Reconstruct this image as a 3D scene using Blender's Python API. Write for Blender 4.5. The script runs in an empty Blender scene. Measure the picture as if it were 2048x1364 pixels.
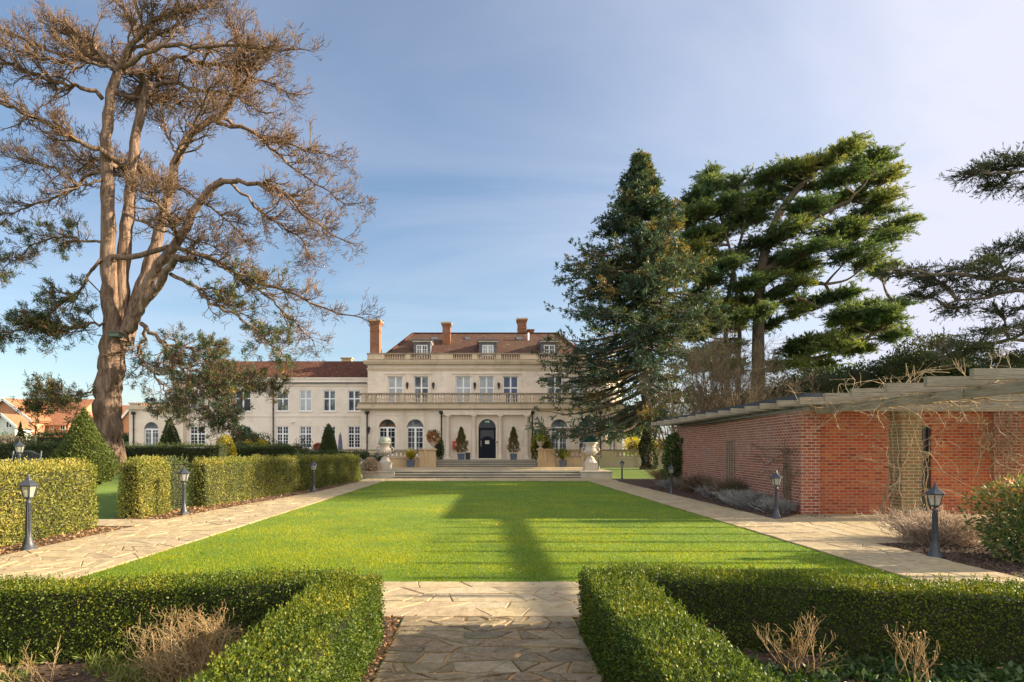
import bpy, math, random
import numpy as np
R = math.radians
random.seed(7)
rng = np.random.default_rng(7)
sc = bpy.context.scene
col = sc.collection

# ------------------------------------------------------------------ camera
F, PX, PY, H = 1300.0, 968.0, 899.0, 1.75      # focal in photo px, vanishing point, eye height
cd = bpy.data.cameras.new("camera")
cam = bpy.data.objects.new("camera", cd)
col.objects.link(cam)
cam.location = (0, 0, H)
cam.rotation_euler = (R(90), 0, 0)
cd.sensor_width = 36
cd.lens = F / 2048 * 36
cd.shift_x = (1024 - PX) / 2048
cd.shift_y = (PY - 682) / 2048
cd.clip_end = 3000
sc.camera = cam

def X(px, Y): return (px - PX) * Y / F
def Z(py, Y): return H + (PY - py) * Y / F

# ------------------------------------------------------------------ light
SUN_EL, SUN_AZ = 18.7, 86.5          # azimuth measured from +Y towards +X
w = bpy.data.worlds.new("World")
sc.world = w
w.use_nodes = True
nt = w.node_tree
nt.nodes.clear()
out = nt.nodes.new("ShaderNodeOutputWorld")
bg = nt.nodes.new("ShaderNodeBackground")
bg.inputs["Strength"].default_value = 0.067
sky = nt.nodes.new("ShaderNodeTexSky")
sky.sky_type = 'NISHITA'
sky.sun_disc = False
sky.sun_elevation = R(SUN_EL)
sky.sun_rotation = R(SUN_AZ)
sky.air_density = 1.0
sky.dust_density = 0.6
sky.ozone_density = 2.0
tc = nt.nodes.new("ShaderNodeTexCoord")
sep = nt.nodes.new("ShaderNodeSeparateXYZ")
nt.links.new(tc.outputs["Generated"], sep.inputs[0])

def wmath(op, a, b=None, clamp=False):
    n = nt.nodes.new("ShaderNodeMath")
    n.operation = op
    n.use_clamp = clamp
    for i, v in enumerate((a, b)):
        if v is None: continue
        if isinstance(v, (int, float)): n.inputs[i].default_value = v
        else: nt.links.new(v, n.inputs[i])
    return n.outputs[0]
zz = wmath('ADD', wmath('MAXIMUM', sep.outputs[2], 0.0), 0.12)
cx = wmath('DIVIDE', sep.outputs[0], zz)
cy = wmath('DIVIDE', sep.outputs[1], zz)
comb = nt.nodes.new("ShaderNodeCombineXYZ")
nt.links.new(wmath('MULTIPLY', cx, 0.55), comb.inputs[0])
nt.links.new(wmath('MULTIPLY', cy, 1.15), comb.inputs[1])
ns = nt.nodes.new("ShaderNodeTexNoise")
ns.inputs["Scale"].default_value = 1.1
ns.inputs["Detail"].default_value = 7
ns.inputs["Roughness"].default_value = 0.55
ns.inputs["Distortion"].default_value = 0.6
nt.links.new(comb.outputs[0], ns.inputs["Vector"])
# thin cirrus veil, thicker towards the sun side
side = wmath('MULTIPLY', wmath('ADD', sep.outputs[0], 0.10), 1.35, True)
side = wmath('POWER', side, 1.5)
cl = wmath('MULTIPLY', wmath('SUBTRACT', ns.outputs[0], 0.38), 2.6, True)
veil = wmath('ADD', wmath('MULTIPLY', cl, 0.66), wmath('MULTIPLY', side, 0.90), True)
veil = wmath('MULTIPLY', veil, wmath('ADD', wmath('MULTIPLY', side, 0.75), 0.58), True)
mx = nt.nodes.new("ShaderNodeMix")
mx.data_type = 'RGBA'
nt.links.new(veil, mx.inputs[0])
nt.links.new(sky.outputs[0], mx.inputs[6])
mx.inputs[7].default_value = (4.15, 4.25, 5.0, 1)
# unseen bright cloud added behind the viewer to fill the shaded facade
mb_ = nt.nodes.new("ShaderNodeMix")
mb_.data_type = 'RGBA'
back = wmath('MULTIPLY', wmath('MULTIPLY', wmath('ADD', sep.outputs[1], 0.02), -2.2, True), wmath('ADD', wmath('MULTIPLY', ns.outputs[0], 0.9), 0.35), True)
nt.links.new(back, mb_.inputs[0])
nt.links.new(mx.outputs[2], mb_.inputs[6])
mb_.inputs[7].default_value = (8.4, 8.2, 8.0, 1)
nt.links.new(mb_.outputs[2], bg.inputs["Color"])
nt.links.new(bg.outputs[0], out.inputs["Surface"])

sd = bpy.data.lights.new("sun", 'SUN')
sd.energy = 5.0
sd.angle = R(0.8)
sd.color = (1.0, 0.84, 0.60)
sun = bpy.data.objects.new("sun", sd)
col.objects.link(sun)
sun.rotation_euler = (R(90 - SUN_EL), 0, R(180 - SUN_AZ))   # lamp shines from azimuth SUN_AZ
sun.location = (60, 5, 30)

sc.view_settings.view_transform = 'Standard'
sc.view_settings.look = 'None'
sc.view_settings.exposure = 1.6
sc.view_settings.gamma = 1
sc.view_settings.use_curve_mapping = False
sc.cycles.use_denoising = True
sc.cycles.max_bounces = 6
sc.cycles.transparent_max_bounces = 8
sc.cycles.sample_clamp_indirect = 6

# ------------------------------------------------------------------ mesh builder
ORG = {}                               # world origins of the Empties

class MB:
    def __init__(s):
        s.v = []; s.f = []; s.t = []; s.sm = []; s.n = 0
    def add(s, v, faces, tone=0.5, smooth=False):
        v = np.asarray(v, float).reshape(-1, 3)
        s.v.append(v)
        for fa in (faces if isinstance(faces, list) else [faces]):
            fa = np.asarray(fa, int)
            if fa.ndim == 1: fa = fa[None]
            s.f.append(fa + s.n)
            s.t.append(np.broadcast_to(np.asarray(tone, float), (len(fa),)).copy())
            s.sm.append(np.full(len(fa), smooth))
        s.n += len(v)
        return s
    def box(s, x0, x1, y0, y1, z0, z1, tone=0.5):
        v = [(x0, y0, z0), (x1, y0, z0), (x1, y1, z0), (x0, y1, z0), (x0, y0, z1), (x1, y0, z1), (x1, y1, z1), (x0, y1, z1)]
        return s.add(v, np.array([(0, 3, 2, 1), (4, 5, 6, 7), (0, 1, 5, 4), (1, 2, 6, 5), (2, 3, 7, 6), (3, 0, 4, 7)]), tone)
    def bar(s, a, b, w, h, tone=0.5):
        """a square bar from a to b, w wide (horizontal) and h deep"""
        a = np.array(a, float); b = np.array(b, float); d = b - a; d /= np.linalg.norm(d)
        up = np.array((0, 0, 1.0)) if abs(d[2]) < .95 else np.array((0, 1.0, 0))
        u = np.cross(d, up); u /= np.linalg.norm(u); q = np.cross(u, d)
        v = [p + u * sx * w / 2 + q * sz * h / 2 for p in (a, b) for sx, sz in ((-1, -1), (1, -1), (1, 1), (-1, 1))]
        return s.add(v, np.array([(0, 1, 2, 3), (7, 6, 5, 4), (0, 4, 5, 1), (1, 5, 6, 2), (2, 6, 7, 3), (3, 7, 4, 0)])[:, ::-1], tone)
    def prism(s, pts, axis, c0, c1, tone=0.5):
        """extrude a 2-D polygon along an axis: axis 1 -> pts are (x,z); axis 2 -> (x,y); axis 0 -> (y,z)"""
        n = len(pts)
        def m(p, c): return (p[0], c, p[1]) if axis == 1 else ((p[0], p[1], c) if axis == 2 else (c, p[0], p[1]))
        v = [m(p, c0) for p in pts] + [m(p, c1) for p in pts]
        q = np.array([(i, (i + 1) % n, (i + 1) % n + n, i + n) for i in range(n)])
        return s.add(v, [q, np.arange(n)[::-1], np.arange(n, 2 * n)], tone)
    def lathe(s, prof, c=(0, 0, 0), n=16, tone=0.5, smooth=True, rot=0.0, sx=1.0, sy=1.0):
        a = np.arange(n) * 2 * math.pi / n + rot
        k = len(prof)
        v = np.zeros((k, n, 3))
        for i, (r, z) in enumerate(prof):
            v[i, :, 0] = c[0] + r * np.cos(a) * sx; v[i, :, 1] = c[1] + r * np.sin(a) * sy; v[i, :, 2] = c[2] + z
        i, j = np.meshgrid(np.arange(k - 1), np.arange(n), indexing='ij')
        j2 = (j + 1) % n
        f = np.stack([i * n + j, i * n + j2, (i + 1) * n + j2, (i + 1) * n + j], -1).reshape(-1, 4)
        s.add(v, f, tone, smooth)
        s.add(v[0], np.arange(n)[::-1], tone); s.add(v[-1], np.arange(n), tone)
        return s
    def tube(s, pts, rad, n=6, tone=0.5, smooth=True, cap=True):
        P = np.asarray(pts, float)[None]
        rad = np.broadcast_to(np.asarray(rad, float), (P.shape[1],))[None]
        return s.tubes(P, rad, n, tone, smooth)
    def tubes(s, P, Rr, n=3, tone=0.5, smooth=True):
        m, k, _ = P.shape
        T = np.gradient(P, axis=1)
        T /= np.linalg.norm(T, axis=2, keepdims=True) + 1e-9
        ref = np.zeros((m, 1, 3)); ref[:, 0, :] = (0.31, 0.22, 0.93)
        D = P[:, -1] - P[:, 0]
        vert = np.abs(D[:, 2]) > 0.8 * (np.linalg.norm(D, axis=1) + 1e-9)
        ref[vert, 0, :] = (0.9, 0.4, 0.1)
        u = np.cross(T, np.broadcast_to(ref, T.shape)); u /= np.linalg.norm(u, axis=2, keepdims=True) + 1e-9
        q = np.cross(T, u)
        a = np.arange(n) * 2 * math.pi / n
        V = P[:, :, None, :] + Rr[:, :, None, None] * (u[:, :, None, :] * np.cos(a)[None, None, :, None] + q[:, :, None, :] * np.sin(a)[None, None, :, None])
        g, i, j = np.meshgrid(np.arange(m), np.arange(k - 1), np.arange(n), indexing='ij')
        j2 = (j + 1) % n
        b = g * k * n
        f = np.stack([b + i * n + j, b + i * n + j2, b + (i + 1) * n + j2, b + (i + 1) * n + j], -1).reshape(-1, 4)
        tt = tone if np.ndim(tone) == 0 else np.repeat(tone, (k - 1) * n)
        return s.add(V, f, tt, smooth)
    def build(s, name, mats, parent=None, label=None, org=None):
        me = bpy.data.meshes.new(name)
        v = np.concatenate(s.v) if s.v else np.zeros((0, 3))
        o0 = np.zeros(3)
        if parent is not None: o0 = np.array(ORG.get(parent.name, (0, 0, 0)), float)
        elif org is not None: o0 = np.array(org, float)
        v = v - o0
        nl = sum(f.size for f in s.f); nf = sum(len(f) for f in s.f)
        me.vertices.add(len(v)); me.vertices.foreach_set("co", v.ravel())
        me.loops.add(nl); me.polygons.add(nf)
        li = np.concatenate([f.ravel() for f in s.f])
        tot = np.concatenate([np.full(len(f), f.shape[1]) for f in s.f])
        st = np.concatenate([[0], np.cumsum(tot)[:-1]])
        me.loops.foreach_set("vertex_index", li.astype(np.int32))
        me.polygons.foreach_set("loop_start", st.astype(np.int32))
        me.polygons.foreach_set("use_smooth", np.concatenate(s.sm))
        at = me.attributes.new("tone", 'FLOAT', 'FACE')
        at.data.foreach_set("value", np.concatenate(s.t).astype(np.float32))
        # box-projected UVs in metres
        uv = np.zeros((nl, 2)); p = 0
        for f in s.f:
            A, B, C = v[f[:, 0]], v[f[:, 1]], v[f[:, 2]]
            nr = np.abs(np.cross(B - A, C - A)); mxa = nr.argmax(1)
            co = v[f] + o0
            fu = np.where((mxa == 0)[:, None], co[..., 1], co[..., 0])
            fv = np.where((mxa == 2)[:, None], co[..., 1], co[..., 2])
            uv[p:p + f.size, 0] = fu.ravel(); uv[p:p + f.size, 1] = fv.ravel(); p += f.size
        ul = me.uv_layers.new(name="UVMap")
        ul.data.foreach_set("uv", uv.ravel().astype(np.float32))
        for m in (mats if isinstance(mats, (list, tuple)) else [mats]): me.materials.append(m)
        me.update(calc_edges=True)
        ob = bpy.data.objects.new(name, me)
        col.objects.link(ob)
        if parent is not None:
            ob.parent = parent
            ORG[ob.name] = tuple(o0)
        else:
            ob.location = tuple(o0); ORG[ob.name] = tuple(o0)
        if label: ob["label"] = label
        return ob

def tag(o, label, cat, group=None):
    o["label"] = label; o["category"] = cat
    if group: o["group"] = group
    return o
def kind(o, k):
    o["kind"] = k
    return o
def thing(name, label, cat, loc=(0, 0, 0), group=None):
    o = bpy.data.objects.new(name, None)
    o.empty_display_size = 0.1
    col.objects.link(o)
    o.location = loc
    ORG[o.name] = tuple(loc)
    return tag(o, label, cat, group)
KIDS = lambda o: [c for c in bpy.data.objects if c.parent == o]
def copy_tree(o, loc=None, label=None, rotz=None, scale=None, parent=None, group=None):
    c = o.copy(); col.objects.link(c)
    if parent is not None: c.parent = parent
    if loc is not None: c.location = loc
    if label: c["label"] = label
    if group: c["group"] = group
    if rotz is not None: c.rotation_euler = (0, 0, rotz)
    if scale is not None: c.scale = (scale,) * 3
    for ch in KIDS(o): copy_tree(ch, parent=c)
    return c

def unit(a):
    return a / (np.linalg.norm(a, axis=-1, keepdims=True) + 1e-9)
def rdir(n):
    return unit(rng.normal(size=(n, 3)))
_ph = rng.uniform(0, 6.28, (3, 6)); _fr = rng.normal(size=(3, 6, 3))
def lump(P, s=1.0):
    """cheap smooth noise, about -1..1"""
    r = 0
    for k, (am, fq) in enumerate(((.55, 1.0), (.3, 2.3), (.2, 5.1))):
        r = r + am * np.sin(P @ (_fr[k] * s * fq).T + _ph[k]).mean(1) * 2.2
    return r
def sm(t):
    t = np.clip(t, 0, 1)
    return t * t * (3 - 2 * t)
def ground(x, y):
    x = np.asarray(x, float); y = np.asarray(y, float)
    left = .75 * sm((-x - 9.6) / 4.5) * sm((y - 9) / 9)
    back = .41 * sm((y - 39.6) / 1.5)
    return np.maximum(left, back)
def gz(x, y): return float(ground(x, y))

# leaves: rhombus cards. P base points, D direction of growth, N facing
def leaves(mb, P, D, L, W, tone, N=None, fold=0.0):
    n = len(P)
    D = unit(D)
    if N is None: N = rdir(n)
    S = unit(np.cross(D, N))
    L = np.broadcast_to(L, (n,))[:, None]; W = np.broadcast_to(W, (n,))[:, None]
    v = np.stack([P, P + D * L * .45 + S * W * .5, P + D * L, P + D * L * .45 - S * W * .5], 1)
    mb.add(v, np.arange(4 * n).reshape(n, 4), tone)

def spawn(P, Rr, per, t0, t1, ln, ang, k, bias, curl, wander, rscale, flat=1.0, shrink=.6):
    """children of many branches at once: P (n,kp,3)"""
    n, kp, _ = P.shape
    P = np.repeat(P, per, 0); Rr = np.repeat(Rr, per, 0)
    m = len(P)
    t = rng.uniform(t0, t1, m)
    f = t * (kp - 1); i = np.minimum(f.astype(int), kp - 2); u = (f - i)[:, None]
    ar = np.arange(m)
    A, B = P[ar, i], P[ar, i + 1]
    base = A * (1 - u) + B * u
    tan = unit(B - A)
    r0 = Rr[ar, i] * (1 - u[:, 0]) + Rr[ar, i + 1] * u[:, 0]
    rd = rng.normal(size=(m, 3)); rd[:, 2] *= flat
    perp = unit(rd - (rd * tan).sum(1, keepdims=True) * tan)
    a = rng.uniform(ang[0], ang[1], m)[:, None]
    d = unit(tan * np.cos(a) + perp * np.sin(a) + np.asarray(bias))
    L = rng.uniform(ln[0], ln[1], m) * (1 - shrink * t)
    pts = [base]
    for s_ in range(k - 1):
        pts.append(pts[-1] + d * (L / (k - 1))[:, None])
        d = unit(d + np.asarray(curl) + rng.normal(size=(m, 3)) * wander)
    C = np.stack(pts, 1)
    r = np.minimum(r0 * rscale[0], rscale[1])
    rr = r[:, None] * np.linspace(1, .35, k)[None]
    return C, rr

# ------------------------------------------------------------------ materials
def nmat(name):
    m = bpy.data.materials.new(name); m.use_nodes = True
    t = m.node_tree
    return m, t, t.nodes["Principled BSDF"]
def ln(t, a, b): t.links.new(a, b)
def ramp(t, fac, stops):
    r = t.nodes.new("ShaderNodeValToRGB")
    e = r.color_ramp.elements
    while len(e) < len(stops): e.new(0.5)
    for el, (p, c) in zip(e, stops):
        el.position = p; el.color = (*c, 1)
    ln(t, fac, r.inputs[0])
    return r.outputs[0]
def noise(t, scale, detail=4, rough=.55, coord="Object", stretch=None, dist=0.0):
    c = t.nodes.new("ShaderNodeTexCoord")
    n = t.nodes.new("ShaderNodeTexNoise")
    n.inputs["Scale"].default_value = scale; n.inputs["Detail"].default_value = detail
    n.inputs["Roughness"].default_value = rough; n.inputs["Distortion"].default_value = dist
    o = c.outputs[coord]
    if stretch:
        mp = t.nodes.new("ShaderNodeMapping"); mp.inputs["Scale"].default_value = stretch
        ln(t, o, mp.inputs[0]); o = mp.outputs[0]
    ln(t, o, n.inputs["Vector"])
    return n.outputs[0]
def mixc(t, fac, a, b, mode='MIX'):
    m = t.nodes.new("ShaderNodeMix"); m.data_type = 'RGBA'; m.blend_type = mode
    for i, v in ((0, fac), (6, a), (7, b)):
        if isinstance(v, (int, float)): m.inputs[i].default_value = v
        elif isinstance(v, tuple): m.inputs[i].default_value = (*v, 1)
        else: ln(t, v, m.inputs[i])
    return m.outputs[2]
def bump(t, h, strength, dist, bsdf):
    b = t.nodes.new("ShaderNodeBump")
    b.inputs["Strength"].default_value = strength; b.inputs["Distance"].default_value = dist
    ln(t, h, b.inputs["Height"]); ln(t, b.outputs[0], bsdf.inputs["Normal"])
def attr(t):
    a = t.nodes.new("ShaderNodeAttribute"); a.attribute_name = "tone"
    return a.outputs["Fac"]

def plain(name, c, rough=.5, metal=0.0, var=.12, scale=3.0, bmp=0.0, spec=.5):
    m, t, b = nmat(name)
    f = noise(t, scale, 5)
    lo = tuple(x * (1 - var) for x in c); hi = tuple(min(1, x * (1 + var)) for x in c)
    ln(t, ramp(t, f, [(.3, lo), (.7, hi)]), b.inputs["Base Color"])
    b.inputs["Roughness"].default_value = rough; b.inputs["Metallic"].default_value = metal
    b.inputs["Specular IOR Level"].default_value = spec
    if bmp: bump(t, noise(t, scale * 12, 6), bmp, .01, b)
    return m

def stone(name, c, dirt=(.16, .15, .10), amt=.35, scale=.7, joints=None, rough=.85, streak=False):
    m, t, b = nmat(name)
    big = noise(t, scale, 6, .6)
    fine = noise(t, 14, 5, .65)
    base = ramp(t, big, [(.25, tuple(x * .84 for x in c)), (.5, c), (.75, tuple(min(1, x * 1.10) for x in c))])
    base = mixc(t, .22, base, ramp(t, fine, [(.3, tuple(x * .8 for x in c)), (.7, tuple(min(1, x * 1.15) for x in c))]))
    d = noise(t, 1.1, 8, .68, stretch=(1, 1, .35) if streak else None, dist=.4)
    mask = t.nodes.new("ShaderNodeMapRange"); mask.inputs[1].default_value = .52; mask.inputs[2].default_value = .78
    mask.inputs[4].default_value = amt
    ln(t, d, mask.inputs[0])
    base = mixc(t, mask.outputs[0], base, dirt)
    if joints:
        uvn = t.nodes.new("ShaderNodeTexCoord")
        bt = t.nodes.new("ShaderNodeTexBrick")
        ln(t, uvn.outputs["UV"], bt.inputs["Vector"])
        bt.inputs["Scale"].default_value = 1
        bt.inputs["Brick Width"].default_value = joints[0]; bt.inputs["Row Height"].default_value = joints[1]
        bt.inputs["Mortar Size"].default_value = .006; bt.inputs["Mortar Smooth"].default_value = .3
        bt.inputs["Color1"].default_value = (1, 1, 1, 1); bt.inputs["Color2"].default_value = (.93, .92, .90, 1)
        bt.inputs["Mortar"].default_value = (.80, .76, .68, 1)
        base = mixc(t, 1.0, base, bt.outputs["Color"], 'MULTIPLY')
    ln(t, base, b.inputs["Base Color"])
    b.inputs["Roughness"].default_value = rough
    b.inputs["Specular IOR Level"].default_value = .25
    bump(t, fine, .25, .008, b)
    return m

def brick(name, cols, mortar, bw=.235, rh=.082, ms=.012, moss=None, weather=.3, freq=.9):
    m, t, b = nmat(name)
    uvn = t.nodes.new("ShaderNodeTexCoord")
    bt = t.nodes.new("ShaderNodeTexBrick")
    ln(t, uvn.outputs["UV"], bt.inputs["Vector"])
    bt.offset = .5
    bt.inputs["Scale"].default_value = 1
    bt.inputs["Brick Width"].default_value = bw; bt.inputs["Row Height"].default_value = rh
    bt.inputs["Mortar Size"].default_value = ms; bt.inputs["Mortar Smooth"].default_value = .2
    bt.inputs["Color1"].default_value = (0, 0, 0, 1); bt.inputs["Color2"].default_value = (1, 1, 1, 1)
    bt.inputs["Mortar"].default_value = (.5, .5, .5, 1)
    st = [(i / (len(cols) - 1), c) for i, c in enumerate(cols)]
    bc = ramp(t, bt.outputs["Color"], st)
    big = noise(t, freq, 6, .65)
    bc = mixc(t, .35, bc, ramp(t, noise(t, 9, 4, .7), [(.3, tuple(x * .55 for x in cols[1])), (.7, tuple(min(1, x * 1.3) for x in cols[1]))]))
    bc = mixc(t, bt.outputs["Fac"], bc, mortar)
    wm = t.nodes.new("ShaderNodeMapRange"); wm.inputs[1].default_value = .45; wm.inputs[2].default_value = .75
    wm.inputs[4].default_value = weather
    ln(t, big, wm.inputs[0])
    bc = mixc(t, wm.outputs[0], bc, moss or (.42, .30, .24))
    sp_ = t.nodes.new("ShaderNodeMapRange"); sp_.inputs[1].default_value = .60; sp_.inputs[2].default_value = .72; sp_.inputs[4].default_value = .55 if weather > .3 else .2
    ln(t, noise(t, 3.1, 5, .7), sp_.inputs[0]); bc = mixc(t, sp_.outputs[0], bc, (.50, .34, .28))
    ln(t, bc, b.inputs["Base Color"])
    b.inputs["Roughness"].default_value = .9
    b.inputs["Specular IOR Level"].default_value = .2
    inv = t.nodes.new("ShaderNodeMath"); inv.operation = 'SUBTRACT'; inv.inputs[0].default_value = 1
    ln(t, bt.outputs["Fac"], inv.inputs[1])
    bump(t, inv.outputs[0], .5, .008, b)
    return m

def leafmat(name, stops, trans=.35, rough=.5, patch=.6, pstops=None, spec=.35):
    """leaf: colour by the leaf's own tone and a soft patchiness of the plant"""
    m, t, b = nmat(name)
    a = attr(t)
    pn = noise(t, patch, 3)
    mp = t.nodes.new("ShaderNodeMath"); mp.operation = 'MULTIPLY_ADD'; mp.inputs[1].default_value = .7; mp.inputs[2].default_value = -.35
    ln(t, pn, mp.inputs[0])
    ad = t.nodes.new("ShaderNodeMath"); ad.operation = 'ADD'; ad.use_clamp = True
    ln(t, a, ad.inputs[0]); ln(t, mp.outputs[0], ad.inputs[1])
    c = ramp(t, ad.outputs[0], stops)
    ln(t, c, b.inputs["Base Color"])
    b.inputs["Roughness"].default_value = rough
    b.inputs["Specular IOR Level"].default_value = spec
    if trans:
        tr = t.nodes.new("ShaderNodeBsdfTranslucent")
        ln(t, mixc(t, 1.0, c, (1.25, 1.2, .5), 'MULTIPLY'), tr.inputs["Color"])
        ms = t.nodes.new("ShaderNodeMixShader"); ms.inputs[0].default_value = trans
        ln(t, b.outputs[0], ms.inputs[1]); ln(t, tr.outputs[0], ms.inputs[2])
        ln(t, ms.outputs[0], t.nodes["Material Output"].inputs["Surface"])
    return m

def bark(name, cols, sc_=3.0, st=(3, 3, .5), bmp=.8, dist=.04):
    m, t, b = nmat(name)
    f = noise(t, sc_, 8, .65, stretch=st, dist=.5)
    ln(t, ramp(t, f, [(.28, cols[0]), (.48, cols[1]), (.68, cols[2])]), b.inputs["Base Color"])
    b.inputs["Roughness"].default_value = .95; b.inputs["Specular IOR Level"].default_value = .1
    bump(t, f, bmp, dist, b)
    return m

def glassmat(name, c, rough=.04, var=None):
    m, t, b = nmat(name)
    if var:
        ln(t, ramp(t, noise(t, 1.3, 3, .6), [(.4, c), (.62, var)]), b.inputs["Base Color"])
    else:
        ln(t, ramp(t, noise(t, .8, 2), [(.35, tuple(x * .7 for x in c)), (.7, c)]), b.inputs["Base Color"])
    b.inputs["Roughness"].default_value = rough; b.inputs["IOR"].default_value = 1.38
    return m

M = {}
M['render'] = stone("cream_render", (.80, .69, .58), (.30, .25, .17), .38, .6, joints=(.9, .42))
M['wing'] = stone("pale_render", (.80, .695, .59), (.33, .27, .2), .34, .5)
M['ashlar'] = stone("cream_ashlar", (.80, .69, .57), (.27, .22, .15), .42, .7, joints=(.8, .40), streak=True)
M['stone'] = stone("weathered_stone", (.60, .48, .345), (.15, .125, .09), .6, 1.2, streak=True)
M['stonedark'] = stone("lichened_coping", (.33, .265, .19), (.08, .068, .055), .8, 1.6)
M['honey'] = stone("honey_stone", (.56, .40, .23), (.28, .19, .10), .5, 1.4)
M['urn'] = stone("grey_urn_stone", (.50, .44, .36), (.17, .15, .11), .6, 3.0)
M['step'] = stone("step_stone", (.46, .42, .34), (.16, .16, .11), .6, 1.2)
M['white'] = plain("white_window_paint", (.80, .80, .80), .35, var=.03)
M['dark'] = plain("black_painted_metal", (.018, .018, .02), .45, var=.3)
M['lampiron'] = plain("grey_black_cast_metal", (.045, .05, .062), .42, .0, .35, 20, .2)
M['door'] = plain("navy_door_paint", (.009, .012, .024), .55, var=.2, spec=.15)
M['lead'] = plain("lead_grey_roofing", (.10, .11, .13), .55, var=.25, scale=4)
M['felt'] = plain("dark_roof_felt", (.045, .05, .06), .7, var=.3, scale=5)
M['rooftile'] = brick("brown_roof_tile", [(.065, .036, .027), (.108, .056, .040), (.148, .078, .055)], (.055, .03, .026), .17, .11, .008, (.15, .12, .06), .5, .35)
M['rooftile2'] = brick("russet_roof_tile", [(.05, .02, .015), (.115, .042, .027), (.21, .078, .045)], (.06, .025, .016), .17, .11, .008, (.10, .06, .03), .5, .6)
M['newtile'] = brick("orange_roof_tile", [(.27, .115, .06), (.34, .15, .08), (.40, .185, .10)], (.22, .10, .05), .3, .3, .01, (.50, .28, .16), .2, .3)
M['chimney'] = brick("chimney_brick", [(.16, .05, .028), (.26, .08, .04), (.34, .12, .06)], (.30, .2, .13), weather=.25)
M['wallbrick'] = brick("garden_wall_brick", [(.13, .045, .035), (.33, .08, .045), (.39, .125, .07), (.19, .065, .05), (.46, .21, .13)], (.46, .36, .27), weather=.5, moss=(.36, .22, .18), freq=.7)
M['wallbrick2'] = brick("orange_red_brick", [(.20, .05, .03), (.44, .08, .035), (.52, .125, .045), (.30, .075, .04), (.58, .20, .055)], (.40, .26, .17), weather=.2, moss=(.42, .22, .14), freq=1.1)
M['pillarbrick'] = brick("mossy_pillar_brick", [(.13, .09, .045), (.22, .16, .075), (.36, .12, .055), (.17, .14, .07)], (.38, .34, .23), weather=.45, moss=(.17, .16, .06), freq=1.6)
M['newbrick'] = brick("estate_brick", [(.45, .16, .08), (.55, .20, .10), (.60, .25, .13)], (.5, .35, .25), weather=.1)
M['gable'] = plain("white_gable_render", (.62, .62, .60), .7)
def timber(name, a, b_, c_, st=(1.0, 18, 18)):
    m, t, b = nmat(name)
    f = noise(t, 2.6, 8, .7, stretch=st, dist=.4)
    c = ramp(t, f, [(.3, a), (.5, b_), (.72, c_)])
    g = noise(t, 1.7, 5, .6)
    mr = t.nodes.new("ShaderNodeMapRange"); mr.inputs[1].default_value = .5; mr.inputs[2].default_value = .75; mr.inputs[4].default_value = .55
    ln(t, g, mr.inputs[0])
    c = mixc(t, mr.outputs[0], c, (.20, .17, .115))
    ln(t, c, b.inputs["Base Color"]); b.inputs["Roughness"].default_value = .85
    bump(t, f, .4, .006, b)
    return m
M['timber'] = timber("weathered_timber", (.10, .085, .06), (.27, .23, .17), (.42, .37, .285))
M['timber2'] = timber("weathered_timber_beam", (.10, .085, .06), (.27, .23, .17), (.42, .37, .285), (18, 1.0, 18))
M['vine'] = bark("pale_vine_bark", ((.16, .115, .068), (.33, .25, .155), (.50, .39, .26)), 9, (1, 1, 1), .3, .01)
M['pinebark'] = bark("pine_bark", ((.05, .032, .025), (.22, .146, .106), (.38, .272, .205)), 2.2, (3.2, 3.2, .42), 1.0, .22)
M['pinetwig'] = bark("pine_twig", ((.07, .043, .028), (.165, .105, .066), (.29, .195, .12)), 3, (1, 1, 1), .3, .01)
M['cedarbark'] = bark("cedar_bark", ((.05, .04, .035), (.13, .10, .075), (.22, .17, .12)), 4, (3, 3, .6))
M['dartwig'] = bark("bare_twig", ((.085, .065, .042), (.16, .122, .078), (.25, .195, .13)), 4, (1, 1, 1), .2, .01)
M['straw'] = bark("dry_straw_twig", ((.17, .10, .05), (.31, .21, .10), (.45, .33, .18)), 5, (1, 1, 1), .2, .01)
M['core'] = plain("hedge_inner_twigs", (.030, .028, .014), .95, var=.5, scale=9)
M['box'] = leafmat("box_leaf", [(0, (.014, .034, .010)), (.3, (.044, .082, .014)), (.6, (.125, .165, .018)), (.85, (.31, .28, .03)), (1, (.40, .26, .06))], .30, .48, 1.6, spec=.2)
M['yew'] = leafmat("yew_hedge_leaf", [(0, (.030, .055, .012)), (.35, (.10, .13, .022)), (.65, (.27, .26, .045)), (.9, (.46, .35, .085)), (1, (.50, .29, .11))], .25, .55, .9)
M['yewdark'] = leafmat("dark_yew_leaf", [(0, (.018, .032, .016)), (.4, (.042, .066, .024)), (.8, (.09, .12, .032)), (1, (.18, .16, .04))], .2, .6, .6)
M['topiary'] = leafmat("topiary_leaf", [(0, (.03, .05, .013)), (.4, (.075, .105, .022)), (.8, (.15, .17, .035)), (1, (.26, .22, .06))], .25, .55, 1.2)
M['fir'] = leafmat("fir_needle", [(0, (.036, .072, .056)), (.45, (.075, .125, .085)), (.8, (.16, .17, .06)), (1, (.38, .23, .08))], .25, .55, .25)
M['cedar'] = leafmat("cedar_needle", [(0, (.046, .090, .056)), (.45, (.09, .15, .075)), (.8, (.23, .265, .085)), (1, (.42, .39, .11))], .4, .55, .25)
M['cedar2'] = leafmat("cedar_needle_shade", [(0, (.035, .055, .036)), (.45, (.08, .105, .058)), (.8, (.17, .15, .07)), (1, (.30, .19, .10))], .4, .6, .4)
M['pineleaf'] = leafmat("pine_needle", [(0, (.022, .045, .028)), (.45, (.06, .10, .045)), (.8, (.18, .19, .04)), (1, (.38, .24, .06))], .25, .5, .5)
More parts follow.
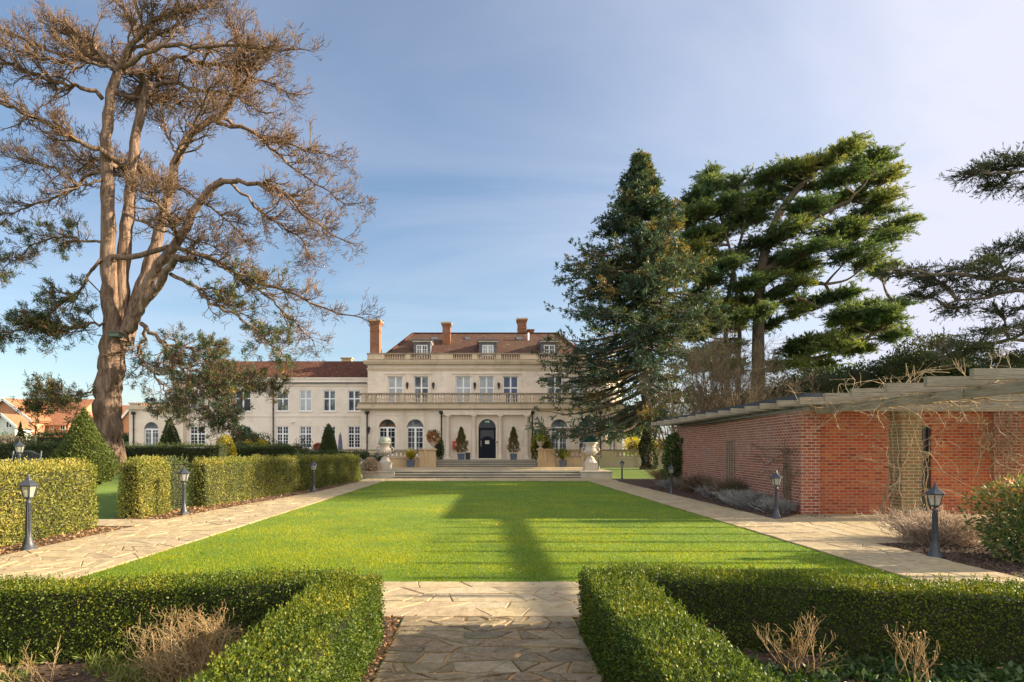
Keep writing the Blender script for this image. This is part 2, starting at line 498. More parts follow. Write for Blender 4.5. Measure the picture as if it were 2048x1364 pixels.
M['yellowleaf'] = leafmat("golden_leaf", [(0, (.16, .15, .02)), (.5, (.42, .36, .04)), (1, (.60, .48, .07))], .35, .5, 1.5)
M['greenleaf'] = leafmat("shrub_leaf", [(0, (.018, .045, .012)), (.5, (.05, .10, .025)), (1, (.13, .17, .04))], .3, .4, 1.2, spec=.5)
M['laurel'] = leafmat("laurel_leaf", [(0, (.025, .055, .022)), (.4, (.075, .125, .045)), (.75, (.19, .22, .07)), (.88, (.32, .25, .09)), (1, (.50, .17, .09))], .3, .5, 2.0, spec=.2)
M['lav'] = leafmat("lavender_stem", [(0, (.17, .165, .155)), (.5, (.34, .33, .31)), (1, (.50, .49, .47))], .15, .8, 1.5)
M['lavpink'] = leafmat("dry_lavender_stem", [(0, (.22, .15, .11)), (.5, (.46, .34, .26)), (1, (.64, .52, .42))], .2, .8, 1.5)
M['conifer'] = leafmat("potted_conifer_leaf", [(0, (.035, .04, .012)), (.5, (.11, .10, .028)), (1, (.26, .17, .06))], .2, .6, 3)
M['flower'] = leafmat("salmon_flower", [(0, (.30, .12, .05)), (.5, (.55, .25, .13)), (1, (.62, .36, .20))], .3, .6, 4)
M['grassblade'] = leafmat("grass_blade", [(0, (.06, .14, .006)), (.45, (.175, .26, .007)), (.8, (.39, .40, .010)), (1, (.54, .46, .03))], .5, .5, .5)
M['weed'] = leafmat("weed_leaf", [(0, (.05, .08, .02)), (.5, (.15, .19, .035)), (1, (.30, .29, .07))], .35, .5, 2)
M['litter'] = leafmat("leaf_litter", [(0, (.13, .06, .03)), (.5, (.33, .18, .08)), (1, (.52, .34, .17))], .1, .8, 2)
M['mulch'] = leafmat("bark_mulch", [(0, (.035, .022, .017)), (.5, (.09, .055, .038)), (1, (.17, .11, .08))], 0, .95, 2)
M['blue'] = plain("blue_grey_planter", (.085, .105, .145), .6, var=.1)
M['red'] = plain("red_cabinet_paint", (.55, .045, .04), .4, var=.06)
M['bin'] = plain("black_bin", (.02, .02, .03), .45)
M['umbrella'] = plain("slate_blue_canvas", (.13, .125, .20), .8, var=.12)
M['terracotta'] = plain("terracotta", (.55, .33, .20), .8)
M['green_sign'] = plain("green_exit_sign", (.02, .38, .18), .4, var=.03)
M['plate'] = plain("pale_sign_plate", (.60, .57, .46), .4, var=.03)
M['bluesign'] = plain("blue_notice", (.05, .32, .60), .4, var=.03)
M['birdbox'] = plain("green_grey_box", (.10, .14, .11), .6)
M['lampglass'] = glassmat("lamp_glass_pane", (.40, .38, .30), .12)
M['glassdark'] = glassmat("dark_window_glass", (.020, .024, .03), .03)
M['glassroom'] = glassmat("reflecting_window_glass", (.05, .06, .075), .03, (.22, .24, .26))
M['glassblind'] = glassmat("window_with_blind", (.46, .50, .52), .08)
M['glassblue'] = glassmat("blue_curtained_window", (.07, .10, .18), .06)
M['glasswarm'] = glassmat("amber_reflecting_glass", (.04, .05, .045), .04, (.20, .10, .06))
# ================================================================== ground
def groundmat():
    m, t, b = nmat("rough_lawn")
    a = noise(t, .25, 5, .6); c = noise(t, 25, 5, .7)
    k = ramp(t, a, [(.3, (.08, .15, .016)), (.6, (.13, .21, .02)), (.8, (.20, .22, .035))])
    k = mixc(t, .4, k, ramp(t, c, [(.3, (.03, .06, .01)), (.7, (.13, .17, .03))]))
    ln(t, k, b.inputs["Base Color"]); b.inputs["Roughness"].default_value = .95
    bump(t, c, .6, .03, b)
    return m
M['ground'] = groundmat()
M['soil'] = stone("bed_soil", (.10, .065, .045), (.04, .026, .02), .6, 3.0, rough=1)
M['mortar'] = stone("path_mortar", (.42, .27, .13), (.22, .14, .07), .5, 2.0, rough=1)
M['concrete'] = stone("patio_sand_stone", (.50, .43, .30), (.24, .20, .13), .55, 1.2, rough=.9)

xs = np.concatenate([[-900, -300, -120, -70], np.arange(-44, 44.1, 1.1), [70, 120, 300, 900]])
ys = np.concatenate([[-60, -15, -5], np.arange(0, 62, 1.0), [75, 100, 200, 500, 1200]])
gx, gy = np.meshgrid(xs, ys, indexing='ij')
gv = np.stack([gx, gy, ground(gx, gy) - .012], -1).reshape(-1, 3)
i, j = np.meshgrid(np.arange(len(xs) - 1), np.arange(len(ys) - 1), indexing='ij')
q = i * len(ys) + j
kind(MB().add(gv, np.stack([q, q + len(ys), q + len(ys) + 1, q + 1], -1).reshape(-1, 4), .5, True).build("ground", M['ground']), "structure")
# grassy field rising only slightly is enough beyond the hedges

LX0, LX1, LY0, LY1 = -5.5, 5.72, 8.55, 36.1
def lawnmat():
    m, t, b = nmat("mown_lawn")
    a = noise(t, .45, 6, .65); c = noise(t, 60, 4, .7)
    k = ramp(t, a, [(.3, (.09, .17, .012)), (.55, (.14, .23, .014)), (.75, (.24, .29, .02))])
    k = mixc(t, .35, k, ramp(t, c, [(.3, (.06, .12, .008)), (.7, (.22, .30, .02))]))
    ln(t, k, b.inputs["Base Color"]); b.inputs["Roughness"].default_value = .9
    bump(t, c, .7, .03, b)
    return m
M['lawn'] = lawnmat()
kind(MB().add([(LX0, LY0, 0), (LX1, LY0, 0), (LX1, LY1, 0), (LX0, LY1, 0)], [(0, 1, 2, 3)]).build("lawn", M['lawn']), "structure")

def blades(n, xf, py0, py1, hgt, name, mat, tone_mu=.45, zf=None, wmul=1.0):
    py = rng.uniform(py0, py1, n)
    Y = F * H / (py - PY)
    Xp = xf(Y)
    z = ground(Xp, Y) if zf is None else zf(Xp, Y)
    P = np.stack([Xp, Y, z], -1)
    D = rng.normal(size=(n, 3)) * .55; D[:, 2] = 1
    # patches of finer and coarser growth
    pt = lump(P * np.array([.7, .7, 0]))
    L = hgt * rng.uniform(.55, 1.25, n) * (1 + .2 * pt)
    W = np.maximum(.007, Y * .00042) * wmul
    p2_ = lump(P * np.array([1.9, 1.9, 0]) + 4.1)
    L = L * (1 + .22 * p2_)
    tone = np.clip(tone_mu + .2 * rng.normal(size=n) + .24 * pt + .14 * p2_ + .25 * (rng.random(n) < .05), 0, 1)
    mb = MB()
    D = unit(D); N = rdir(n); S = unit(np.cross(D, N)) * (W[:, None] * .5)
    v = np.stack([P - S, P + S, P + D * L[:, None]], 1)
    mb.add(v, np.arange(3 * n).reshape(n, 3), tone)
    return kind(mb.build(name, mat), "stuff")
gname = blades(230000, lambda Y: np.clip(rng.uniform(LX0 - .02, LX1 + .02, len(Y)), LX0 - .05, LX1 + .05), 962.5, 1166, .034, "grass", M['grassblade'])

k = MB(); n = 260; x = rng.uniform(LX0, LX1, n); Yd = F * H / (rng.uniform(975, 1160, n) - PY)
leaves(k, np.stack([x, Yd, np.full(n, .03)], 1), rdir(n) * np.array((1, 1, .2)), .018, .016, 1.0, np.tile((0, 0, 1.0), (n, 1)))
M['daisy'] = plain("daisy_petal", (.80, .80, .76), .6)
kind(k.build("daisies", M['daisy']), "stuff")
# ------------------------------------------------------------------ flagstones
def flagmat(old=False):
    m, t, b = nmat("old_flagstone" if old else "flagstone")
    a = attr(t)
    c = ramp(t, a, [(0, (.24, .20, .13)), (.2, (.40, .31, .18)), (.45, (.54, .41, .22)), (.62, (.46, .37, .24)), (.8, (.40, .26, .17)), (1, (.56, .49, .36))])
    f = noise(t, 5, 8, .68, dist=.5); g = noise(t, 30, 6, .7)
    c = mixc(t, .5, c, ramp(t, f, [(.3, (.19, .15, .09)), (.5, (.45, .35, .20)), (.7, (.66, .54, .35))]))
    # lichen blotches
    l = noise(t, 11, 5, .75)
    mr = t.nodes.new("ShaderNodeMapRange"); mr.inputs[1].default_value = .57; mr.inputs[2].default_value = .70; mr.inputs[4].default_value = .42
    ln(t, l, mr.inputs[0])
    c = mixc(t, mr.outputs[0], c, (.10, .095, .075))
    l2 = noise(t, 7, 6, .75, stretch=(1.3, .9, 1))
    mr2 = t.nodes.new("ShaderNodeMapRange"); mr2.inputs[1].default_value = .60; mr2.inputs[2].default_value = .68; mr2.inputs[4].default_value = .5
    ln(t, l2, mr2.inputs[0])
    c = mixc(t, mr2.outputs[0], c, (.60, .56, .46))
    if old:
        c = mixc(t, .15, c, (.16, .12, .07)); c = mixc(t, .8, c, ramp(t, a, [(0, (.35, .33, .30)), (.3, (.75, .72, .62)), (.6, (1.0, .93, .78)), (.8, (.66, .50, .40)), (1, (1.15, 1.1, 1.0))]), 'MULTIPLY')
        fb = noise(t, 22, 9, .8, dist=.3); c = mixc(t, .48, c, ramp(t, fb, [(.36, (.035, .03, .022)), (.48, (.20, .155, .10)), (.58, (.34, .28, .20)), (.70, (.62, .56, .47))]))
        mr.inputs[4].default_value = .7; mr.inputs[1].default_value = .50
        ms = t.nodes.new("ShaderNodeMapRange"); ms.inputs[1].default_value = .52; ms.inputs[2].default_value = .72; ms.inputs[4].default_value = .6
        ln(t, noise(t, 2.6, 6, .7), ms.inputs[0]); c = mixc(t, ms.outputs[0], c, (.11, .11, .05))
    else:
        c = mixc(t, .30, c, ramp(t, noise(t, 9, 9, .78, dist=.3), [(.36, (.10, .08, .05)), (.48, (.36, .28, .16)), (.58, (.50, .40, .25)), (.70, (.72, .62, .46))]))
    ln(t, c, b.inputs["Base Color"]); b.inputs["Roughness"].default_value = .8; b.inputs["Specular IOR Level"].default_value = .3
    bump(t, f, .9, .02, b)
    return m
M['flag'] = flagmat()
def flags(mb, quad, rowh, colw, z=.02, gap=.009, crazy=.35):
    """irregular slabs filling a quadrilateral (corners: s0t0, s1t0, s1t1, s0t1), rows run along s"""
    A, B, C_, D_ = [np.array(p, float) for p in quad]
    W_ = (np.linalg.norm(B - A) + np.linalg.norm(C_ - D_)) / 2; L_ = (np.linalg.norm(D_ - A) + np.linalg.norm(C_ - B)) / 2
    def mp(s, t): return (A * (1 - s) + B * s) * (1 - t) + (D_ * (1 - s) + C_ * s) * t
    rows = [0.0]
    while rows[-1] < L_: rows.append(rows[-1] + random.uniform(*rowh))
    rows = np.array(rows) / rows[-1]
    K = 60
    wig = [np.zeros(K + 1)] + [np.cumsum(rng.normal(size=K + 1)) * .006 / L_ * 1.2 + rng.normal(size=K + 1) * .016 / L_ for _ in rows[1:-1]] + [np.zeros(K + 1)]
    def rowline(r, s): return rows[r] + np.interp(s * K, np.arange(K + 1), wig[r])
    for r in range(len(rows) - 1):
        cuts = [0.0]
        while cuts[-1] < W_: cuts.append(cuts[-1] + random.uniform(*colw))
        cuts = np.array(cuts) / cuts[-1]
        lean = rng.normal(size=len(cuts)) * .10 / W_; lean[0] = lean[-1] = 0
        for c in range(len(cuts) - 1):
            s00, s10 = cuts[c] - lean[c], cuts[c + 1] - lean[c + 1]
            s01, s11 = cuts[c] + lean[c], cuts[c + 1] + lean[c + 1]
            poly = [(s00, rowline(r, s00)), ((s00 + s10) / 2, rowline(r, (s00 + s10) / 2)), (s10, rowline(r, s10)),
                    (s11, rowline(r + 1, s11)), ((s01 + s11) / 2, rowline(r + 1, (s01 + s11) / 2)), (s01, rowline(r + 1, s01))]
            polys = [poly]
            if random.random() < crazy:
                k = random.random()
                if k < .4: polys = [[poly[0], poly[1], poly[4], poly[5]], [poly[1], poly[2], poly[3], poly[4]]]
                elif k < .7: polys = [[poly[0], poly[1], poly[2], poly[5]], [poly[2], poly[3], poly[4], poly[5]]]
                else: polys = [[poly[0], poly[1], poly[3], poly[4], poly[5]], [poly[1], poly[2], poly[3]]]
            for pl in polys:
                p = np.array([mp(*a) for a in pl])
                # subdivide edges so outlines are not dead straight
                q_ = []
                for e in range(len(p)):
                    a, b_ = p[e], p[(e + 1) % len(p)]
                    q_.append(a); q_.append((a + b_) / 2 + rng.normal(size=2) * .007)
                p = np.array(q_); ctr = p.mean(0); n = len(p)
                ed_ = np.roll(p, -1, 0) - p; nn_ = np.stack([-ed_[:, 1], ed_[:, 0]], 1); nn_ /= np.linalg.norm(nn_, axis=1, keepdims=True) + 1e-9
                ar_s = np.sign((p[:, 0] * np.roll(p[:, 1], -1) - p[:, 1] * np.roll(p[:, 0], -1)).sum())
                vn_ = nn_ + np.roll(nn_, 1, 0); vn_ = ar_s * vn_ / np.maximum(.5, (vn_ * vn_).sum(1, keepdims=True) / 2)
                def inset(d): return p + vn_ * d
                o = inset(gap * random.uniform(.5, 1.25)); ii = inset(gap + random.uniform(.007, .012))
                zt = z + random.uniform(-.004, .005); tilt = rng.normal(size=2) * .004
                zb = zt - .03
                v = [(x, y, zb) for x, y in o] + [(x, y, zt - .004 + (np.array((x, y)) - ctr) @ tilt) for x, y in o] + [(x, y, zt + (np.array((x, y)) - ctr) @ tilt) for x, y in ii]
                e = np.arange(n); e2 = (e + 1) % n
                mb.add(v, [np.stack([e, e2, e2 + n, e + n], 1), np.stack([e + n, e2 + n, e2 + 2 * n, e + 2 * n], 1), np.arange(2 * n, 3 * n)], random.random())
pm = MB(); pb = MB()
LP = [(6.6, -7.9, -5.5), (17.2, -7.9, -5.5), (27, -6.85, -5.5), (36.1, -6.75, -5.5)]
def bed_quad(q, z=.002):
    pb.add([(x, y, z + .008) for x, y in q], [(0, 1, 2, 3)])
quads = []
quads.append(([(-.84, 1.2), (.92, 1.2), (.92, 6.75), (-.84, 6.75)], (.16, .30), (.20, .50)))
quads.append(([(-7.9, 6.75), (7.3, 6.75), (7.3, 8.53), (-7.9, 8.53)], (.25, .45), (.4, .9)))
for (y0, a0, b0), (y1, a1, b1) in zip([(8.55, -7.9, -5.52)] + LP[1:], LP[1:]):
    quads.append(([(a0, y0), (b0, y0), (b1, y1), (a1, y1)], (.3, .55), (.35, .8)))
quads.append(([(5.75, 8.55), (7.25, 8.55), (7.3, 36.1), (5.75, 36.1)], (.3, .5), (.4, .8)))
quads.append(([(-7.0, 36.12), (7.5, 36.12), (7.5, 39.2), (-7.0, 39.2)], (.4, .6), (.5, .9)))
quads.append(([(-12.5, 14.75), (-7.92, 14.75), (-7.92, 16.15), (-12.5, 16.15)], (.3, .5), (.4, .8)))
pn = MB()
quads[-1] = ([(-9.7, 14.75), (-7.92, 14.75), (-7.92, 16.15), (-9.7, 16.15)], (.3, .5), (.4, .8))
for qi, (q, rh, cw) in enumerate(quads):
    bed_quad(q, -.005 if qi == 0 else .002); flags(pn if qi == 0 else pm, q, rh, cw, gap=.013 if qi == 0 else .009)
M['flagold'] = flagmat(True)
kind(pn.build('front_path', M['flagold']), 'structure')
kind(pb.build("path_bed", M['mortar']), "structure")
kind(pm.build("path", M['flag']), "structure")
# patio in front of the brick building
kind(MB().add([(7.27, 12.1, .008), (16, 12.1, .008), (16, 17.55, .008), (8.5, 17.55, .008), (7.27, 16.2, .008)], [(0, 1, 2, 3, 4)]).build("patio_bed", M['mortar']), "structure")
tm = MB(); flags(tm, [(8.3, 12.1), (16, 12.1), (16, 17.5), (8.55, 17.5)], (.55, .75), (.6, 1.1), .018, .008, .05); flags(tm, [(7.28, 12.1), (8.29, 12.1), (8.52, 17.3), (7.28, 16.2)], (.55, .75), (.5, .7), .018, .008, .05)
kind(tm.build("patio", M['flag']), "structure")
# soil beds
def bed(q, z=.004, name="soil_bed"):
    return kind(MB().add([(x, y, z) for x, y in q], [tuple(range(len(q)))]).build(name, M['soil']), "structure")
bed([(-9.4, 6), (-7.88, 6), (-7.88, 17.2), (-6.83, 27), (-6.73, 36.5), (-7.6, 36.5), (-9.4, 16.4)])
bed([(7.28, 16.2), (8.53, 17.5), (9.7, 32.3), (11.5, 39), (7.5, 39), (7.3, 33)])
bed([(7.28, 8.0), (14, 8.0), (14, 12.08), (7.28, 12.08)])
bed([(-6.5, 1), (-.86, 1), (-.86, 6.7), (-6.5, 6.2)])
bed([(.94, 1), (7.0, 1), (7.0, 6.0), (.94, 6.7)])

def litter(n, boxes, name, mat, L=(.02, .06), zf=lambda x, y: .008, lift=.02, tone=(0, 1)):
    mb = MB()
    for (x0, x1, y0, y1), k in boxes:
        x = rng.uniform(x0, x1, k); y = rng.uniform(y0, y1, k)
        P = np.stack([x, y, np.full(k, zf(0, 0)) + rng.uniform(0, lift, k)], 1)
        D = rng.normal(size=(k, 3)); D[:, 2] *= .35
        N = rng.normal(size=(k, 3)) * .5; N[:, 2] = 1
        l = rng.uniform(*L, k)
        leaves(mb, P, D, l, l * .6, rng.uniform(*tone, k), N)
    return kind(mb.build(name, mat), "stuff")
litter(0, [((-9.0, -7.9, 7.5, 14.5), 2600), ((-9.0, -7.7, 16.3, 21), 2200), ((-8.6, -7.0, 20, 27), 1500), ((-7.4, -6.8, 27, 36), 700), ((-7.9, -6.9, 9, 21), 130), ((-5, 5.4, 8.7, 24), 60), ((-.8, .9, 3, 8.4), 40), ((-5.8, -.9, 3.2, 5.7), 1300), ((1.4, 5.6, 3.2, 5.4), 700)], "fallen_leaves", M['litter'], (.03, .08))
litter(0, [((7.3, 9.8, 8.2, 12), 6500), ((7.3, 9.0, 16.6, 30), 5200), ((9, 11, 28, 38), 1200), ((-5.8, -.9, 2.8, 5.9), 7500), ((.98, 5.5, 2.8, 5.7), 7500)], "bark_mulch", M['mulch'], (.02, .06), lift=.03)
litter(0, [((-1.06, -.84, 2.5, 6.74), 1100), ((.93, .99, 2.5, 6.2), 150)], "path_edge_leaves", M['litter'], (.02, .05), tone=(0, .7))
# low green growth in the two front beds
def sprout(mb, n, box, L, W, tone, up=.6):
    x = rng.uniform(box[0], box[1], n); y = rng.uniform(box[2], box[3], n)
    k = (lump(np.stack([x * 1.6, y * 1.6, 0 * x], 1)) > box[4])
    x, y = x[k], y[k]; n = len(x)
    P = np.stack([x, y, np.full(n, .01) + rng.uniform(0, .04, n)], 1)
    D = rng.normal(size=(n, 3)); D[:, 2] = np.abs(D[:, 2]) * up + .15
    leaves(mb, P, D, rng.uniform(*L, n), rng.uniform(*W, n), np.clip(tone + .2 * rng.normal(size=n), 0, 1))
wm = MB(); sprout(wm, 14000, (-5.5, -1.5, 3.4, 5.5, -.15), (.05, .14), (.008, .016), .45, 1.6); sprout(wm, 1500, (-5.5, -1.5, 3.4, 5.5, -.2), (.02, .05), (.012, .03), .5)
kind(wm.build("bed_grass", M['weed']), "stuff")
wm = MB(); sprout(wm, 16000, (1.4, 5.8, 3.2, 5.35, -.7), (.04, .09), (.02, .045), .45, .5)
kind(wm.build("ground_cover", M['greenleaf']), "stuff")

# ================================================================== terrace and steps
st = MB(); sr = MB()
for k in range(3):
    y0 = 39.2 + .36 * k; zt = .143 * (k + 1)
    st.box(-5.45, 5.85, y0, 41, zt - .05, zt, .5) if k < 2 else None
    sr.box(-5.45 + .0, 5.85, y0 + .05, 41.2, zt - .143 + .001, zt - .051 if k < 2 else zt - .051, .5)
st.box(-5.45, 5.85, 39.92, 40.3, .379, .43, .5)
M["riser"] = stone("shade_toned_riser", (.20, .18, .13), (.06, .065, .04), .8, 1.5)  # risers darker than treads: their shade is put into the stone colour
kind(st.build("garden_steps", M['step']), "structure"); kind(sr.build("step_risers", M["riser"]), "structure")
pl = MB()
for x0, x1 in ((-7.3, -5.452), (5.852, 7.75)):
    pl.box(x0, x1, 39.25, 41.2, -.02, .375)
    pl.box(x0 - .03, x1 + .03 if x1 > 0 else x1, 39.2, 41.2, .377, .432)
kind(pl.build("terrace_plinth", M['step']), "structure")
te = MB()
te.add([(-7.6, 40.31, .428), (7.8, 40.31, .428), (7.8, 49, .428), (-7.6, 49, .428)], [(0, 1, 2, 3)])
kind(te.build("terrace_bed", M['mortar']), "structure")
tf = MB(); flags(tf, [(-7.6, 40.32), (7.8, 40.32), (7.8, 48.95), (-7.6, 48.95)], (.5, .7), (.6, 1.0), .446, .008, .05)
kind(tf.build("terrace", M['flag']), "structure")
us = MB(); ur = MB()
for k in range(4):
    y0 = 48.9 + .33 * k; zt = .43 + .13 * (k + 1)
    us.box(-3.6, 4.05, y0, 50.6, zt - .045, zt)
    ur.box(-3.6, 4.05, y0 + .05, 50.6, zt - .13 + .001, zt - .046)
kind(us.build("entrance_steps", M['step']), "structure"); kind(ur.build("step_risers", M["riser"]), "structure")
ut = MB()
ut.box(-34, -3.602, 49.3, 58, .3, .95); ut.box(4.052, 13, 49.3, 58, .3, .95); ut.box(-3.601, 4.051, 50.601, 58, .3, .949)
kind(ut.build("upper_terrace", M['concrete']), "structure")
# ================================================================== the country house
HX, YG, YU, YW = .25, 53.0, 55.5, 57.0
house = thing("country_house", "large cream country house with red tiled hipped roof, three dormers and long balustraded balcony", "house", (HX, YG, .95))

class Plane:
    """a wall plane: origin, direction along the wall, outward normal"""
    def __init__(s, o, u):
        s.o = np.array((o[0], o[1], 0.0)); s.u = np.array((u[0], u[1], 0.0)); s.u /= np.linalg.norm(s.u)
        s.n = np.array((s.u[1], -s.u[0], 0.0))         # outward: to the right-hand side of u... u=+x gives n=-y
    def p(s, a, d, z):                                  # d = depth INTO the wall
        a = np.asarray(a, float); d = np.asarray(d, float) + 0 * a; z = np.asarray(z, float) + 0 * a
        r = s.o + a[..., None] * s.u - d[..., None] * s.n
        r[..., 2] = z
        return r
def pbox(mb, pl, a0, a1, d0, d1, z0, z1, tone=.5):
    v = [pl.p(np.float64(a), np.float64(d), np.float64(z)) for z in (z0, z1) for a, d in ((a0, d0), (a1, d0), (a1, d1), (a0, d1))]
    mb.add(v, np.array([(0, 3, 2, 1), (4, 5, 6, 7), (0, 1, 5, 4), (1, 2, 6, 5), (2, 3, 7, 6), (3, 0, 4, 7)]), tone)
def arc(a0, a1, zs, n=14):
    r = (a1 - a0) / 2; c = (a0 + a1) / 2
    th = np.linspace(math.pi, 0, n + 1)
    return np.stack([c + r * np.cos(th), zs + r * np.sin(th)], 1)
def wall(mb, pl, a0, a1, z0, z1, ops, depth=.22):
    """ops: (a0,a1,z0,z1,arched)"""
    us = sorted({a0, a1, *[o[0] for o in ops], *[o[1] for o in ops]})
    zs = sorted({z0, z1, *[o[2] for o in ops], *[o[3] for o in ops]})
    us = [u for u in us if a0 <= u <= a1]; zs = [z for z in zs if z0 <= z <= z1]
    for u0, u1 in zip(us, us[1:]):
        for w0, w1 in zip(zs, zs[1:]):
            mu, mz = (u0 + u1) / 2, (w0 + w1) / 2
            if any(o[0] < mu < o[1] and o[2] < mz < o[3] for o in ops): continue
            mb.add(pl.p(np.array([u0, u1, u1, u0]), 0, np.array([w0, w0, w1, w1])), [(0, 1, 2, 3)])
    for o in ops:
        b0, b1, y0, y1 = o[:4]; ar = len(o) > 4 and o[4]
        if ar:
            zsps = y1 - (b1 - b0) / 2
            A = arc(b0, b1, zsps); n = len(A); h = n // 2
            L = np.concatenate([A[:h + 1], [[b0, y1]]]); Rr = np.concatenate([A[h:], [[b1, y1]]])
            for S, rev in ((L, True), (Rr, True)):
                ids = np.arange(len(S))
                mb.add(pl.p(S[:, 0], 0, S[:, 1]), [tuple(ids[::-1])])
            edge = np.concatenate([[[b0, y0]], A, [[b1, y0]]])
        else:
            edge = np.array([[b0, y0], [b0, y1], [b1, y1], [b1, y0]])
        k = len(edge)
        v = np.concatenate([pl.p(edge[:, 0], 0, edge[:, 1]), pl.p(edge[:, 0], depth, edge[:, 1])])
        mb.add(v, np.array([(i_, (i_ + 1) % k, (i_ + 1) % k + k, i_ + k) for i_ in range(k)]))
def window(parent, pl, o, style, glass, depth=.12, nm="window", deep=.18):
    """frame with glazing bars (one mesh) + its glass as a child"""
    b0, b1, y0, y1 = o[:4]; ar = len(o) > 4 and o[4]
    fm = MB(); fw = .085
    w_ = b1 - b0; c = (b0 + b1) / 2
    top = y1 if not ar else y1 - w_ / 2
    e = .003
    pbox(fm, pl, b0 + e, b0 + fw, depth, deep, y0 + e, top); pbox(fm, pl, b1 - fw, b1 - e, depth, deep, y0 + e, top)
    pbox(fm, pl, b0 + fw, b1 - fw, depth, deep, y0 + e, y0 + fw)
    def hb(z, t): pbox(fm, pl, b0 + fw, b1 - fw, depth + .006, deep, z - t / 2, z + t / 2)
    def vb(a, t, z0, z1): pbox(fm, pl, a - t / 2, a + t / 2, depth + .003, deep, z0, z1)
    if not ar: pbox(fm, pl, b0 + fw, b1 - fw, depth, deep, y1 - fw, y1 - e)
    else: hb(top, .13)
    if style == 'cross':                                 # four lights, broad mullion and transom
        tz = y0 + (y1 - y0) * .60
        vb(c, .13, y0 + fw, y1 - fw); hb(tz, .11)
    elif style == 'small':                               # casements of small panes
        tz = y0 + (y1 - y0) * .64
        vb(c, .12, y0 + fw, y1 - fw); hb(tz, .11)
        for a in (b0 + w_ * .27, b1 - w_ * .27): vb(a, .03, y0 + fw, y1 - fw)
        for k in range(1, 4): hb(y0 + fw + (tz - y0 - fw) * k / 4, .028)
        hb((tz + y1) / 2, .028)
    elif style == 'french':
        vb(c, .17, y0 + fw, top)
        for a in (b0 + w_ * .285, b1 - w_ * .285): vb(a, .03, y0 + .45, top - .06)
        for k in range(5): hb(y0 + .45 + (top - .12 - y0 - .45) * k / 4.4, .03)
        pbox(fm, pl, b0 + fw, b1 - fw, depth + .01, deep, y0 + fw, y0 + .42)
    elif style == 'dormer':
        vb(c, .12, y0 + fw, y1 - fw)
        for a in (b0 + w_ * .27, b1 - w_ * .27): vb(a, .03, y0 + fw, y1 - fw)
        hb(y0 + (y1 - y0) * .36, .03); hb(y0 + (y1 - y0) * .66, .03)
    fr = fm.build(nm, M['white'], parent)
    gm = MB()
    if ar:
        A = arc(b0, b1, top); P_ = np.concatenate([[[b0, y0]], A, [[b1, y0]]])
        # glass stays below the transom in one mesh and above it in another when the fanlight looks different
        gm.add(pl.p(np.array([b0, b1, b1, b0]), deep - .03, np.array([y0, y0, top, top])), [(0, 1, 2, 3)])
        f2 = MB().add(pl.p(A[:, 0], deep - .03, A[:, 1]), [tuple(range(len(A)))[::-1]])
        g = glass if isinstance(glass, tuple) else (glass, glass)
        f2.build("fanlight", M[g[1]], fr); gm.build("pane", M[g[0]], fr)
    else:
        gm.add(pl.p(np.array([b0, b1, b1, b0]), deep - .03, np.array([y0, y0, y1, y1])), [(0, 1, 2, 3)])
        gm.build("pane", M[glass], fr)
    return fr

# ---- planes and openings
PG = Plane((0, YG), (1, 0)); PU = Plane((0, YU), (1, 0)); PWn = Plane((0, YW), (1, 0))
xl, xr = X(722.5, YG), 9.9
gz0, gz1 = .95, Z(818, YG)
wg = 1.36
def pxr(a, b, Y): return X(a, Y), X(b, Y)
gops = []
zar = Z(838.5, YG)
for cpx in (774.5, 830.5, 1118, 1174):
    c = X(cpx, YG); gops.append((c - wg / 2, c + wg / 2, .96, zar, True))
dc = X(974.3, YG); dw = 1.42
dop = (dc - dw / 2, dc + dw / 2, 1.03, Z(838, YG), True)
gw = MB()
wall(gw, PG, xl, xr, gz0, gz1, gops + [dop], .3)
canted = Plane((xr, YG), (1, 1.0))
cl_ = 2.5
cop = (.62, 1.72, .96, zar - .1, True)
wall(gw, canted, 0, cl_, gz0, gz1, [cop], .3)
ce = canted.p(np.float64(cl_), np.float64(0), np.float64(0))
gw.add([(ce[0], ce[1], gz0), (ce[0], 68, gz0), (ce[0], 68, gz1), (ce[0], ce[1], gz1)], [(0, 1, 2, 3)])
gw.add([(xl, 68, gz0), (xl, YG, gz0), (xl, YG, gz1), (xl, 68, gz1)], [(0, 1, 2, 3)])
gw.build("ground_floor_wall", M['ashlar'], house)
window(house, canted, cop, 'french', 'glasswarm')
for k, o in enumerate(gops):
    window(house, PG, o, 'french', (('glassdark', 'glasswarm'), ('glassdark', 'glassroom'), ('glassroom', 'glassroom'), ('glassroom', 'glassroom'))[k])
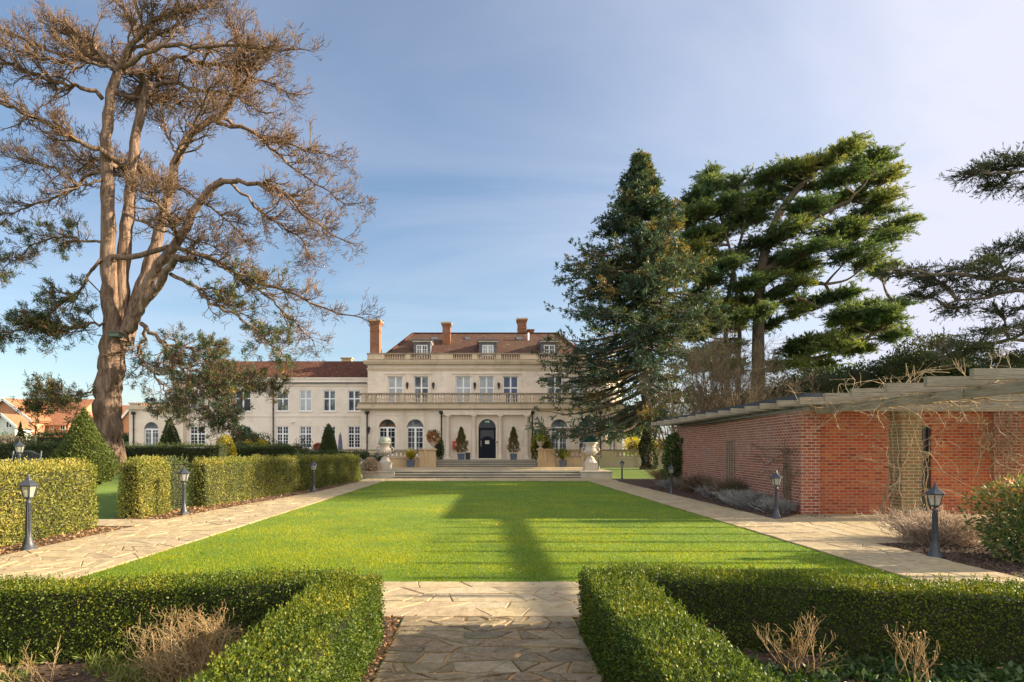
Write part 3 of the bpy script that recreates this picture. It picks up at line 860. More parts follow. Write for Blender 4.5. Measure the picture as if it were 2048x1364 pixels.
# architraves: shallow arched surrounds and square panels over the windows
for o in gops:
    tr = MB()
    A = arc(o[0], o[1], o[3] - wg / 2, 20); c = (o[0] + o[1]) / 2; zsps = o[3] - wg / 2
    B = np.stack([c + (A[:, 0] - c) * 1.22, zsps + (A[:, 1] - zsps) * 1.22], 1)
    for d in (-.05,):
        for k in range(len(A) - 1):
            v = np.concatenate([PG.p(np.array([A[k, 0], A[k + 1, 0], B[k + 1, 0], B[k, 0]]), d, np.array([A[k, 1], A[k + 1, 1], B[k + 1, 1], B[k, 1]])),
                                PG.p(np.array([A[k, 0], A[k + 1, 0], B[k + 1, 0], B[k, 0]]), .01, np.array([A[k, 1], A[k + 1, 1], B[k + 1, 1], B[k, 1]]))])
            tr.add(v, np.array([(3, 2, 1, 0), (0, 1, 5, 4), (2, 3, 7, 6)]))
    for sx in (-1, 1):
        a = c + sx * wg / 2 * 1.11
        pbox(tr, PG, a - .072, a + .072, -.045, .01, .96, zsps)
        pbox(tr, PG, c + sx * .98 - .03, c + sx * .98 + .03, -.03, .01, .96, o[3] + .32)
    pbox(tr, PG, c - .95, c + .95, -.03, .01, o[3] + .32, o[3] + .39)
    tr.build('window_surround', M['ashlar'], house)
tr = MB()
A = arc(.62, 1.72, cop[3] - .55, 20)
for k in range(20):
    c = 1.17; zs_ = cop[3] - .55
    Bk = lambda q_: (c + (q_[0] - c) * 1.25, zs_ + (q_[1] - zs_) * 1.25)
    a0, a1 = A[k], A[k + 1]; b0, b1 = Bk(a0), Bk(a1)
    v = np.concatenate([canted.p(np.array([a0[0], a1[0], b1[0], b0[0]]), -.05, np.array([a0[1], a1[1], b1[1], b0[1]])), canted.p(np.array([a0[0], a1[0], b1[0], b0[0]]), .01, np.array([a0[1], a1[1], b1[1], b0[1]]))])
    tr.add(v, np.array([(3, 2, 1, 0), (0, 1, 5, 4), (2, 3, 7, 6)]))
tr.build("window_surround", M['ashlar'], house)

# ---- entrance: half columns, entablature, door
cz0, cz1 = .96, Z(830, YG)
for cpx in (896, 948, 1000.3, 1052.6):
    c = X(cpx, YG)
    cm = MB()
    cm.box(c - .23, c + .23, YG - .42, YG - .005, cz0, cz0 + .13)
    cm.lathe([(.215, .13), (.215, .19), (.18, .24), (.172, .30), (.17, 1.2), (.150, cz1 - cz0 - .24), (.17, cz1 - cz0 - .22), (.155, cz1 - cz0 - .19), (.205, cz1 - cz0 - .10)], (c, YG - .20, cz0), 20)
    cm.box(c - .22, c + .22, YG - .42, YG - .005, cz1 - .10, cz1)
    cm.build("half_column", M['ashlar'], house)
en = MB()
ea0, ea1 = X(887, YG), X(1061, YG)
en.box(ea0, ea1, YG - .44, YG - .004, cz1 + .001, cz1 + .24)
en.box(ea0 - .04, ea1 + .04, YG - .48, YG - .004, cz1 + .241, cz1 + .34)
en.box(ea0 - .01, ea1 + .01, YG - .40, YG - .004, cz1 + .341, gz1 - .16)
en.build("entablature", M['ashlar'], house)
ds = MB()
A = arc(dop[0], dop[1], dop[3] - dw / 2, 22); c = dc; zs_ = dop[3] - dw / 2
for k in range(22):
    a0, a1 = A[k], A[k + 1]; b0, b1 = [(c + (q_[0] - c) * 1.2, zs_ + (q_[1] - zs_) * 1.2) for q_ in (a0, a1)]
    v = np.concatenate([PG.p(np.array([a0[0], a1[0], b1[0], b0[0]]), -.07, np.array([a0[1], a1[1], b1[1], b0[1]])), PG.p(np.array([a0[0], a1[0], b1[0], b0[0]]), .01, np.array([a0[1], a1[1], b1[1], b0[1]]))])
    ds.add(v, np.array([(3, 2, 1, 0), (0, 1, 5, 4), (2, 3, 7, 6)]))
for sx in (-1, 1):
    a = c + sx * dw / 2 * 1.1
    pbox(ds, PG, a - .07, a + .07, -.065, .01, .96, zs_)
pbox(ds, PG, dop[0] - .14, dop[1] + .14, -.3, .25, .955, 1.029)
ds.build("door_surround", M['ashlar'], house)
dm = MB()
a0, a1, z0, z1 = dop[0], dop[1], dop[2], dop[3]
zsp = z1 - dw / 2
pbox(dm, PG, a0 + .003, a0 + .16, .16, .26, z0, zsp); pbox(dm, PG, a1 - .16, a1 - .003, .16, .26, z0, zsp)
pbox(dm, PG, a0 + .161, a1 - .161, .19, .25, z0, Z(878, YG))                         # lower leaf
AA = arc(dc - .42, dc + .42, Z(878, YG), 12)                                          # raised round head of the leaf panel
dm.add(np.concatenate([PG.p(AA[:, 0], .185, (AA[:, 1] - Z(878, YG)) * .55 + Z(878, YG)), PG.p(AA[:, 0], .25, (AA[:, 1] - Z(878, YG)) * .55 + Z(878, YG))]),
       [tuple(range(13))[::-1], np.array([(k, k + 1, k + 14, k + 13) for k in range(12)])])
pbox(dm, PG, a0 + .161, a1 - .161, .18, .26, Z(860, YG), zsp)
for k in range(4):
    zc = z0 + .16 + k * .33
    pbox(dm, PG, dc - .40, dc + .40, .180, .20, zc, zc + .25)
door = dm.build("front_door", M['door'], house)
MB().add(PG.p(np.array([a0 + .1, a1 - .1, a1 - .1, a0 + .1]), .22, np.array([Z(882, YG), Z(882, YG), Z(858, YG), Z(858, YG)])), [(0, 1, 2, 3)]).build("door_glass", M['glassdark'], door)
A = arc(a0, a1, zsp, 20)
MB().add(PG.p(A[:, 0], .20, A[:, 1]), [tuple(range(21))[::-1]]).build("fanlight", M['glassdark'], door)
nb = MB(); pbox(nb, PG, dc - .17, dc + .17, .165, .179, Z(888, YG), Z(881, YG)); nb.build("notice_plate", M['plate'], door)
hn = MB(); pbox(hn, PG, a0 + .19, a0 + .23, .12, .18, Z(893, YG), Z(881, YG)); hn.build("door_handle", M['urn'], door)
ex = MB(); pbox(ex, PG, dc - .20, dc + .20, .15, .19, Z(845.3, YG), Z(840.8, YG)); exs = ex.build("exit_sign", M['green_sign'], door)
sy = MB()                                                                             # running figure and doorway
zb_ = Z(844.7, YG)
pbox(sy, PG, dc + .04, dc + .13, .142, .149, zb_, zb_ + .13); sy.build('doorway_symbol', M['white'], exs); sy = MB()
pbox(sy, PG, dc - .085, dc - .05, .142, .149, zb_ + .105, zb_ + .135)
pbox(sy, PG, dc - .105, dc - .06, .142, .149, zb_ + .05, zb_ + .10)
pbox(sy, PG, dc - .135, dc - .10, .142, .149, zb_ + .01, zb_ + .05); pbox(sy, PG, dc - .07, dc - .04, .142, .149, zb_, zb_ + .05)
sy.build("running_figure", M['white'], exs)

# ---- balcony over the ground floor
bz0, bz1, brt = Z(815.5, YG), Z(807.5, YG), Z(786.5, YG)
bc = MB()
pts = [(xl - .25, YG - .30), (xr + .12, YG - .30), (ce[0] + .30, ce[1] - .12), (ce[0] + .30, 68), (xl - .25, 68)]
def offs(d): return [(pts[0][0] - d, pts[0][1] - d), (pts[1][0] + d * .4, pts[1][1] - d), (pts[2][0] + d, pts[2][1] - d * .4), (pts[3][0] + d, 68), (pts[4][0] - d, 68)]
bc.prism(offs(-.22), 2, gz1 - .15, gz1 - .002)
bc.prism(offs(-.10), 2, gz1, bz0 - .09)
bc.prism(offs(.10), 2, bz0 - .089, bz0 + .03)
bc.prism(offs(.0), 2, bz0 + .031, bz1)
balc = bc.build("balcony_cornice", M['stone'], house)
rl = MB()
ry = YG - .22
rl.box(xl - .2, xr + .1, ry - .15, ry + .15, bz1 + .001, bz1 + .10); rl.box(xl - .22, xr + .1, ry - .17, ry + .17, brt - .12, brt)
rl.bar((xr + .1, ry, bz1 + .05), (ce[0] + .2, ce[1] - .05, bz1 + .05), .3, .10); rl.bar((xr + .1, ry, brt - .06), (ce[0] + .22, ce[1] - .05, brt - .06), .34, .12)
rl.bar((xl - .05, ry, bz1 + .05), (xl - .05, YU, bz1 + .05), .3, .10); rl.bar((xl - .05, ry, brt - .06), (xl - .05, YU + 1.5, brt - .06), .34, .12)
bal = rl.build("balcony_balustrade", M['stonedark'], house)
peds = [(723, 731), (744.5, 751), (800, 809), (857, 864), (890.5, 902), (941, 950), (1002, 1012), (1049, 1058), (1070, 1081), (1128, 1137), (1186, 1195), (1212, 1219)]
for a, b in peds:
    p_ = MB(); p_.box(X(a, ry), X(b, ry), ry - .14, ry + .14, bz1 + .102, brt - .122); p_.build("pedestal", M['stone'], bal)
hb_ = brt - .122 - bz1 - .102
bp = [(.075, 0), (.075, .05), (.045, .08), (.05, .12), (.085, .27 * hb_ / .6), (.075, .36 * hb_ / .6), (.042, .52 * hb_), (.038, .80 * hb_), (.06, .86 * hb_), (.045, .90 * hb_), (.07, .94 * hb_), (.07, hb_)]
proto = None
def baluster_at(x, y, z, prof, parent, proto):
    if proto is None:
        return MB().lathe(prof, (x, y, z), 8).build("baluster", M['stone'], parent), (x, y, z)
    ob, (x0, y0, z0) = proto
    c = ob.copy(); col.objects.link(c); c.parent = parent; c.location = (x - x0, y - y0, z - z0)
    return proto
for (a, b), (c_, d_) in zip(peds, peds[1:]):
    x0, x1 = X(b, ry), X(c_, ry)
    n = max(1, round((x1 - x0) / .205))
    for k in range(n):
        proto = baluster_at(x0 + (k + .5) * (x1 - x0) / n, ry, bz1 + .102, bp, bal, proto)

# ---- upper floor
ux0, ux1 = X(735.5, YU), 10.45
uz1 = Z(730, YU)
uz0 = bz1 - .02
uops = []
for a, b, g in ((776, 806, 0), (828, 857.5, 1), (911.5, 942, 0), (958, 988, 2), (1006, 1036.5, 3), (1095, 1125, 0), (1140, 1170, 2)):
    uops.append((X(a, YU), X(b, YU), uz0 + .06, Z(752, YU)))
uw = MB()
wall(uw, PU, ux0, ux1, uz0, uz1, uops, .28)
cu = Plane((ux1, YU), (1, 1)); wall(uw, cu, 0, 2.3, uz0, uz1, [], .2)
cue = cu.p(np.float64(2.3), np.float64(0), np.float64(0))
uw.add([(cue[0], cue[1], uz0), (cue[0], 68, uz0), (cue[0], 68, uz1), (cue[0], cue[1], uz1)], [(0, 1, 2, 3)])
uw.add([(ux0, 68, uz0), (ux0, YU, uz0), (ux0, YU, uz1), (ux0, 68, uz1)], [(0, 1, 2, 3)])
uw.build("upper_wall", M['render'], house)
gl = ['glassblind', 'glassroom', 'glassblind', 'glassblind', 'glassblue', 'glassroom', 'glassblind']
for o, g in zip(uops, gl): window(house, PU, o, 'cross', g)
for o in uops:
    ar_ = MB()
    for a in (o[0] - .13, o[1] + .13): pbox(ar_, PU, a - .10, a + .10, -.04, .01, uz0 + .03, o[3] + .0)
    pbox(ar_, PU, o[0] - .23, o[1] + .23, -.042, .01, o[3] + .001, o[3] + .17)
    pbox(ar_, PU, o[0] - .29, o[1] + .29, -.12, .01, o[3] + .171, o[3] + .25)
    ar_.build('window_architrave', M['ashlar'], house)
ar_ = MB()
for k in range(7):                                                    # corner quoins
    z_ = uz0 + .05 + k * .45
    pbox(ar_, PU, ux0, ux0 + (.62 if k % 2 else .42), -.025, .01, z_, z_ + .43)
ar_.build("corner_quoin", M['ashlar'], house)
co = MB()
upts = [(ux0, YU), (ux1, YU), (cue[0], cue[1]), (cue[0], 68.2), (ux0, 68.2)]
def uoff(d): return [(upts[0][0] - d, upts[0][1] - d), (upts[1][0] + d * .4, upts[1][1] - d), (upts[2][0] + d, upts[2][1] - d * .4), (upts[3][0] + d, 68.2 + d), (upts[4][0] - d, 68.2 + d)]
co.prism(uoff(.05), 2, Z(741.5, YU), Z(738.5, YU)); co.prism(uoff(.08), 2, Z(738.5, YU) + .001, Z(736, YU))
co.prism(uoff(.10), 2, uz1 + .001, uz1 + .08); co.prism(uoff(.30), 2, uz1 + .081, Z(724.5, YU)); co.prism(uoff(.36), 2, Z(724.5, YU) + .001, Z(721.5, YU)); 
co.build("cornice", M['stone'], house)
# roof-level balustrade
rp = MB()
py_ = YU + .12
pt0, pt1 = Z(721.5, YU) + .001, Z(706, YU)
rp.box(ux0 - .05, ux1 + .1, py_ - .14, py_ + .14, pt0, pt0 + .14); rp.box(ux0 - .08, ux1 + .1, py_ - .17, py_ + .17, pt1 - .10, pt1)
rp.bar((ux1 + .1, py_, pt0 + .07), (cue[0] - .1, cue[1] + .1, pt0 + .07), .28, .14); rp.bar((ux1 + .1, py_, pt1 - .05), (cue[0] - .1, cue[1] + .1, pt1 - .05), .34, .10)
rp.bar((ux0 + .08, py_, pt1 - .05), (ux0 + .08, 66, pt1 - .05), .34, .10); rp.bar((ux0 + .08, py_, (pt0 + pt1) / 2), (ux0 + .08, 66, (pt0 + pt1) / 2), .24, pt1 - pt0 - .1)
rbal = rp.build("roof_balustrade", M['stonedark'], house)
rpeds = [(736.8, 769), (811, 821), (862, 906), (944, 955), (992, 1002), (1040, 1076), (1115, 1127), (1165, 1175), (1200, 1215)]
for a, b in rpeds:
    p_ = MB(); p_.box(X(a, py_), X(b, py_), py_ - .13, py_ + .13, pt0 + .142, pt1 - .102); p_.build("pedestal", M['stone'], rbal)
hr = pt1 - .102 - pt0 - .142
rprof = [(.07, 0), (.07, .03), (.042, .05), (.078, .35 * hr), (.04, .6 * hr), (.036, .8 * hr), (.065, .92 * hr), (.065, hr)]
proto = None
for (a, b), (c_, d_) in zip(rpeds, rpeds[1:]):
    x0, x1 = X(b, py_), X(c_, py_)
    n = max(1, round((x1 - x0) / .21))
    for k in range(n):
        proto = baluster_at(x0 + (k + .5) * (x1 - x0) / n, py_, pt0 + .142, rprof, rbal, proto)

# ---- roof, dormers, chimneys
ex0, ex1, ey0, ey1, ez = -9.35, 9.75, 56.15, 68, 9.28
rx0, rx1, ryr, rz = X(826, 62), X(1113.5, 62), 62.0, Z(667, 62)
rf = MB()
rf.add([(ex0, ey0, ez), (ex1, ey0, ez), (ex1, ey1, ez), (ex0, ey1, ez), (rx0, ryr, rz), (rx1, ryr, rz)],
       [np.array([(0, 1, 5, 4), (2, 3, 4, 5)]), np.array([(1, 2, 5), (3, 0, 4)])])
roof = rf.build("main_roof", M['rooftile'], house)
rg = MB()
for a, b in (((ex0, ey0, ez), (rx0, ryr, rz)), ((ex1, ey0, ez), (rx1, ryr, rz)), ((rx0, ryr, rz), (rx1, ryr, rz))):
    rg.bar(np.array(a) + (0, 0, .03), np.array(b) + (0, 0, .03), .2, .1)
rg.build("ridge_tiles", M['rooftile2'], roof)
slope = (rz - ez) / (ryr - ey0)
def rooz(y): return ez + (y - ey0) * slope
for a, b in ((827, 860.5), (958, 993.5), (1082, 1115.5)):
    yd = 57.25; x0, x1 = X(a, yd), X(b, yd); zt = Z(684.2, yd); zb = 9.6
    PD = Plane((0, yd), (1, 0))
    op = (X((a + b) / 2 - 11.3, yd), X((a + b) / 2 + 11.3, yd), 9.75, Z(689.5, yd))
    d_ = MB(); wall(d_, PD, x0, x1, zb, zt, [op], .15)
    d_.add([(x0, yd, zb), (x0, yd, zt), (x0, 60.5, zt), (x0, 60.5, zb)], [(0, 1, 2, 3)]); d_.add([(x1, yd, zb), (x1, 60.5, zb), (x1, 60.5, zt), (x1, yd, zt)], [(0, 1, 2, 3)])
    dr = d_.build("dormer", M['lead'], house)
    window(dr, PD, op, 'dormer', 'glassblind' if a == 958 else 'glassroom', .03, "dormer_window", .08)
    k = MB(); k.box(x0 - .10, x1 + .10, yd - .17, 60.6, zt + .001, zt + .09); k.build("dormer_fascia", M['ashlar'], dr)
    k = MB(); k.box(x0 - .18, x1 + .18, yd - .25, 60.7, zt + .092, zt + .2); k.build("dormer_roof", M['lead'], dr)
def chimney(x0, x1, y0, y1, zb, zt, cap):
    c = MB(); c.box(x0, x1, y0, y1, zb, zt - .5)
    e = .03
    for k in range(4): c.box(x0 - e * k, x1 + e * k, y0 - e * k, y1 + e * k, zt - .5 + .09 * k + .001, zt - .5 + .09 * (k + 1))
    c.box(x0 - .03, x1 + .03, y0 - .03, y1 + .03, zt - 1.0, zt - .92)
    ch = c.build("chimney", M['chimney'], house)
    k = MB(); k.box(x0 - .13, x1 + .13, y0 - .13, y1 + .13, zt - .139, zt); k.build("chimney_cap", M[cap], ch)
    return ch
chimney(X(740, 56), X(758.6, 56), 56, 57.3, 9.0, Z(639, 56), 'honey')
chimney(X(885, 59.6), X(900.5, 59.6), 59.6, 60.6, 10.4, Z(644, 59.6), 'honey')
chimney(X(1036, 63), X(1053, 63), 63, 64.2, 11, Z(636, 63), 'stone')
c = MB(); c.box(X(1056, 65), X(1067, 65), 65, 66, 11, Z(661, 65)); c.box(X(1054, 65), X(1069, 65), 64.9, 66.1, Z(661, 65) + .001, Z(658.5, 65)); c.build("small_stack", M['chimney'], house)
v_ = MB(); v_.lathe([(.09, 0), (.09, .75)], (X(1056.3, 60.6), 60.6, rooz(60.6) - .1), 10); v_.build("vent_pipe", M['white'], house)
for px_, w__ in ((935, .5), (1038, .5), (869, .6)):
    y_ = 60.9; k = MB(); k.add([(X(px_, y_) - w__ / 2, y_ - .25, rooz(y_ - .25) + .05), (X(px_, y_) + w__ / 2, y_ - .25, rooz(y_ - .25) + .05), (X(px_, y_) + w__ / 2, y_ + .25, rooz(y_ + .25) + .04), (X(px_, y_) - w__ / 2, y_ + .25, rooz(y_ + .25) + .04)], [(0, 1, 2, 3)])
    k.bar((X(px_, y_) - w__ / 2, y_ - .25, rooz(y_ - .25) + .02), (X(px_, y_) + w__ / 2, y_ - .25, rooz(y_ - .25) + .02), .06, .06)
    k.build("roof_vent", M['lead'], house)

# ---- lead downpipes with hopper heads
def pipe(x, y, z0, zh, parent=house):
    p_ = MB(); p_.lathe([(.055, 0), (.055, zh - z0)], (x, y - .09, z0), 8)
    for zc in np.linspace(z0 + .3, zh - .3, 4): p_.lathe([(.075, 0), (.075, .09)], (x, y - .09, zc), 8)
    p_.lathe([(.06, 0), (.17, .12), (.19, .14), (.19, .26), (.16, .28), (.08, .31)], (x, y - .13, zh - .1), 8)
    return p_.build("downpipe", M['dark'], parent)
for px_ in (734.6, 883, 1064.5, 1200.6): pipe(X(px_, YG), YG, .95, Z(827, YG))
# ---- wall lanterns
def wlantern(x, y, z, s=1.0):
    l = MB(); l.lathe([(.02, -.30), (.04, -.26), (.07, -.2), (.12, .12), (.15, .14), (.05, .26), (.02, .30)], (x, y - .22, z), 6, smooth=False)
    l.bar((x, y - .22, z - .28), (x, y, z - .28), .03, .03)
    return l.build("wall_lantern", M['dark'], house)
for px_ in (815, 867, 949.5, 997.5): wlantern(X(px_, YU), YU, Z(771.5, YU))
for px_ in (738.5, 922, 1026.3): wlantern(X(px_, YG), YG, Z(860, YG))
for px_ in (365, 439): wlantern(X(px_, YW), YW, Z(860, YW))

# ---- west wing
wz1 = Z(756, YW)
wx0, wx1 = X(348, YW), X(736, YW)
wops = []
for a, b in ((553, 577.5), (599, 623.5), (646.5, 671.5), (696, 721)):
    wops.append((X(a, YW), X(b, YW), Z(822.5, YW), Z(780.5, YW), False, 'cross')); wops.append((X(a, YW), X(b, YW), Z(896, YW), Z(852, YW), False, 'small'))
for a, b in ((379.5, 411), (470.5, 502)):
    wops.append((X(a, YW), X(b, YW), Z(823, YW), Z(779.5, YW), False, 'cross')); wops.append((X(a, YW), X(b, YW), Z(896, YW), Z(852, YW), False, 'small'))
ww = MB()
wall(ww, PWn, wx0, wx1 + .3, .9, wz1, [o[:5] for o in wops], .22)
ww.add([(wx0, 66, .9), (wx0, YW, .9), (wx0, YW, wz1), (wx0, 66, wz1)], [(0, 1, 2, 3)])
ww.build("wing_wall", M['wing'], house)
gcyc = ['glassroom', 'glassdark', 'glassblind', 'glassroom', 'glassroom', 'glassdark', 'glassroom', 'glassdark', 'glassroom', 'glassdark', 'glassdark', 'glassroom']
for o, g in zip(wops, gcyc): window(house, PWn, o[:5], o[5], g, .06, "window", .12)
tw = MB()
for o in wops: pbox(tw, PWn, o[0] - .05, o[1] + .05, -.06, .01, o[2] - .09, o[2] - .002)
pbox(tw, PWn, wx0 - .03, wx1, -.05, .01, Z(833.5, YW), Z(830.8, YW))
pbox(tw, PWn, wx0 - .1, wx1, -.14, .01, Z(769, YW), Z(765.5, YW)); pbox(tw, PWn, wx0 - .06, wx1, -.07, .01, Z(772, YW), Z(769, YW) - .001)
pbox(tw, PWn, wx0 - .06, wx1, -.06, .01, Z(758, YW), Z(755, YW))
tw.build("string_course", M['wing'], house)
gt = MB(); gt.box(wx0 - .1, wx1 - .05, YW - .19, YW - .145, Z(767.5, YW), Z(765, YW)); gt.build("gutter", M['dark'], house)
wr = MB(); wrz = Z(722.5, 61.5)
wr.add([(X(405, 57.3), 57.25, wz1 - .05), (ux0 + .05, 57.25, wz1 - .05), (ux0 + .05, 61.5, wrz), (X(430, 61.5), 61.5, wrz), (ux0 + .05, 66, wz1 - .05), (X(405, 57.3), 66, wz1 - .05)], [(0, 1, 2, 3), (3, 2, 4, 5)])
wr.add([(X(405, 57.3), 57.25, wz1 - .05), (X(430, 61.5), 61.5, wrz), (X(405, 57.3), 66, wz1 - .05)], [(0, 1, 2)])
wroof = wr.build("wing_roof", M['rooftile2'], house)
c = MB(); c.box(X(683, 62.5), X(702, 62.5), 62.5, 63.3, 8.5, Z(717, 62.5)); c.box(X(681, 62.5), X(704, 62.5), 62.4, 63.4, Z(717, 62.5) + .001, Z(715, 62.5)); c.build("small_stack", M['honey'], house)
for px_, zt in ((547, 767), (369, 800)):
    pipe(X(px_, YW), YW, .95, Z(zt, YW))
# pavilion at the far left with its own parapet
PV = Plane((0, 56.4), (1, 0)); YV = 56.4
vx0, vx1 = X(258, YV), X(366, YV); vz1 = Z(819, YV)
vop = (X(288, YV), X(317, YV), .96, Z(844, YV), True)
vw = MB(); wall(vw, PV, vx0, vx1, .9, vz1, [vop], .25)
vw.add([(vx0, 64, .9), (vx0, YV, .9), (vx0, YV, vz1), (vx0, 64, vz1)], [(0, 1, 2, 3)]); vw.add([(vx1, YV, .9), (vx1, YW, .9), (vx1, YW, vz1), (vx1, YV, vz1)], [(0, 1, 2, 3)])
vw.build("pavilion_wall", M['ashlar'], house)
window(house, PV, vop, 'french', ('glassroom', 'glassroom'))
vc = MB(); vc.box(vx0 - .2, vx1 + .2, YV - .2, 64, vz1 + .001, vz1 + .22); vc.box(vx0, vx1, YV, YV + .3, vz1 + .221, vz1 + .36); vc.box(vx0 - .05, vx1 + .05, YV - .05, YV + .35, Z(807.5, YV), Z(805, YV))
pav = vc.build("pavilion_parapet", M['stone'], house)
zq0, zq1 = vz1 + .361, Z(807.5, YV) - .001
for a, b in ((258.5, 276), (302, 322), (348, 365.5)): p_ = MB(); p_.box(X(a, YV), X(b, YV), YV + .03, YV + .27, zq0, zq1); p_.build("pedestal", M['stone'], pav)
proto = None; hq = zq1 - zq0
for a, b in ((276, 302), (322, 348)):
    for k in range(5):
        proto = baluster_at(X(a + (k + .5) * (b - a) / 5, YV), YV + .15, zq0, [(.07, 0), (.045, .05), (.08, .35 * hq), (.04, .65 * hq), (.07, hq)], pav, proto)
pipe(X(268, YV), YV, .95, Z(828, YV))
# red cabinet beside the portico column, slot sign and small box: fixed to the wall
rc = MB(); pbox(rc, PG, X(905.5, YG), X(919.5, YG), -.22, -.002, Z(899, YG), Z(882, YG)); rcb = rc.build("red_cabinet", M['red'], house)
k = MB(); pbox(k, PG, X(911.5, YG), X(916.5, YG), -.235, -.221, Z(893.5, YG), Z(887.5, YG)); k.build("cabinet_window", M['white'], rcb)
k = MB(); pbox(k, PG, X(933, YG), X(936.5, YG), -.07, -.002, Z(890, YG), Z(881, YG)); k.build("entry_panel", M['lead'], house)
k = MB(); pbox(k, PG, X(992.5, YG), X(995, YG), -.30, -.20, Z(885.5, YG), Z(883, YG)); k.build("bell_push", M['dark'], house)
k = MB(); k.lathe([(.14, 0), (.16, .05), (.05, .12)], (X(586.5, YW), YW - .1, Z(845, YW)), 10); k.build("alarm_dome", M['white'], house)
# ================================================================== terrace balustrades
YB = 49.0
def balustrade(label, x0, x1, piers, peds, z0=.43):
    zr = Z(899.5, YB)
    b = thing("terrace_balustrade", label, "balustrade", ((x0 + x1) / 2, YB, z0), "stone balustrades along the terrace")
    k = MB(); k.box(x0, x1, YB - .12, YB + .18, z0 - .1, Z(916.5, YB)); k.box(x0, x1, YB - .16, YB + .22, Z(916.5, YB) + .001, Z(914.8, YB)); k.build("base_wall", M['honey'] if x0 < 0 else M['stone'], b)
    k = MB(); k.box(x0, x1, YB - .17, YB + .23, zr - .09, zr + .02); k.build("rail", M['stonedark'], b)
    zb0, zb1 = Z(914.8, YB) + .002, zr - .092
    ends = sorted(piers + peds)
    for a, c in piers:                                     # big end pier with a scrolled bracket
        p_ = MB(); p_.box(a, c, YB - .35, YB + .35, z0 - .1, z0 + .32); p_.box(a + .05, c - .05, YB - .30, YB + .30, z0 + .321, zr - .02); p_.box(a - .05, c + .05, YB - .40, YB + .40, zr - .019, zr + .07)
        m_ = (a + c) / 2; w_ = c - a
        p_.prism([(m_ - .16, z0 + .33), (m_ - .02, z0 + .33), (m_ + .02, zr - .45), (m_ - .05, zr - .022), (m_ - .24, zr - .022), (m_ - .22, zr - .4)], 1, YB - .38, YB - .301)
        p_.build("end_pier", M['honey'], b)
    for a, c in peds:
        p_ = MB(); p_.box(a, c, YB - .15, YB + .2, zb0, zb1); p_.prism([(a - .12, zb0 - .3), (a + .06, zb0 - .3), (a + .1, zb1 - .2), (a + .02, zb1), (a - .18, zb1), (a - .16, zb1 - .25)], 1, YB - .24, YB - .161); p_.build("pedestal", M['stone'], b)
    xs_ = [x0] + [v for e in ends for v in e] + [x1]
    gaps = [(xs_[i], xs_[i + 1]) for i in range(0, len(xs_), 2) if xs_[i + 1] - xs_[i] > .4]
    for a, c in gaps:                                      # pierced oval tracery, one mesh per bay
        n = max(1, round((c - a) / .30)); w_ = (c - a) / n; t_ = MB(); hz = (zb1 - zb0) / 2
        for q_ in range(n):
            cx_ = a + (q_ + .5) * w_
            th = np.linspace(0, 2 * math.pi, 19)
            pts = np.stack([cx_ + np.cos(th) * w_ * .38, np.full(19, YB + .03), zb0 + hz + np.sin(th) * (hz - .03)], 1)
            t_.tube(pts, .045, 5)
            t_.box(cx_ - w_ / 2 - .03, cx_ - w_ / 2 + .03, YB - .03, YB + .09, zb0 + .01, zb1 - .01)
        t_.build("pierced_panel", M['stone'], b)
    return b
balustrade("honey stone terrace balustrade with pierced ovals left of the entrance steps", -14.5, -3.58, [(X(838, YB), -3.58)], [(X(742, YB), X(756, YB)), (X(700, YB), X(710, YB)), (X(640, YB), X(650, YB))])
balustrade("long stone terrace balustrade right of the entrance steps, running behind the fir trunk", 4.03, 16, [(4.03, X(1110, YB))], [(X(1165, YB), X(1178, YB)), (X(1207, YB), X(1229, YB)), (X(1300, YB), X(1312, YB))])

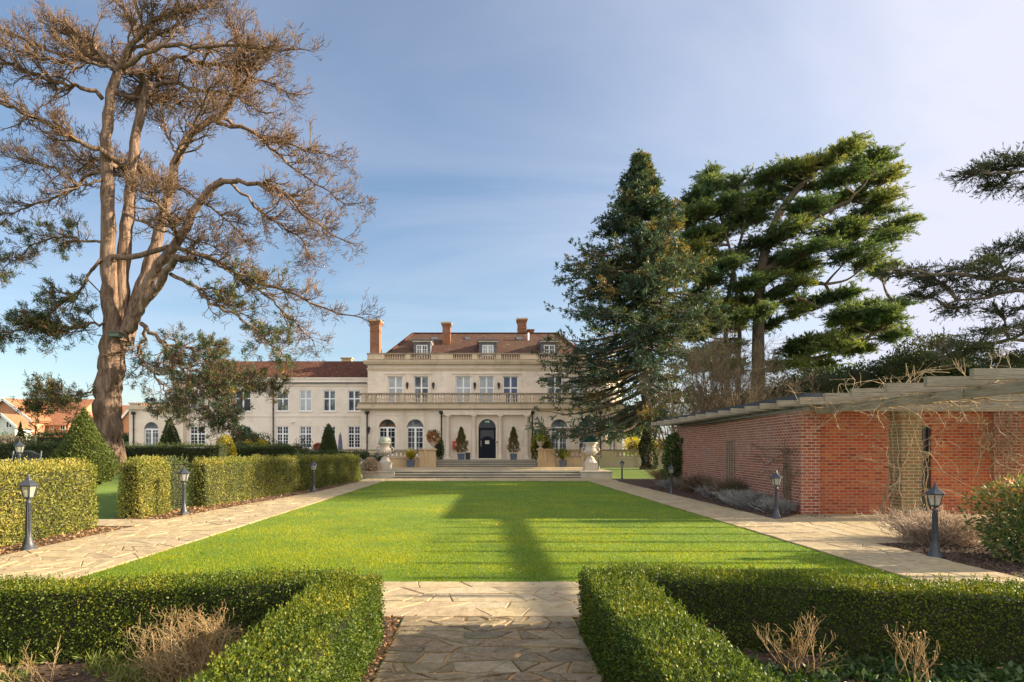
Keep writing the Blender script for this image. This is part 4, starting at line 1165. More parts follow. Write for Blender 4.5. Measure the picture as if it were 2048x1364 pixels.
# ================================================================== urns and pots
def big_urn(x, y, z, label, top):
    u = thing("stone_urn", label, "urn", (x, y, z), "large stone urns either side of the garden steps")
    k = MB(); k.box(x - .40, x + .40, y - .40, y + .40, z, z + .50); k.box(x - .43, x + .43, y - .43, y + .43, z - .002, z + .10)
    k.lathe([(.40, 0), (.40, .03), (.30, .14), (.25, .24), (.24, .28)], (x, y, z + .50), 8, smooth=False, rot=R(22.5)); k.build("plinth", M['urn'], u)
    zb = z + .78
    k = MB(); k.lathe([(.21, 0), (.21, .05), (.11, .10), (.09, .16), (.13, .20), (.30, .27), (.38, .38), (.39, .50), (.33, .62), (.31, .72), (.36, .84), (.44, .92), (.46, .96), (.43, .99), (.38, .96), (.36, .9)], (x, y, zb), 28)
    for a in np.arange(0, 2 * math.pi, math.pi / 10):                        # gadroons round the belly
        k.tube([(x + math.cos(a) * r_, y + math.sin(a) * r_, zb + h_) for r_, h_ in ((.15, .205), (.31, .27), (.39, .38), (.40, .47))], [.03, .05, .055, .02], 5)
    k.build("bowl", M['urn'], u)
    for s_ in (-1, 1):
        k = MB(); k.tube([(x + s_ * .35, y, zb + .40), (x + s_ * .50, y, zb + .42), (x + s_ * .55, y, zb + .55), (x + s_ * .48, y, zb + .66), (x + s_ * .38, y, zb + .70)], .04, 8); k.build("handle", M['urn'], u)
    if top == 'dome':
        k = MB(); P = []; 
        k.lathe([(.385, .93), (.40, 1.0), (.40, 1.12), (.34, 1.24), (.22, 1.31), (.05, 1.335)], (x, y, zb), 20); k.build("domed_lid", plain("grey_green_cover", (.34, .37, .29), .7, var=.2), u)
    else:
        k = MB(); n = 900; P = np.stack([x + rng.normal(size=n) * .15, y + rng.normal(size=n) * .15, zb + .98 + np.abs(rng.normal(size=n)) * .14], 1)
        D = P - np.array([x, y, zb + .7]); leaves(k, P, D + rdir(n) * .3, rng.uniform(.08, .16, n), .07, rng.uniform(0, .7, n)); k.build("plant", leafmat("blue_green_leaf", [(0, (.02, .06, .05)), (.5, (.05, .13, .11)), (1, (.12, .2, .13))]), u)
    return u
big_urn(X(770, 40.7), 40.7, .432, "large carved stone urn under a pale green domed cover, left of garden steps", 'dome')
big_urn(X(1181, 40.7), 40.7, .432, "large carved stone urn planted with dark blue-green leaves, right of garden steps", 'plant')

def bush_leaves(mb, c, rad, n, L, W, tone=(.1, .8), shell=.35, up=.2, lumpy=.18, droop=None):
    """leaf cards through the outer part of an uneven ellipsoid"""
    d = rdir(n)
    r = (1 - shell * rng.random(n) ** 1.6) * (1 + lumpy * lump(d * 1.7 + np.array(c) * .37))
    P = np.array(c) + d * r[:, None] * np.array(rad)
    D = d + rdir(n) * .8; D[:, 2] += up
    leaves(mb, P, D, rng.uniform(L * .6, L * 1.3, n), rng.uniform(W * .7, W * 1.3, n), rng.uniform(*tone, n))
def core_blob(mb, c, rad, k=.72):
    n = 14
    prof = [(math.sin(a) * k, -math.cos(a) * k) for a in np.linspace(.05, math.pi - .05, 9)]
    mb.lathe([(r * rad[0], z * rad[2]) for r, z in prof], c, n, sy=rad[1] / rad[0])

def small_urn(x, y, z, label, fol):
    u = thing("planted_urn", label, "urn", (x, y, z))
    k = MB(); k.box(x - .2, x + .2, y - .2, y + .2, z, z + .06); k.lathe([(.15, .06), (.08, .12), (.07, .18), (.12, .22), (.22, .32), (.25, .44), (.30, .50), (.31, .53), (.25, .52)], (x, y, z), 18); k.build("bowl", M['urn'], u)
    if fol == 'flowers':
        k = MB(); bush_leaves(k, (x, y, z + .85), (.42, .4, .42), 900, .12, .10, (0, 1)); k.build("flowers", M['flower'], u)
        k = MB(); bush_leaves(k, (x + .05, y, z + .95), (.46, .4, .45), 350, .14, .07, (.2, .9)); k.build("foliage", M['greenleaf'], u)
    else:
        k = MB(); bush_leaves(k, (x, y, z + .72), (.30, .28, .27), 1500, .06, .05, (.2, 1)); bush_leaves(k, (x, y, z + 1.12), (.27, .26, .27), 1500, .06, .05, (.3, 1)); k.build("foliage", leafmat("lime_leaf", [(0, (.16, .24, .05)), (.5, (.34, .44, .08)), (1, (.55, .58, .14))], .35), u)
        k = MB(); core_blob(k, (x, y, z + .72), (.28, .26, .26), .85); core_blob(k, (x, y, z + 1.1), (.25, .24, .25), .85); k.build("inner_stems", M['core'], u)
zpier = Z(899.5, YB) + .071
small_urn(X(866, YB), YB, zpier, "pale stone urn of salmon flowers on the pier left of the entrance steps", 'flowers')
small_urn(X(1081, YB), YB, zpier, "stone urn with a bright lime clipped plant on the pier right of the steps", 'lime')

def shrub(name, label, c, rad, n, L, W, mat, cat="shrub", tone=(.1, .8), group=None, core=True, shell=.35, stems=0, stemmat='dartwig', lumpy=.18):
    x, y, z = c
    s_ = thing(name, label, cat, (x, y, gz(x, y) if z is None else z), group)
    z0 = gz(x, y) if z is None else z
    cc = (x, y, z0 + rad[2] * .85)
    k = MB(); bush_leaves(k, cc, rad, n, L, W, tone, shell, lumpy=lumpy)
    k.v = [np.stack([v[:, 0], v[:, 1], np.maximum(v[:, 2], z0 + .01)], 1) for v in k.v]
    k.build("foliage", M[mat] if isinstance(mat, str) else mat, s_)
    if core:
        k = MB(); core_blob(k, (x, y, z0 + rad[2] * .85), rad, .66); k.build("inner_stems", M['core'], s_)
    if stems:
        n_ = stems; d = rng.normal(size=(n_, 3)) * .5; d[:, 2] = 1
        P = np.stack([np.array((x, y, z0)) + unit(d) * t * np.array(rad) * 1.4 for t in np.linspace(0, 1, 4)], 1)
        k = MB(); k.tubes(P, np.linspace(.03, .01, 4)[None].repeat(n_, 0) * rad[2], 4); k.build("stems", M[stemmat], s_)
    return s_
def square_pot(x, y, z, w_, h_, label, kind_, plant_h, mat='blue', cat="planter"):
    p_ = thing("potted_plant", label, cat, (x, y, z))
    k = MB(); a = w_ / 2; b = a * .86
    v = [(x - b, y - b, z), (x + b, y - b, z), (x + b, y + b, z), (x - b, y + b, z), (x - a, y - a, z + h_), (x + a, y - a, z + h_), (x + a, y + a, z + h_), (x - a, y + a, z + h_)]
    k.add(v, np.array([(0, 3, 2, 1), (0, 1, 5, 4), (1, 2, 6, 5), (2, 3, 7, 6), (3, 0, 4, 7)]))
    i_ = a - .03; k.box(x - a - .015, x + a + .015, y - a - .015, y - i_, z + h_ - .05, z + h_ + .01); k.box(x - a - .015, x + a + .015, y + i_, y + a + .015, z + h_ - .05, z + h_ + .01)
    k.box(x - a - .015, x - i_, y - i_ + .001, y + i_ - .001, z + h_ - .05, z + h_ + .01); k.box(x + i_, x + a + .015, y - i_ + .001, y + i_ - .001, z + h_ - .05, z + h_ + .01)
    k.add([(x - i_, y - i_, z + h_ - .03), (x + i_, y - i_, z + h_ - .03), (x + i_, y + i_, z + h_ - .03), (x - i_, y + i_, z + h_ - .03)], [(0, 1, 2, 3)])
    k.build("pot", M[mat], p_)
    zt = z + h_
    if kind_ == 'conifer':
        n = 5200; t = rng.random(n) ** .8
        r = np.interp(t, [0, .12, .25, .6, .9, 1], [.30, .48, .42, .29, .12, .02]) * w_ / .58
        a_ = rng.uniform(0, 6.283, n); rr = r * (.45 + .55 * rng.random(n) ** .6) * (1 + .25 * np.sin(a_ * 3 + t * 22))
        P = np.stack([x + rr * np.cos(a_), y + rr * np.sin(a_), zt + .05 + t * plant_h], 1)
        D = np.stack([np.cos(a_) * .6, np.sin(a_) * .6, np.full(n, .9)], 1) + rdir(n) * .4
        k = MB(); leaves(k, P, D, rng.uniform(.06, .13, n), .035, np.clip(.35 + .4 * (1 - t) * rng.random(n) + .3 * rng.random(n), 0, 1)); k.build("foliage", M['conifer'], p_)
        k = MB(); k.tube([(x, y, zt - .05), (x, y, zt + plant_h * .9)], [.03, .01], 6); k.build("stem", M['dartwig'], p_)
    else:
        n = 60; d = rng.normal(size=(n, 3)) * .42; d[:, 2] = 1; d = unit(d); Ls = rng.uniform(.5, 1, n) * plant_h
        k = MB()
        P = np.stack([np.array((x, y, zt - .04)) + d * (Ls * t)[:, None] + np.array((0, 0, -.25)) * (t * t * Ls)[:, None] * (1 - d[:, 2:]) for t in np.linspace(0, 1, 5)], 1)
        idx = rng.integers(0, n, 1500); tt = rng.uniform(.3, 1, 1500) * 3.99; i0 = tt.astype(int); u = (tt - i0)[:, None]
        Q = P[idx, i0] * (1 - u) + P[idx, i0 + 1] * u
        leaves(k, Q, d[idx] + rdir(1500) * .6, rng.uniform(.10, .2, 1500), .045, rng.uniform(.1, 1, 1500)); k.build("foliage", M[kind_], p_)
        k = MB(); k.tubes(P, np.full((n, 5), .008), 3); k.build("stems", M['dartwig'], p_)
    return p_
zf = .951
square_pot(X(922.5, 50.75), 50.75, zf, .58, .48, "bronze-green pencil conifer in a blue-grey square pot beside the red cabinet", 'conifer', 1.95)
square_pot(X(1027, 50.75), 50.75, zf, .56, .48, "bushier conifer in a blue-grey square pot right of the navy door", 'conifer', 1.95)
square_pot(X(821.5, 48.2), 48.2, .45, .56, .52, "yellow-green leafy shrub in a grey square pot by the left balustrade", 'yellowleaf', .85)
square_pot(X(1126, 48.2), 48.2, .45, .52, .50, "light green feathery shrub in a dark blue pot by right balustrade", 'weed', 1.05)
bn = thing("litter_bin", "black square bin standing behind the left potted conifer", "bin", (X(936, 51.3), 51.3, zf))
k = MB(); k.box(X(931, 51.3), X(940.5, 51.3), 51.1, 51.5, zf, zf + .50); k.build("body", M['bin'], bn)
k = MB(); k.box(X(930.6, 51.3), X(941, 51.3), 51.08, 51.52, zf + .501, zf + .56); k.build("lid", M['dark'], bn)

shrub("entrance_shrub", "dark green shrub behind the salmon flower urn against the downpipe", (X(877, 50.9), 50.9, .95), (.42, .35, .95), 1800, .10, .06, 'greenleaf', core=True)
shrub("golden_shrub", "golden and green shrub behind the lime urn right of the portico", (X(1083, 50.6), 50.6, .95), (.85, .5, 1.25), 3200, .13, .08, leafmat("gold_green_leaf", [(0, (.03, .06, .015)), (.4, (.10, .13, .02)), (.75, (.40, .33, .04)), (1, (.55, .36, .06))], .3, .5, 1.2), core=True)

# ================================================================== garden lamps
def make_lamp():
    l = thing("garden_lamp", "", "lamp", (0, 0, 0), "black lantern posts along the garden paths")
    k = MB(); k.lathe([(.135, 0), (.135, .02), (.105, .045), (.085, .10), (.062, .17), (.064, .185), (.052, .20), (.040, .30), (.032, .76), (.046, .77), (.046, .795), (.028, .81), (.026, .835), (.05, .85), (.055, .865)], (0, 0, 0), 18)
    for a in np.arange(8) * math.pi / 4: k.tube([(.045 * math.cos(a), .045 * math.sin(a), .21), (.034 * math.cos(a), .034 * math.sin(a), .75)], [.008, .006], 4)
    k.build("post", M['lampiron'], l)
    k = MB(); n = 6; z0, z1, r0, r1 = .865, 1.055, .078, .128
    k.lathe([(.055, .855), (.085, .862), (.085, .872), (.06, .875)], (0, 0, 0), n, smooth=False)
    for a in np.arange(n) * 2 * math.pi / n:
        k.bar((r0 * math.cos(a), r0 * math.sin(a), z0), (r1 * math.cos(a), r1 * math.sin(a), z1), .013, .013)
        b = a + 2 * math.pi / n
        k.bar((r1 * math.cos(a), r1 * math.sin(a), z1), (r1 * math.cos(b), r1 * math.sin(b), z1), .015, .018)
    k.lathe([(.014, .87), (.016, .95), (.02, .96), (.02, 1.0), (.005, 1.02)], (0, 0, 0), 8)
    lf = k.build("lantern_frame", M['lampiron'], l)
    k = MB(); k.lathe([(.158, 1.055), (.165, 1.066), (.158, 1.074), (.115, 1.105), (.062, 1.145), (.052, 1.15), (.050, 1.17), (.026, 1.185), (.018, 1.2), (.024, 1.21), (.018, 1.225), (.006, 1.25)], (0, 0, 0), 6, smooth=False)
    k.build("lantern_roof", M['lampiron'], l)
    for q_ in range(n):
        a, b = q_ * 2 * math.pi / n, (q_ + 1) * 2 * math.pi / n; e = .965
        k = MB().add([(r0 * e * math.cos(a), r0 * e * math.sin(a), z0 + .008), (r0 * e * math.cos(b), r0 * e * math.sin(b), z0 + .008), (r1 * e * math.cos(b), r1 * e * math.sin(b), z1 - .005), (r1 * e * math.cos(a), r1 * e * math.sin(a), z1 - .005)], [(0, 1, 2, 3)])
        k.build("glass_pane", M['lampclear'], lf)
    return l
def clearglass():
    m, t, b = nmat("clear_lamp_glass")
    gl_ = t.nodes.new("ShaderNodeBsdfGlossy"); gl_.inputs["Roughness"].default_value = .08
    tr = t.nodes.new("ShaderNodeBsdfTransparent"); tr.inputs[0].default_value = (.82, .84, .80, 1)
    df = t.nodes.new("ShaderNodeBsdfDiffuse"); df.inputs[0].default_value = (.75, .74, .66, 1)
    a = t.nodes.new("ShaderNodeMixShader"); a.inputs[0].default_value = .32; ln(t, tr.outputs[0], a.inputs[1]); ln(t, df.outputs[0], a.inputs[2])
    c = t.nodes.new("ShaderNodeMixShader"); c.inputs[0].default_value = .10; ln(t, a.outputs[0], c.inputs[1]); ln(t, gl_.outputs[0], c.inputs[2])
    ln(t, c.outputs[0], t.nodes["Material Output"].inputs["Surface"])
    return m
M['lampclear'] = clearglass()
lamp0 = make_lamp()
GR = "black lantern posts along the garden paths"
def gy(px, py): Y = F * H / (py - PY); return X(px, Y), Y
LAMPS = [
 (57, 1100, 1.06, "lantern post in front of the nearest yew hedge, nearest lamp on the left path"),
 (368, 1030, 1.05, "lantern post standing in the dark notch of the long yew hedge"),
 (627, 984, 1.05, "lantern post half way along the long yew hedge"),
 (722, 959, 1.04, "lantern post at the far end of the long yew hedge near the left urn"),
 (1870, 1115, .975, "lantern post beside the dry lavender clump and bushy laurel, nearest on the right"),
 (1553, 1037, .975, "lantern post at the corner where the brick wall meets the patio"),
 (1343, 988, .95, "lantern post in front of the ivy at the far end of the brick wall"),
 (1244, 961, .95, "lantern post in the soil bed near the fir trunk and right urn"),
]
first = True
for px_, py__, s_, lb in LAMPS:
    x, y = gy(px_, py__)
    if first: lamp0.location = (x, y, gz(x, y)); lamp0.scale = (s_,) * 3; lamp0["label"] = lb; lamp0["group"] = GR; lamp0.rotation_euler = (0, 0, .2); first = False
    else: copy_tree(lamp0, (x, y, gz(x, y)), lb, random.uniform(0, 1), s_)
for px_, Y, lb in ((39, 20.5, "lantern post behind the nearest yew hedge beside the metal bench"), (1197, 42.5, "short lantern post on the terrace lawn just right of the planted urn"), (754, 44.5, "small lantern post partly hidden behind the domed stone urn")):
    x = X(px_, Y); copy_tree(lamp0, (x, Y, gz(x, Y)), lb, random.uniform(0, 1), 1.05 if Y < 30 else .95)

# ================================================================== hedges
def hedge(name, label, path, width, height, n, L, W, mat, tone=(.15, .75), cat="hedge", group=None, z=None, rough=.035, core='core', sides=(1, 1), lift=0.0, taper=.0, edge_tone=.12):
    """a clipped hedge along a polyline: dark inner stems and a skin of small leaves"""
    path = np.array(path, float)
    mid = path.mean(0)
    zf_ = (lambda x, y: ground(x, y)) if z is None else (lambda x, y: np.full(np.shape(x), z))
    h = thing(name, label, cat, (mid[0], mid[1], float(zf_(mid[0], mid[1]))), group)
    seg = path[1:] - path[:-1]; sl = np.linalg.norm(seg, axis=1); sd_ = seg / sl[:, None]
    nr = np.stack([sd_[:, 1], -sd_[:, 0]], 1)
    pr = np.concatenate([sl * height * sides[0], sl * height * sides[1], sl * width, [width * height] * 2])
    ch = rng.choice(len(pr), n, p=pr / pr.sum())
    ns = len(sl); P = np.zeros((n, 3)); N = np.zeros((n, 3))
    s_ = ch % ns; ty = np.where(ch < 3 * ns, ch // ns, 3 + ch - 3 * ns)
    u = rng.random(n); v = rng.random(n)
    base = path[s_] + seg[s_] * u[:, None]
    for k_ in (0, 1):
        m_ = ty == k_; sg = 1 if k_ == 0 else -1
        t_ = 1 - taper * v[m_]
        P[m_, :2] = base[m_] + nr[s_[m_]] * (sg * width / 2 * t_)[:, None]; P[m_, 2] = v[m_] * height; N[m_, :2] = nr[s_[m_]] * sg; N[m_, 2] = .12
    m_ = ty == 2
    P[m_, :2] = base[m_] + nr[s_[m_]] * ((v[m_] - .5) * width * (1 - taper))[:, None]; P[m_, 2] = height; N[m_, 2] = 1
    for k_, (pt, q, sg) in enumerate(((path[0], 0, -1), (path[-1], ns - 1, 1))):
        m_ = ty == 3 + k_
        P[m_, :2] = pt + nr[q] * ((u[m_] - .5) * width)[:, None]; P[m_, 2] = v[m_] * height; N[m_, :2] = sd_[q] * sg
    # rounded upper edges and lumpy growth
    P[:, 2] -= rough * 1.2 * rng.random(n)
    P += N * (rough * (1.1 * lump(P * 1.9) + .8 * rng.normal(size=n)))[:, None]
    P[:, 2] = np.maximum(P[:, 2], .02)
    P[:, 2] += zf_(P[:, 0], P[:, 1]) + lift
    D = N * .8 + rdir(n) * .9; D[:, 2] += .25
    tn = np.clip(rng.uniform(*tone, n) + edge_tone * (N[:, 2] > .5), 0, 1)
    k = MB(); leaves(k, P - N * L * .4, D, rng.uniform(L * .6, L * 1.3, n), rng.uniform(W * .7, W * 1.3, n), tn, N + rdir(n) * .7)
    # stray shoots standing above the clipped top
    m = max(20, n // 60); sidx = rng.choice(np.nonzero(ty == 2)[0], min(m, int((ty == 2).sum())), replace=False)
    S = np.repeat(P[sidx], 5, 0); S[:, 2] += np.tile(np.arange(5) * L * .55, len(sidx)); Dn = rdir(len(S)) * .7; Dn[:, 2] += .8
    leaves(k, S, Dn, L, W * .8, np.clip(rng.uniform(*tone, len(S)) + .1, 0, 1))
    k.build("foliage", M[mat], h)
    ins = rough * 2 + L * .45
    k = MB(); wv = width / 2 - ins
    ids = []
    for q in range(len(path)):
        if q == 0: nn = nr[0]; e_ = sd_[0] * ins
        elif q == len(path) - 1: nn = nr[-1]; e_ = -sd_[-1] * ins
        else:
            nn = nr[q - 1] + nr[q]; nn = nn / (1 + nr[q - 1] @ nr[q]); e_ = 0
        for sg, zz_ in ((1, 0), (1, height - ins), (-1, height - ins), (-1, 0)):
            p2 = path[q] + e_ + nn * wv * sg
            ids.append((p2[0], p2[1], zz_ + float(zf_(p2[0], p2[1])) + lift))
    f = []
    for q in range(len(path) - 1):
        for e in range(4): f.append((4 * q + e, 4 * q + (e + 1) % 4, 4 * q + 4 + (e + 1) % 4, 4 * q + 4 + e))
    k.add(ids, [np.array(f), np.array([(3, 2, 1, 0), tuple(4 * (len(path) - 1) + e for e in range(4))])]); k.build("inner_stems", M[core], h)
    return h
BG = "low box hedges framing the front path"
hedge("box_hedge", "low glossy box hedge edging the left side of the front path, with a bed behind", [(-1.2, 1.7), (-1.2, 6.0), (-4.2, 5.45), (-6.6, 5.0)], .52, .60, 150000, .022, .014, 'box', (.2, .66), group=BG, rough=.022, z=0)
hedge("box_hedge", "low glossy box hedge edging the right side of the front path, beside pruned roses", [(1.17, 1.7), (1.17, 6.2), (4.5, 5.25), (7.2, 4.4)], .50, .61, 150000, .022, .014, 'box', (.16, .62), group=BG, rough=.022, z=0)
YH = "clipped yew hedges along the left path"
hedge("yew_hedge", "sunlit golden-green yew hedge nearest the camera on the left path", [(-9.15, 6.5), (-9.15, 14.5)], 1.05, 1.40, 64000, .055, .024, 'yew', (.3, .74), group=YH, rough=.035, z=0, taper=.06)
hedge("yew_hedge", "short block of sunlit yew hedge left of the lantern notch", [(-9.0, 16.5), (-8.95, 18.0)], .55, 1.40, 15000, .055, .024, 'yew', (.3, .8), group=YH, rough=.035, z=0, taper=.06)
hedge("yew_hedge", "dark set-back piece of yew hedge behind the notched lantern", [(-9.25, 18.05), (-9.2, 19.75)], .5, 1.38, 9000, .055, .026, 'yewdark', (.2, .95), group=YH, rough=.035, z=0, taper=.05)  # darker leaf than its neighbours: the notch's shade put into the colour
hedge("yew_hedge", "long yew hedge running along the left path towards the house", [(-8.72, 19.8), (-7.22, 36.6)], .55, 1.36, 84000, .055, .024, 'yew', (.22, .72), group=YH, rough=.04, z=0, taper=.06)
BH = "dark clipped hedges crossing the left garden"
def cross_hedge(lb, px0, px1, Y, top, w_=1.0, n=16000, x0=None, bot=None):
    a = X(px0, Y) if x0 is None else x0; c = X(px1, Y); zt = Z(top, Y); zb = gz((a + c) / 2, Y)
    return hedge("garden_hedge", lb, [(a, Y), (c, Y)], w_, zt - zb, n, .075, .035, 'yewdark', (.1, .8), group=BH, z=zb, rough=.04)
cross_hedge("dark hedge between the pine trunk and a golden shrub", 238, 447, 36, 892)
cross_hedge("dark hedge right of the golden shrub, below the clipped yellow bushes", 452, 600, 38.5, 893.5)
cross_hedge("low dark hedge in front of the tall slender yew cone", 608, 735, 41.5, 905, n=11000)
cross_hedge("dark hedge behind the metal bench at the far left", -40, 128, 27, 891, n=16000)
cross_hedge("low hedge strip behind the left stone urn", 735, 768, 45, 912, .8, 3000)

def cone(label, x, y, r, h_, prof, n, L, W, mat='topiary', group="clipped yew cones", tone=(.2, .8)):
    z0 = gz(x, y)
    c = thing("yew_cone", label, "topiary", (x, y, z0), group)
    t = np.sort(rng.random(n * 2)); pr = np.interp(t, prof[0], prof[1]) ; keep = rng.random(n * 2) < pr / max(prof[1]) + .04
    t = t[keep]; m = len(t); rr = np.interp(t, prof[0], prof[1]) * r; a = rng.uniform(0, 6.283, m)
    d = np.stack([np.cos(a), np.sin(a), np.full(m, .35)], 1)
    P = np.stack([x + rr * np.cos(a), y + rr * np.sin(a), z0 + t * h_], 1)
    P += d * (.05 * r * lump(P * 2.2) + .03 * r * rng.normal(size=m))[:, None]
    k = MB(); leaves(k, P - d * L * .3, d * .7 + rdir(m) * .8 + np.array((0, 0, .35)), rng.uniform(L * .6, L * 1.3, m), W, rng.uniform(*tone, m), d + rdir(m) * .7); k.build("foliage", M[mat], c)
    k = MB(); k.lathe([(max(.01, q * r - .10 * r - .05), tt * h_ * .96) for tt, q in zip(*prof)], (x, y, z0), 16); k.build("inner_stems", M['core'], c)
    return c
PR = ([0, .08, .2, .32, .55, .8, .94, 1], [.74, .93, 1.0, .90, .58, .25, .085, .015])
cone("big bulging yew cone behind the nearest hedge, in front of the pine trunk", X(168, 21.5), 21.5, .94, Z(815, 21.5) - gz(X(170, 21.5), 21.5), PR, 22000, .075, .034)
PR2 = ([0, .1, .4, .8, .95, 1], [1, .98, .74, .27, .09, .02])
cone("dark yew cone in front of the pavilion's arched window", X(340, 42), 42, .92, Z(836, 42) - gz(X(340, 42), 42), PR2, 9000, .09, .045, tone=(.0, .6))
cone("tall slender dark yew cone before the wing's french windows", X(657, 44), 44, .72, Z(848, 44) - gz(X(657, 44), 44), ([0, .15, .5, .85, .96, 1], [1, .97, .74, .36, .14, .02]), 9000, .09, .045, tone=(.0, .6))
cone("small dark yew cone far left below the brick gable", X(41, 40), 40, .42, Z(843, 40) - gz(X(41, 40), 40), PR2, 4000, .09, .045, tone=(0, .5))

# ---- shrubs before the wing and about the urns
SW = "shrubs in front of the west wing"
shrub("golden_shrub", "small golden shrub standing in the gap between two dark hedges", (X(449, 37.2), 37.2, None), (.62, .5, .98), 2600, .11, .07, 'yellowleaf', tone=(0, .8), group=SW, stems=9)
shrub("golden_shrub", "bright yellow clipped bushes in front of the wing's downpipe", (X(512, 44), 44, None), (1.15, .8, .92), 4500, .12, .08, 'yellowleaf', tone=(.1, .9), group=SW)
shrub("golden_shrub", "lower yellow-green bush at the left of the bright clipped bushes", (X(480, 43.4), 43.4, None), (.7, .6, .8), 2200, .12, .07, 'weed', tone=(.3, 1), group=SW)
shrub("rounded_shrub", "tall rounded dark evergreen covering the wing's second ground-floor window", (X(487, 48), 48, .43), (1.25, .9, 1.55), 5500, .13, .08, 'greenleaf', tone=(0, .6), group=SW)
shrub("rounded_shrub", "dark evergreen bush left of the tall rounded evergreen", (X(455, 47.5), 47.5, .43), (.9, .7, 1.1), 2600, .13, .08, 'greenleaf', tone=(.0, .5), group=SW)
shrub("rounded_shrub", "dark spiky shrub against the wing between its downpipe and evergreen", (X(527, 48.5), 48.5, .43), (1.1, .7, 1.35), 2400, .16, .06, 'greenleaf', tone=(.0, .5), group=SW, shell=.7, stems=8)
shrub("rounded_shrub", "small green bush under the first french window past the downpipe", (X(565, 46.5), 46.5, .43), (.95, .7, .95), 3000, .12, .07, 'greenleaf', tone=(.1, .7), group=SW)
shrub("twiggy_shrub", "dark see-through twiggy shrub before the wing's french window", (X(608, 47), 47, .43), (.85, .6, 1.25), 1200, .12, .05, 'yewdark', tone=(.1, .8), group=SW, core=False, shell=.9, stems=24)
tu = thing("terracotta_urn", "tall pale urn with a domed terracotta-red planting left of the slender cone", "urn", (X(637, 45), 45, .43))
k = MB(); x, y = X(637, 45), 45; k.box(x - .24, x + .24, y - .24, y + .24, .42, 1.25); k.box(x - .28, x + .28, y - .28, y + .28, 1.251, 1.33); k.lathe([(.15, 0), (.09, .08), (.20, .28), (.22, .42), (.27, .48), (.2, .48)], (x, y, 1.33), 16); k.build("pedestal", M['urn'], tu)
k = MB(); bush_leaves(k, (x, y, 1.93), (.33, .33, .26), 1800, .07, .06, (.2, 1)); k.build("planting", leafmat("rust_red_leaf", [(0, (.22, .05, .03)), (.5, (.46, .13, .07)), (1, (.60, .32, .18))], .25), tu)
pu = thing("closed_umbrella", "closed slate-blue parasol standing by the wing wall", "parasol", (X(680.5, 51), 51, .95))
k = MB(); x, y = X(680.5, 51), 51
n_ = 16; prof = [(.14, .35), (.20, .45), (.19, .9), (.15, 1.5), (.09, 1.95), (.02, 2.05)]
k.lathe(prof, (x, y, .95), 10, smooth=False); k.build("canopy", M['umbrella'], pu)
k = MB(); k.lathe([(.022, 0), (.022, 2.15)], (x, y, .95), 8); k.lathe([(.25, 0), (.25, .05), (.04, .08)], (x, y, .95), 14); k.build("pole", M['dark'], pu)
shrub("lavender_mound", "round grey twiggy mound beside the left urn plinth", (X(741, 39.6), 39.6, 0), (.62, .6, .66), 4200, .10, .022, 'lavpink', tone=(.1, .7), core=True, cat="shrub")
k = MB(); k.box(X(725, 39), -7.31, 38.8, 40.4, -.02, .22); kind(k.build("planting_kerb", M['step']), "structure")
# metal railing in front of the wing
rr = thing("metal_railing", "thin black metal railing by the wing's french windows", "railing", (X(598, 47.8), 47.8, .95))
k = MB()
for q_ in range(19): xx = X(584, 47.8) + q_ * .07 * 1.0; k.bar((xx, 47.8, .95), (xx, 47.8, 1.75), .02, .02)
k.build("bars", M['dark'], rr); k = MB(); k.bar((X(583, 47.8), 47.8, 1.77), (X(620, 47.8), 47.8, 1.77), .04, .035); k.build("handrail", M['dark'], rr)
# bench behind the near hedge
Ybn = 22.3; bx0, bx1 = X(6, Ybn), X(63, Ybn); bz = gz(bx0, Ybn)
be = thing("garden_bench", "grey metal garden bench with scrolled back behind the nearest hedge", "bench", ((bx0 + bx1) / 2, Ybn, bz))
zt = Z(902, Ybn)
for xx in (bx0, bx1):
    k = MB(); k.tube([(xx, Ybn + .45, bz), (xx, Ybn + .42, bz + .5), (xx, Ybn + .5, zt)], .025, 6); k.tube([(xx, Ybn - .02, bz), (xx, Ybn, bz + .64), (xx, Ybn + .42, bz + .66)], .022, 6); k.build("leg", M['lead'], be)
k = MB()
for q_ in range(7): k.box(bx0, bx1, Ybn + q_ * .065, Ybn + q_ * .065 + .05, bz + .43, bz + .45)
k.build("seat", M['lead'], be)
k = MB(); mx_ = (bx0 + bx1) / 2
k.tube([(bx0 + (bx1 - bx0) * t, Ybn + .5, zt - .16 + .16 * math.sin(math.pi * t)) for t in np.linspace(0, 1, 13)], .018, 6); k.tube([(bx0, Ybn + .45, bz + .56), (bx1, Ybn + .45, bz + .56)], .016, 6)
for q_ in range(1, 14): t = q_ / 14; k.tube([(bx0 + (bx1 - bx0) * t, Ybn + .45, bz + .56), (bx0 + (bx1 - bx0) * t, Ybn + .5, zt - .16 + .16 * math.sin(math.pi * t))], .009, 4)
for s__ in (-.25, .25):
    th = np.linspace(0, 5.2, 16); k.tube(np.stack([mx_ + s__ * (bx1 - bx0) + .11 * np.cos(th) * (1 - th / 8), np.full(16, Ybn + .49), zt - .18 + .12 * np.sin(th) * (1 - th / 8)], 1), .012, 5)
k.build("backrest", M['lead'], be)
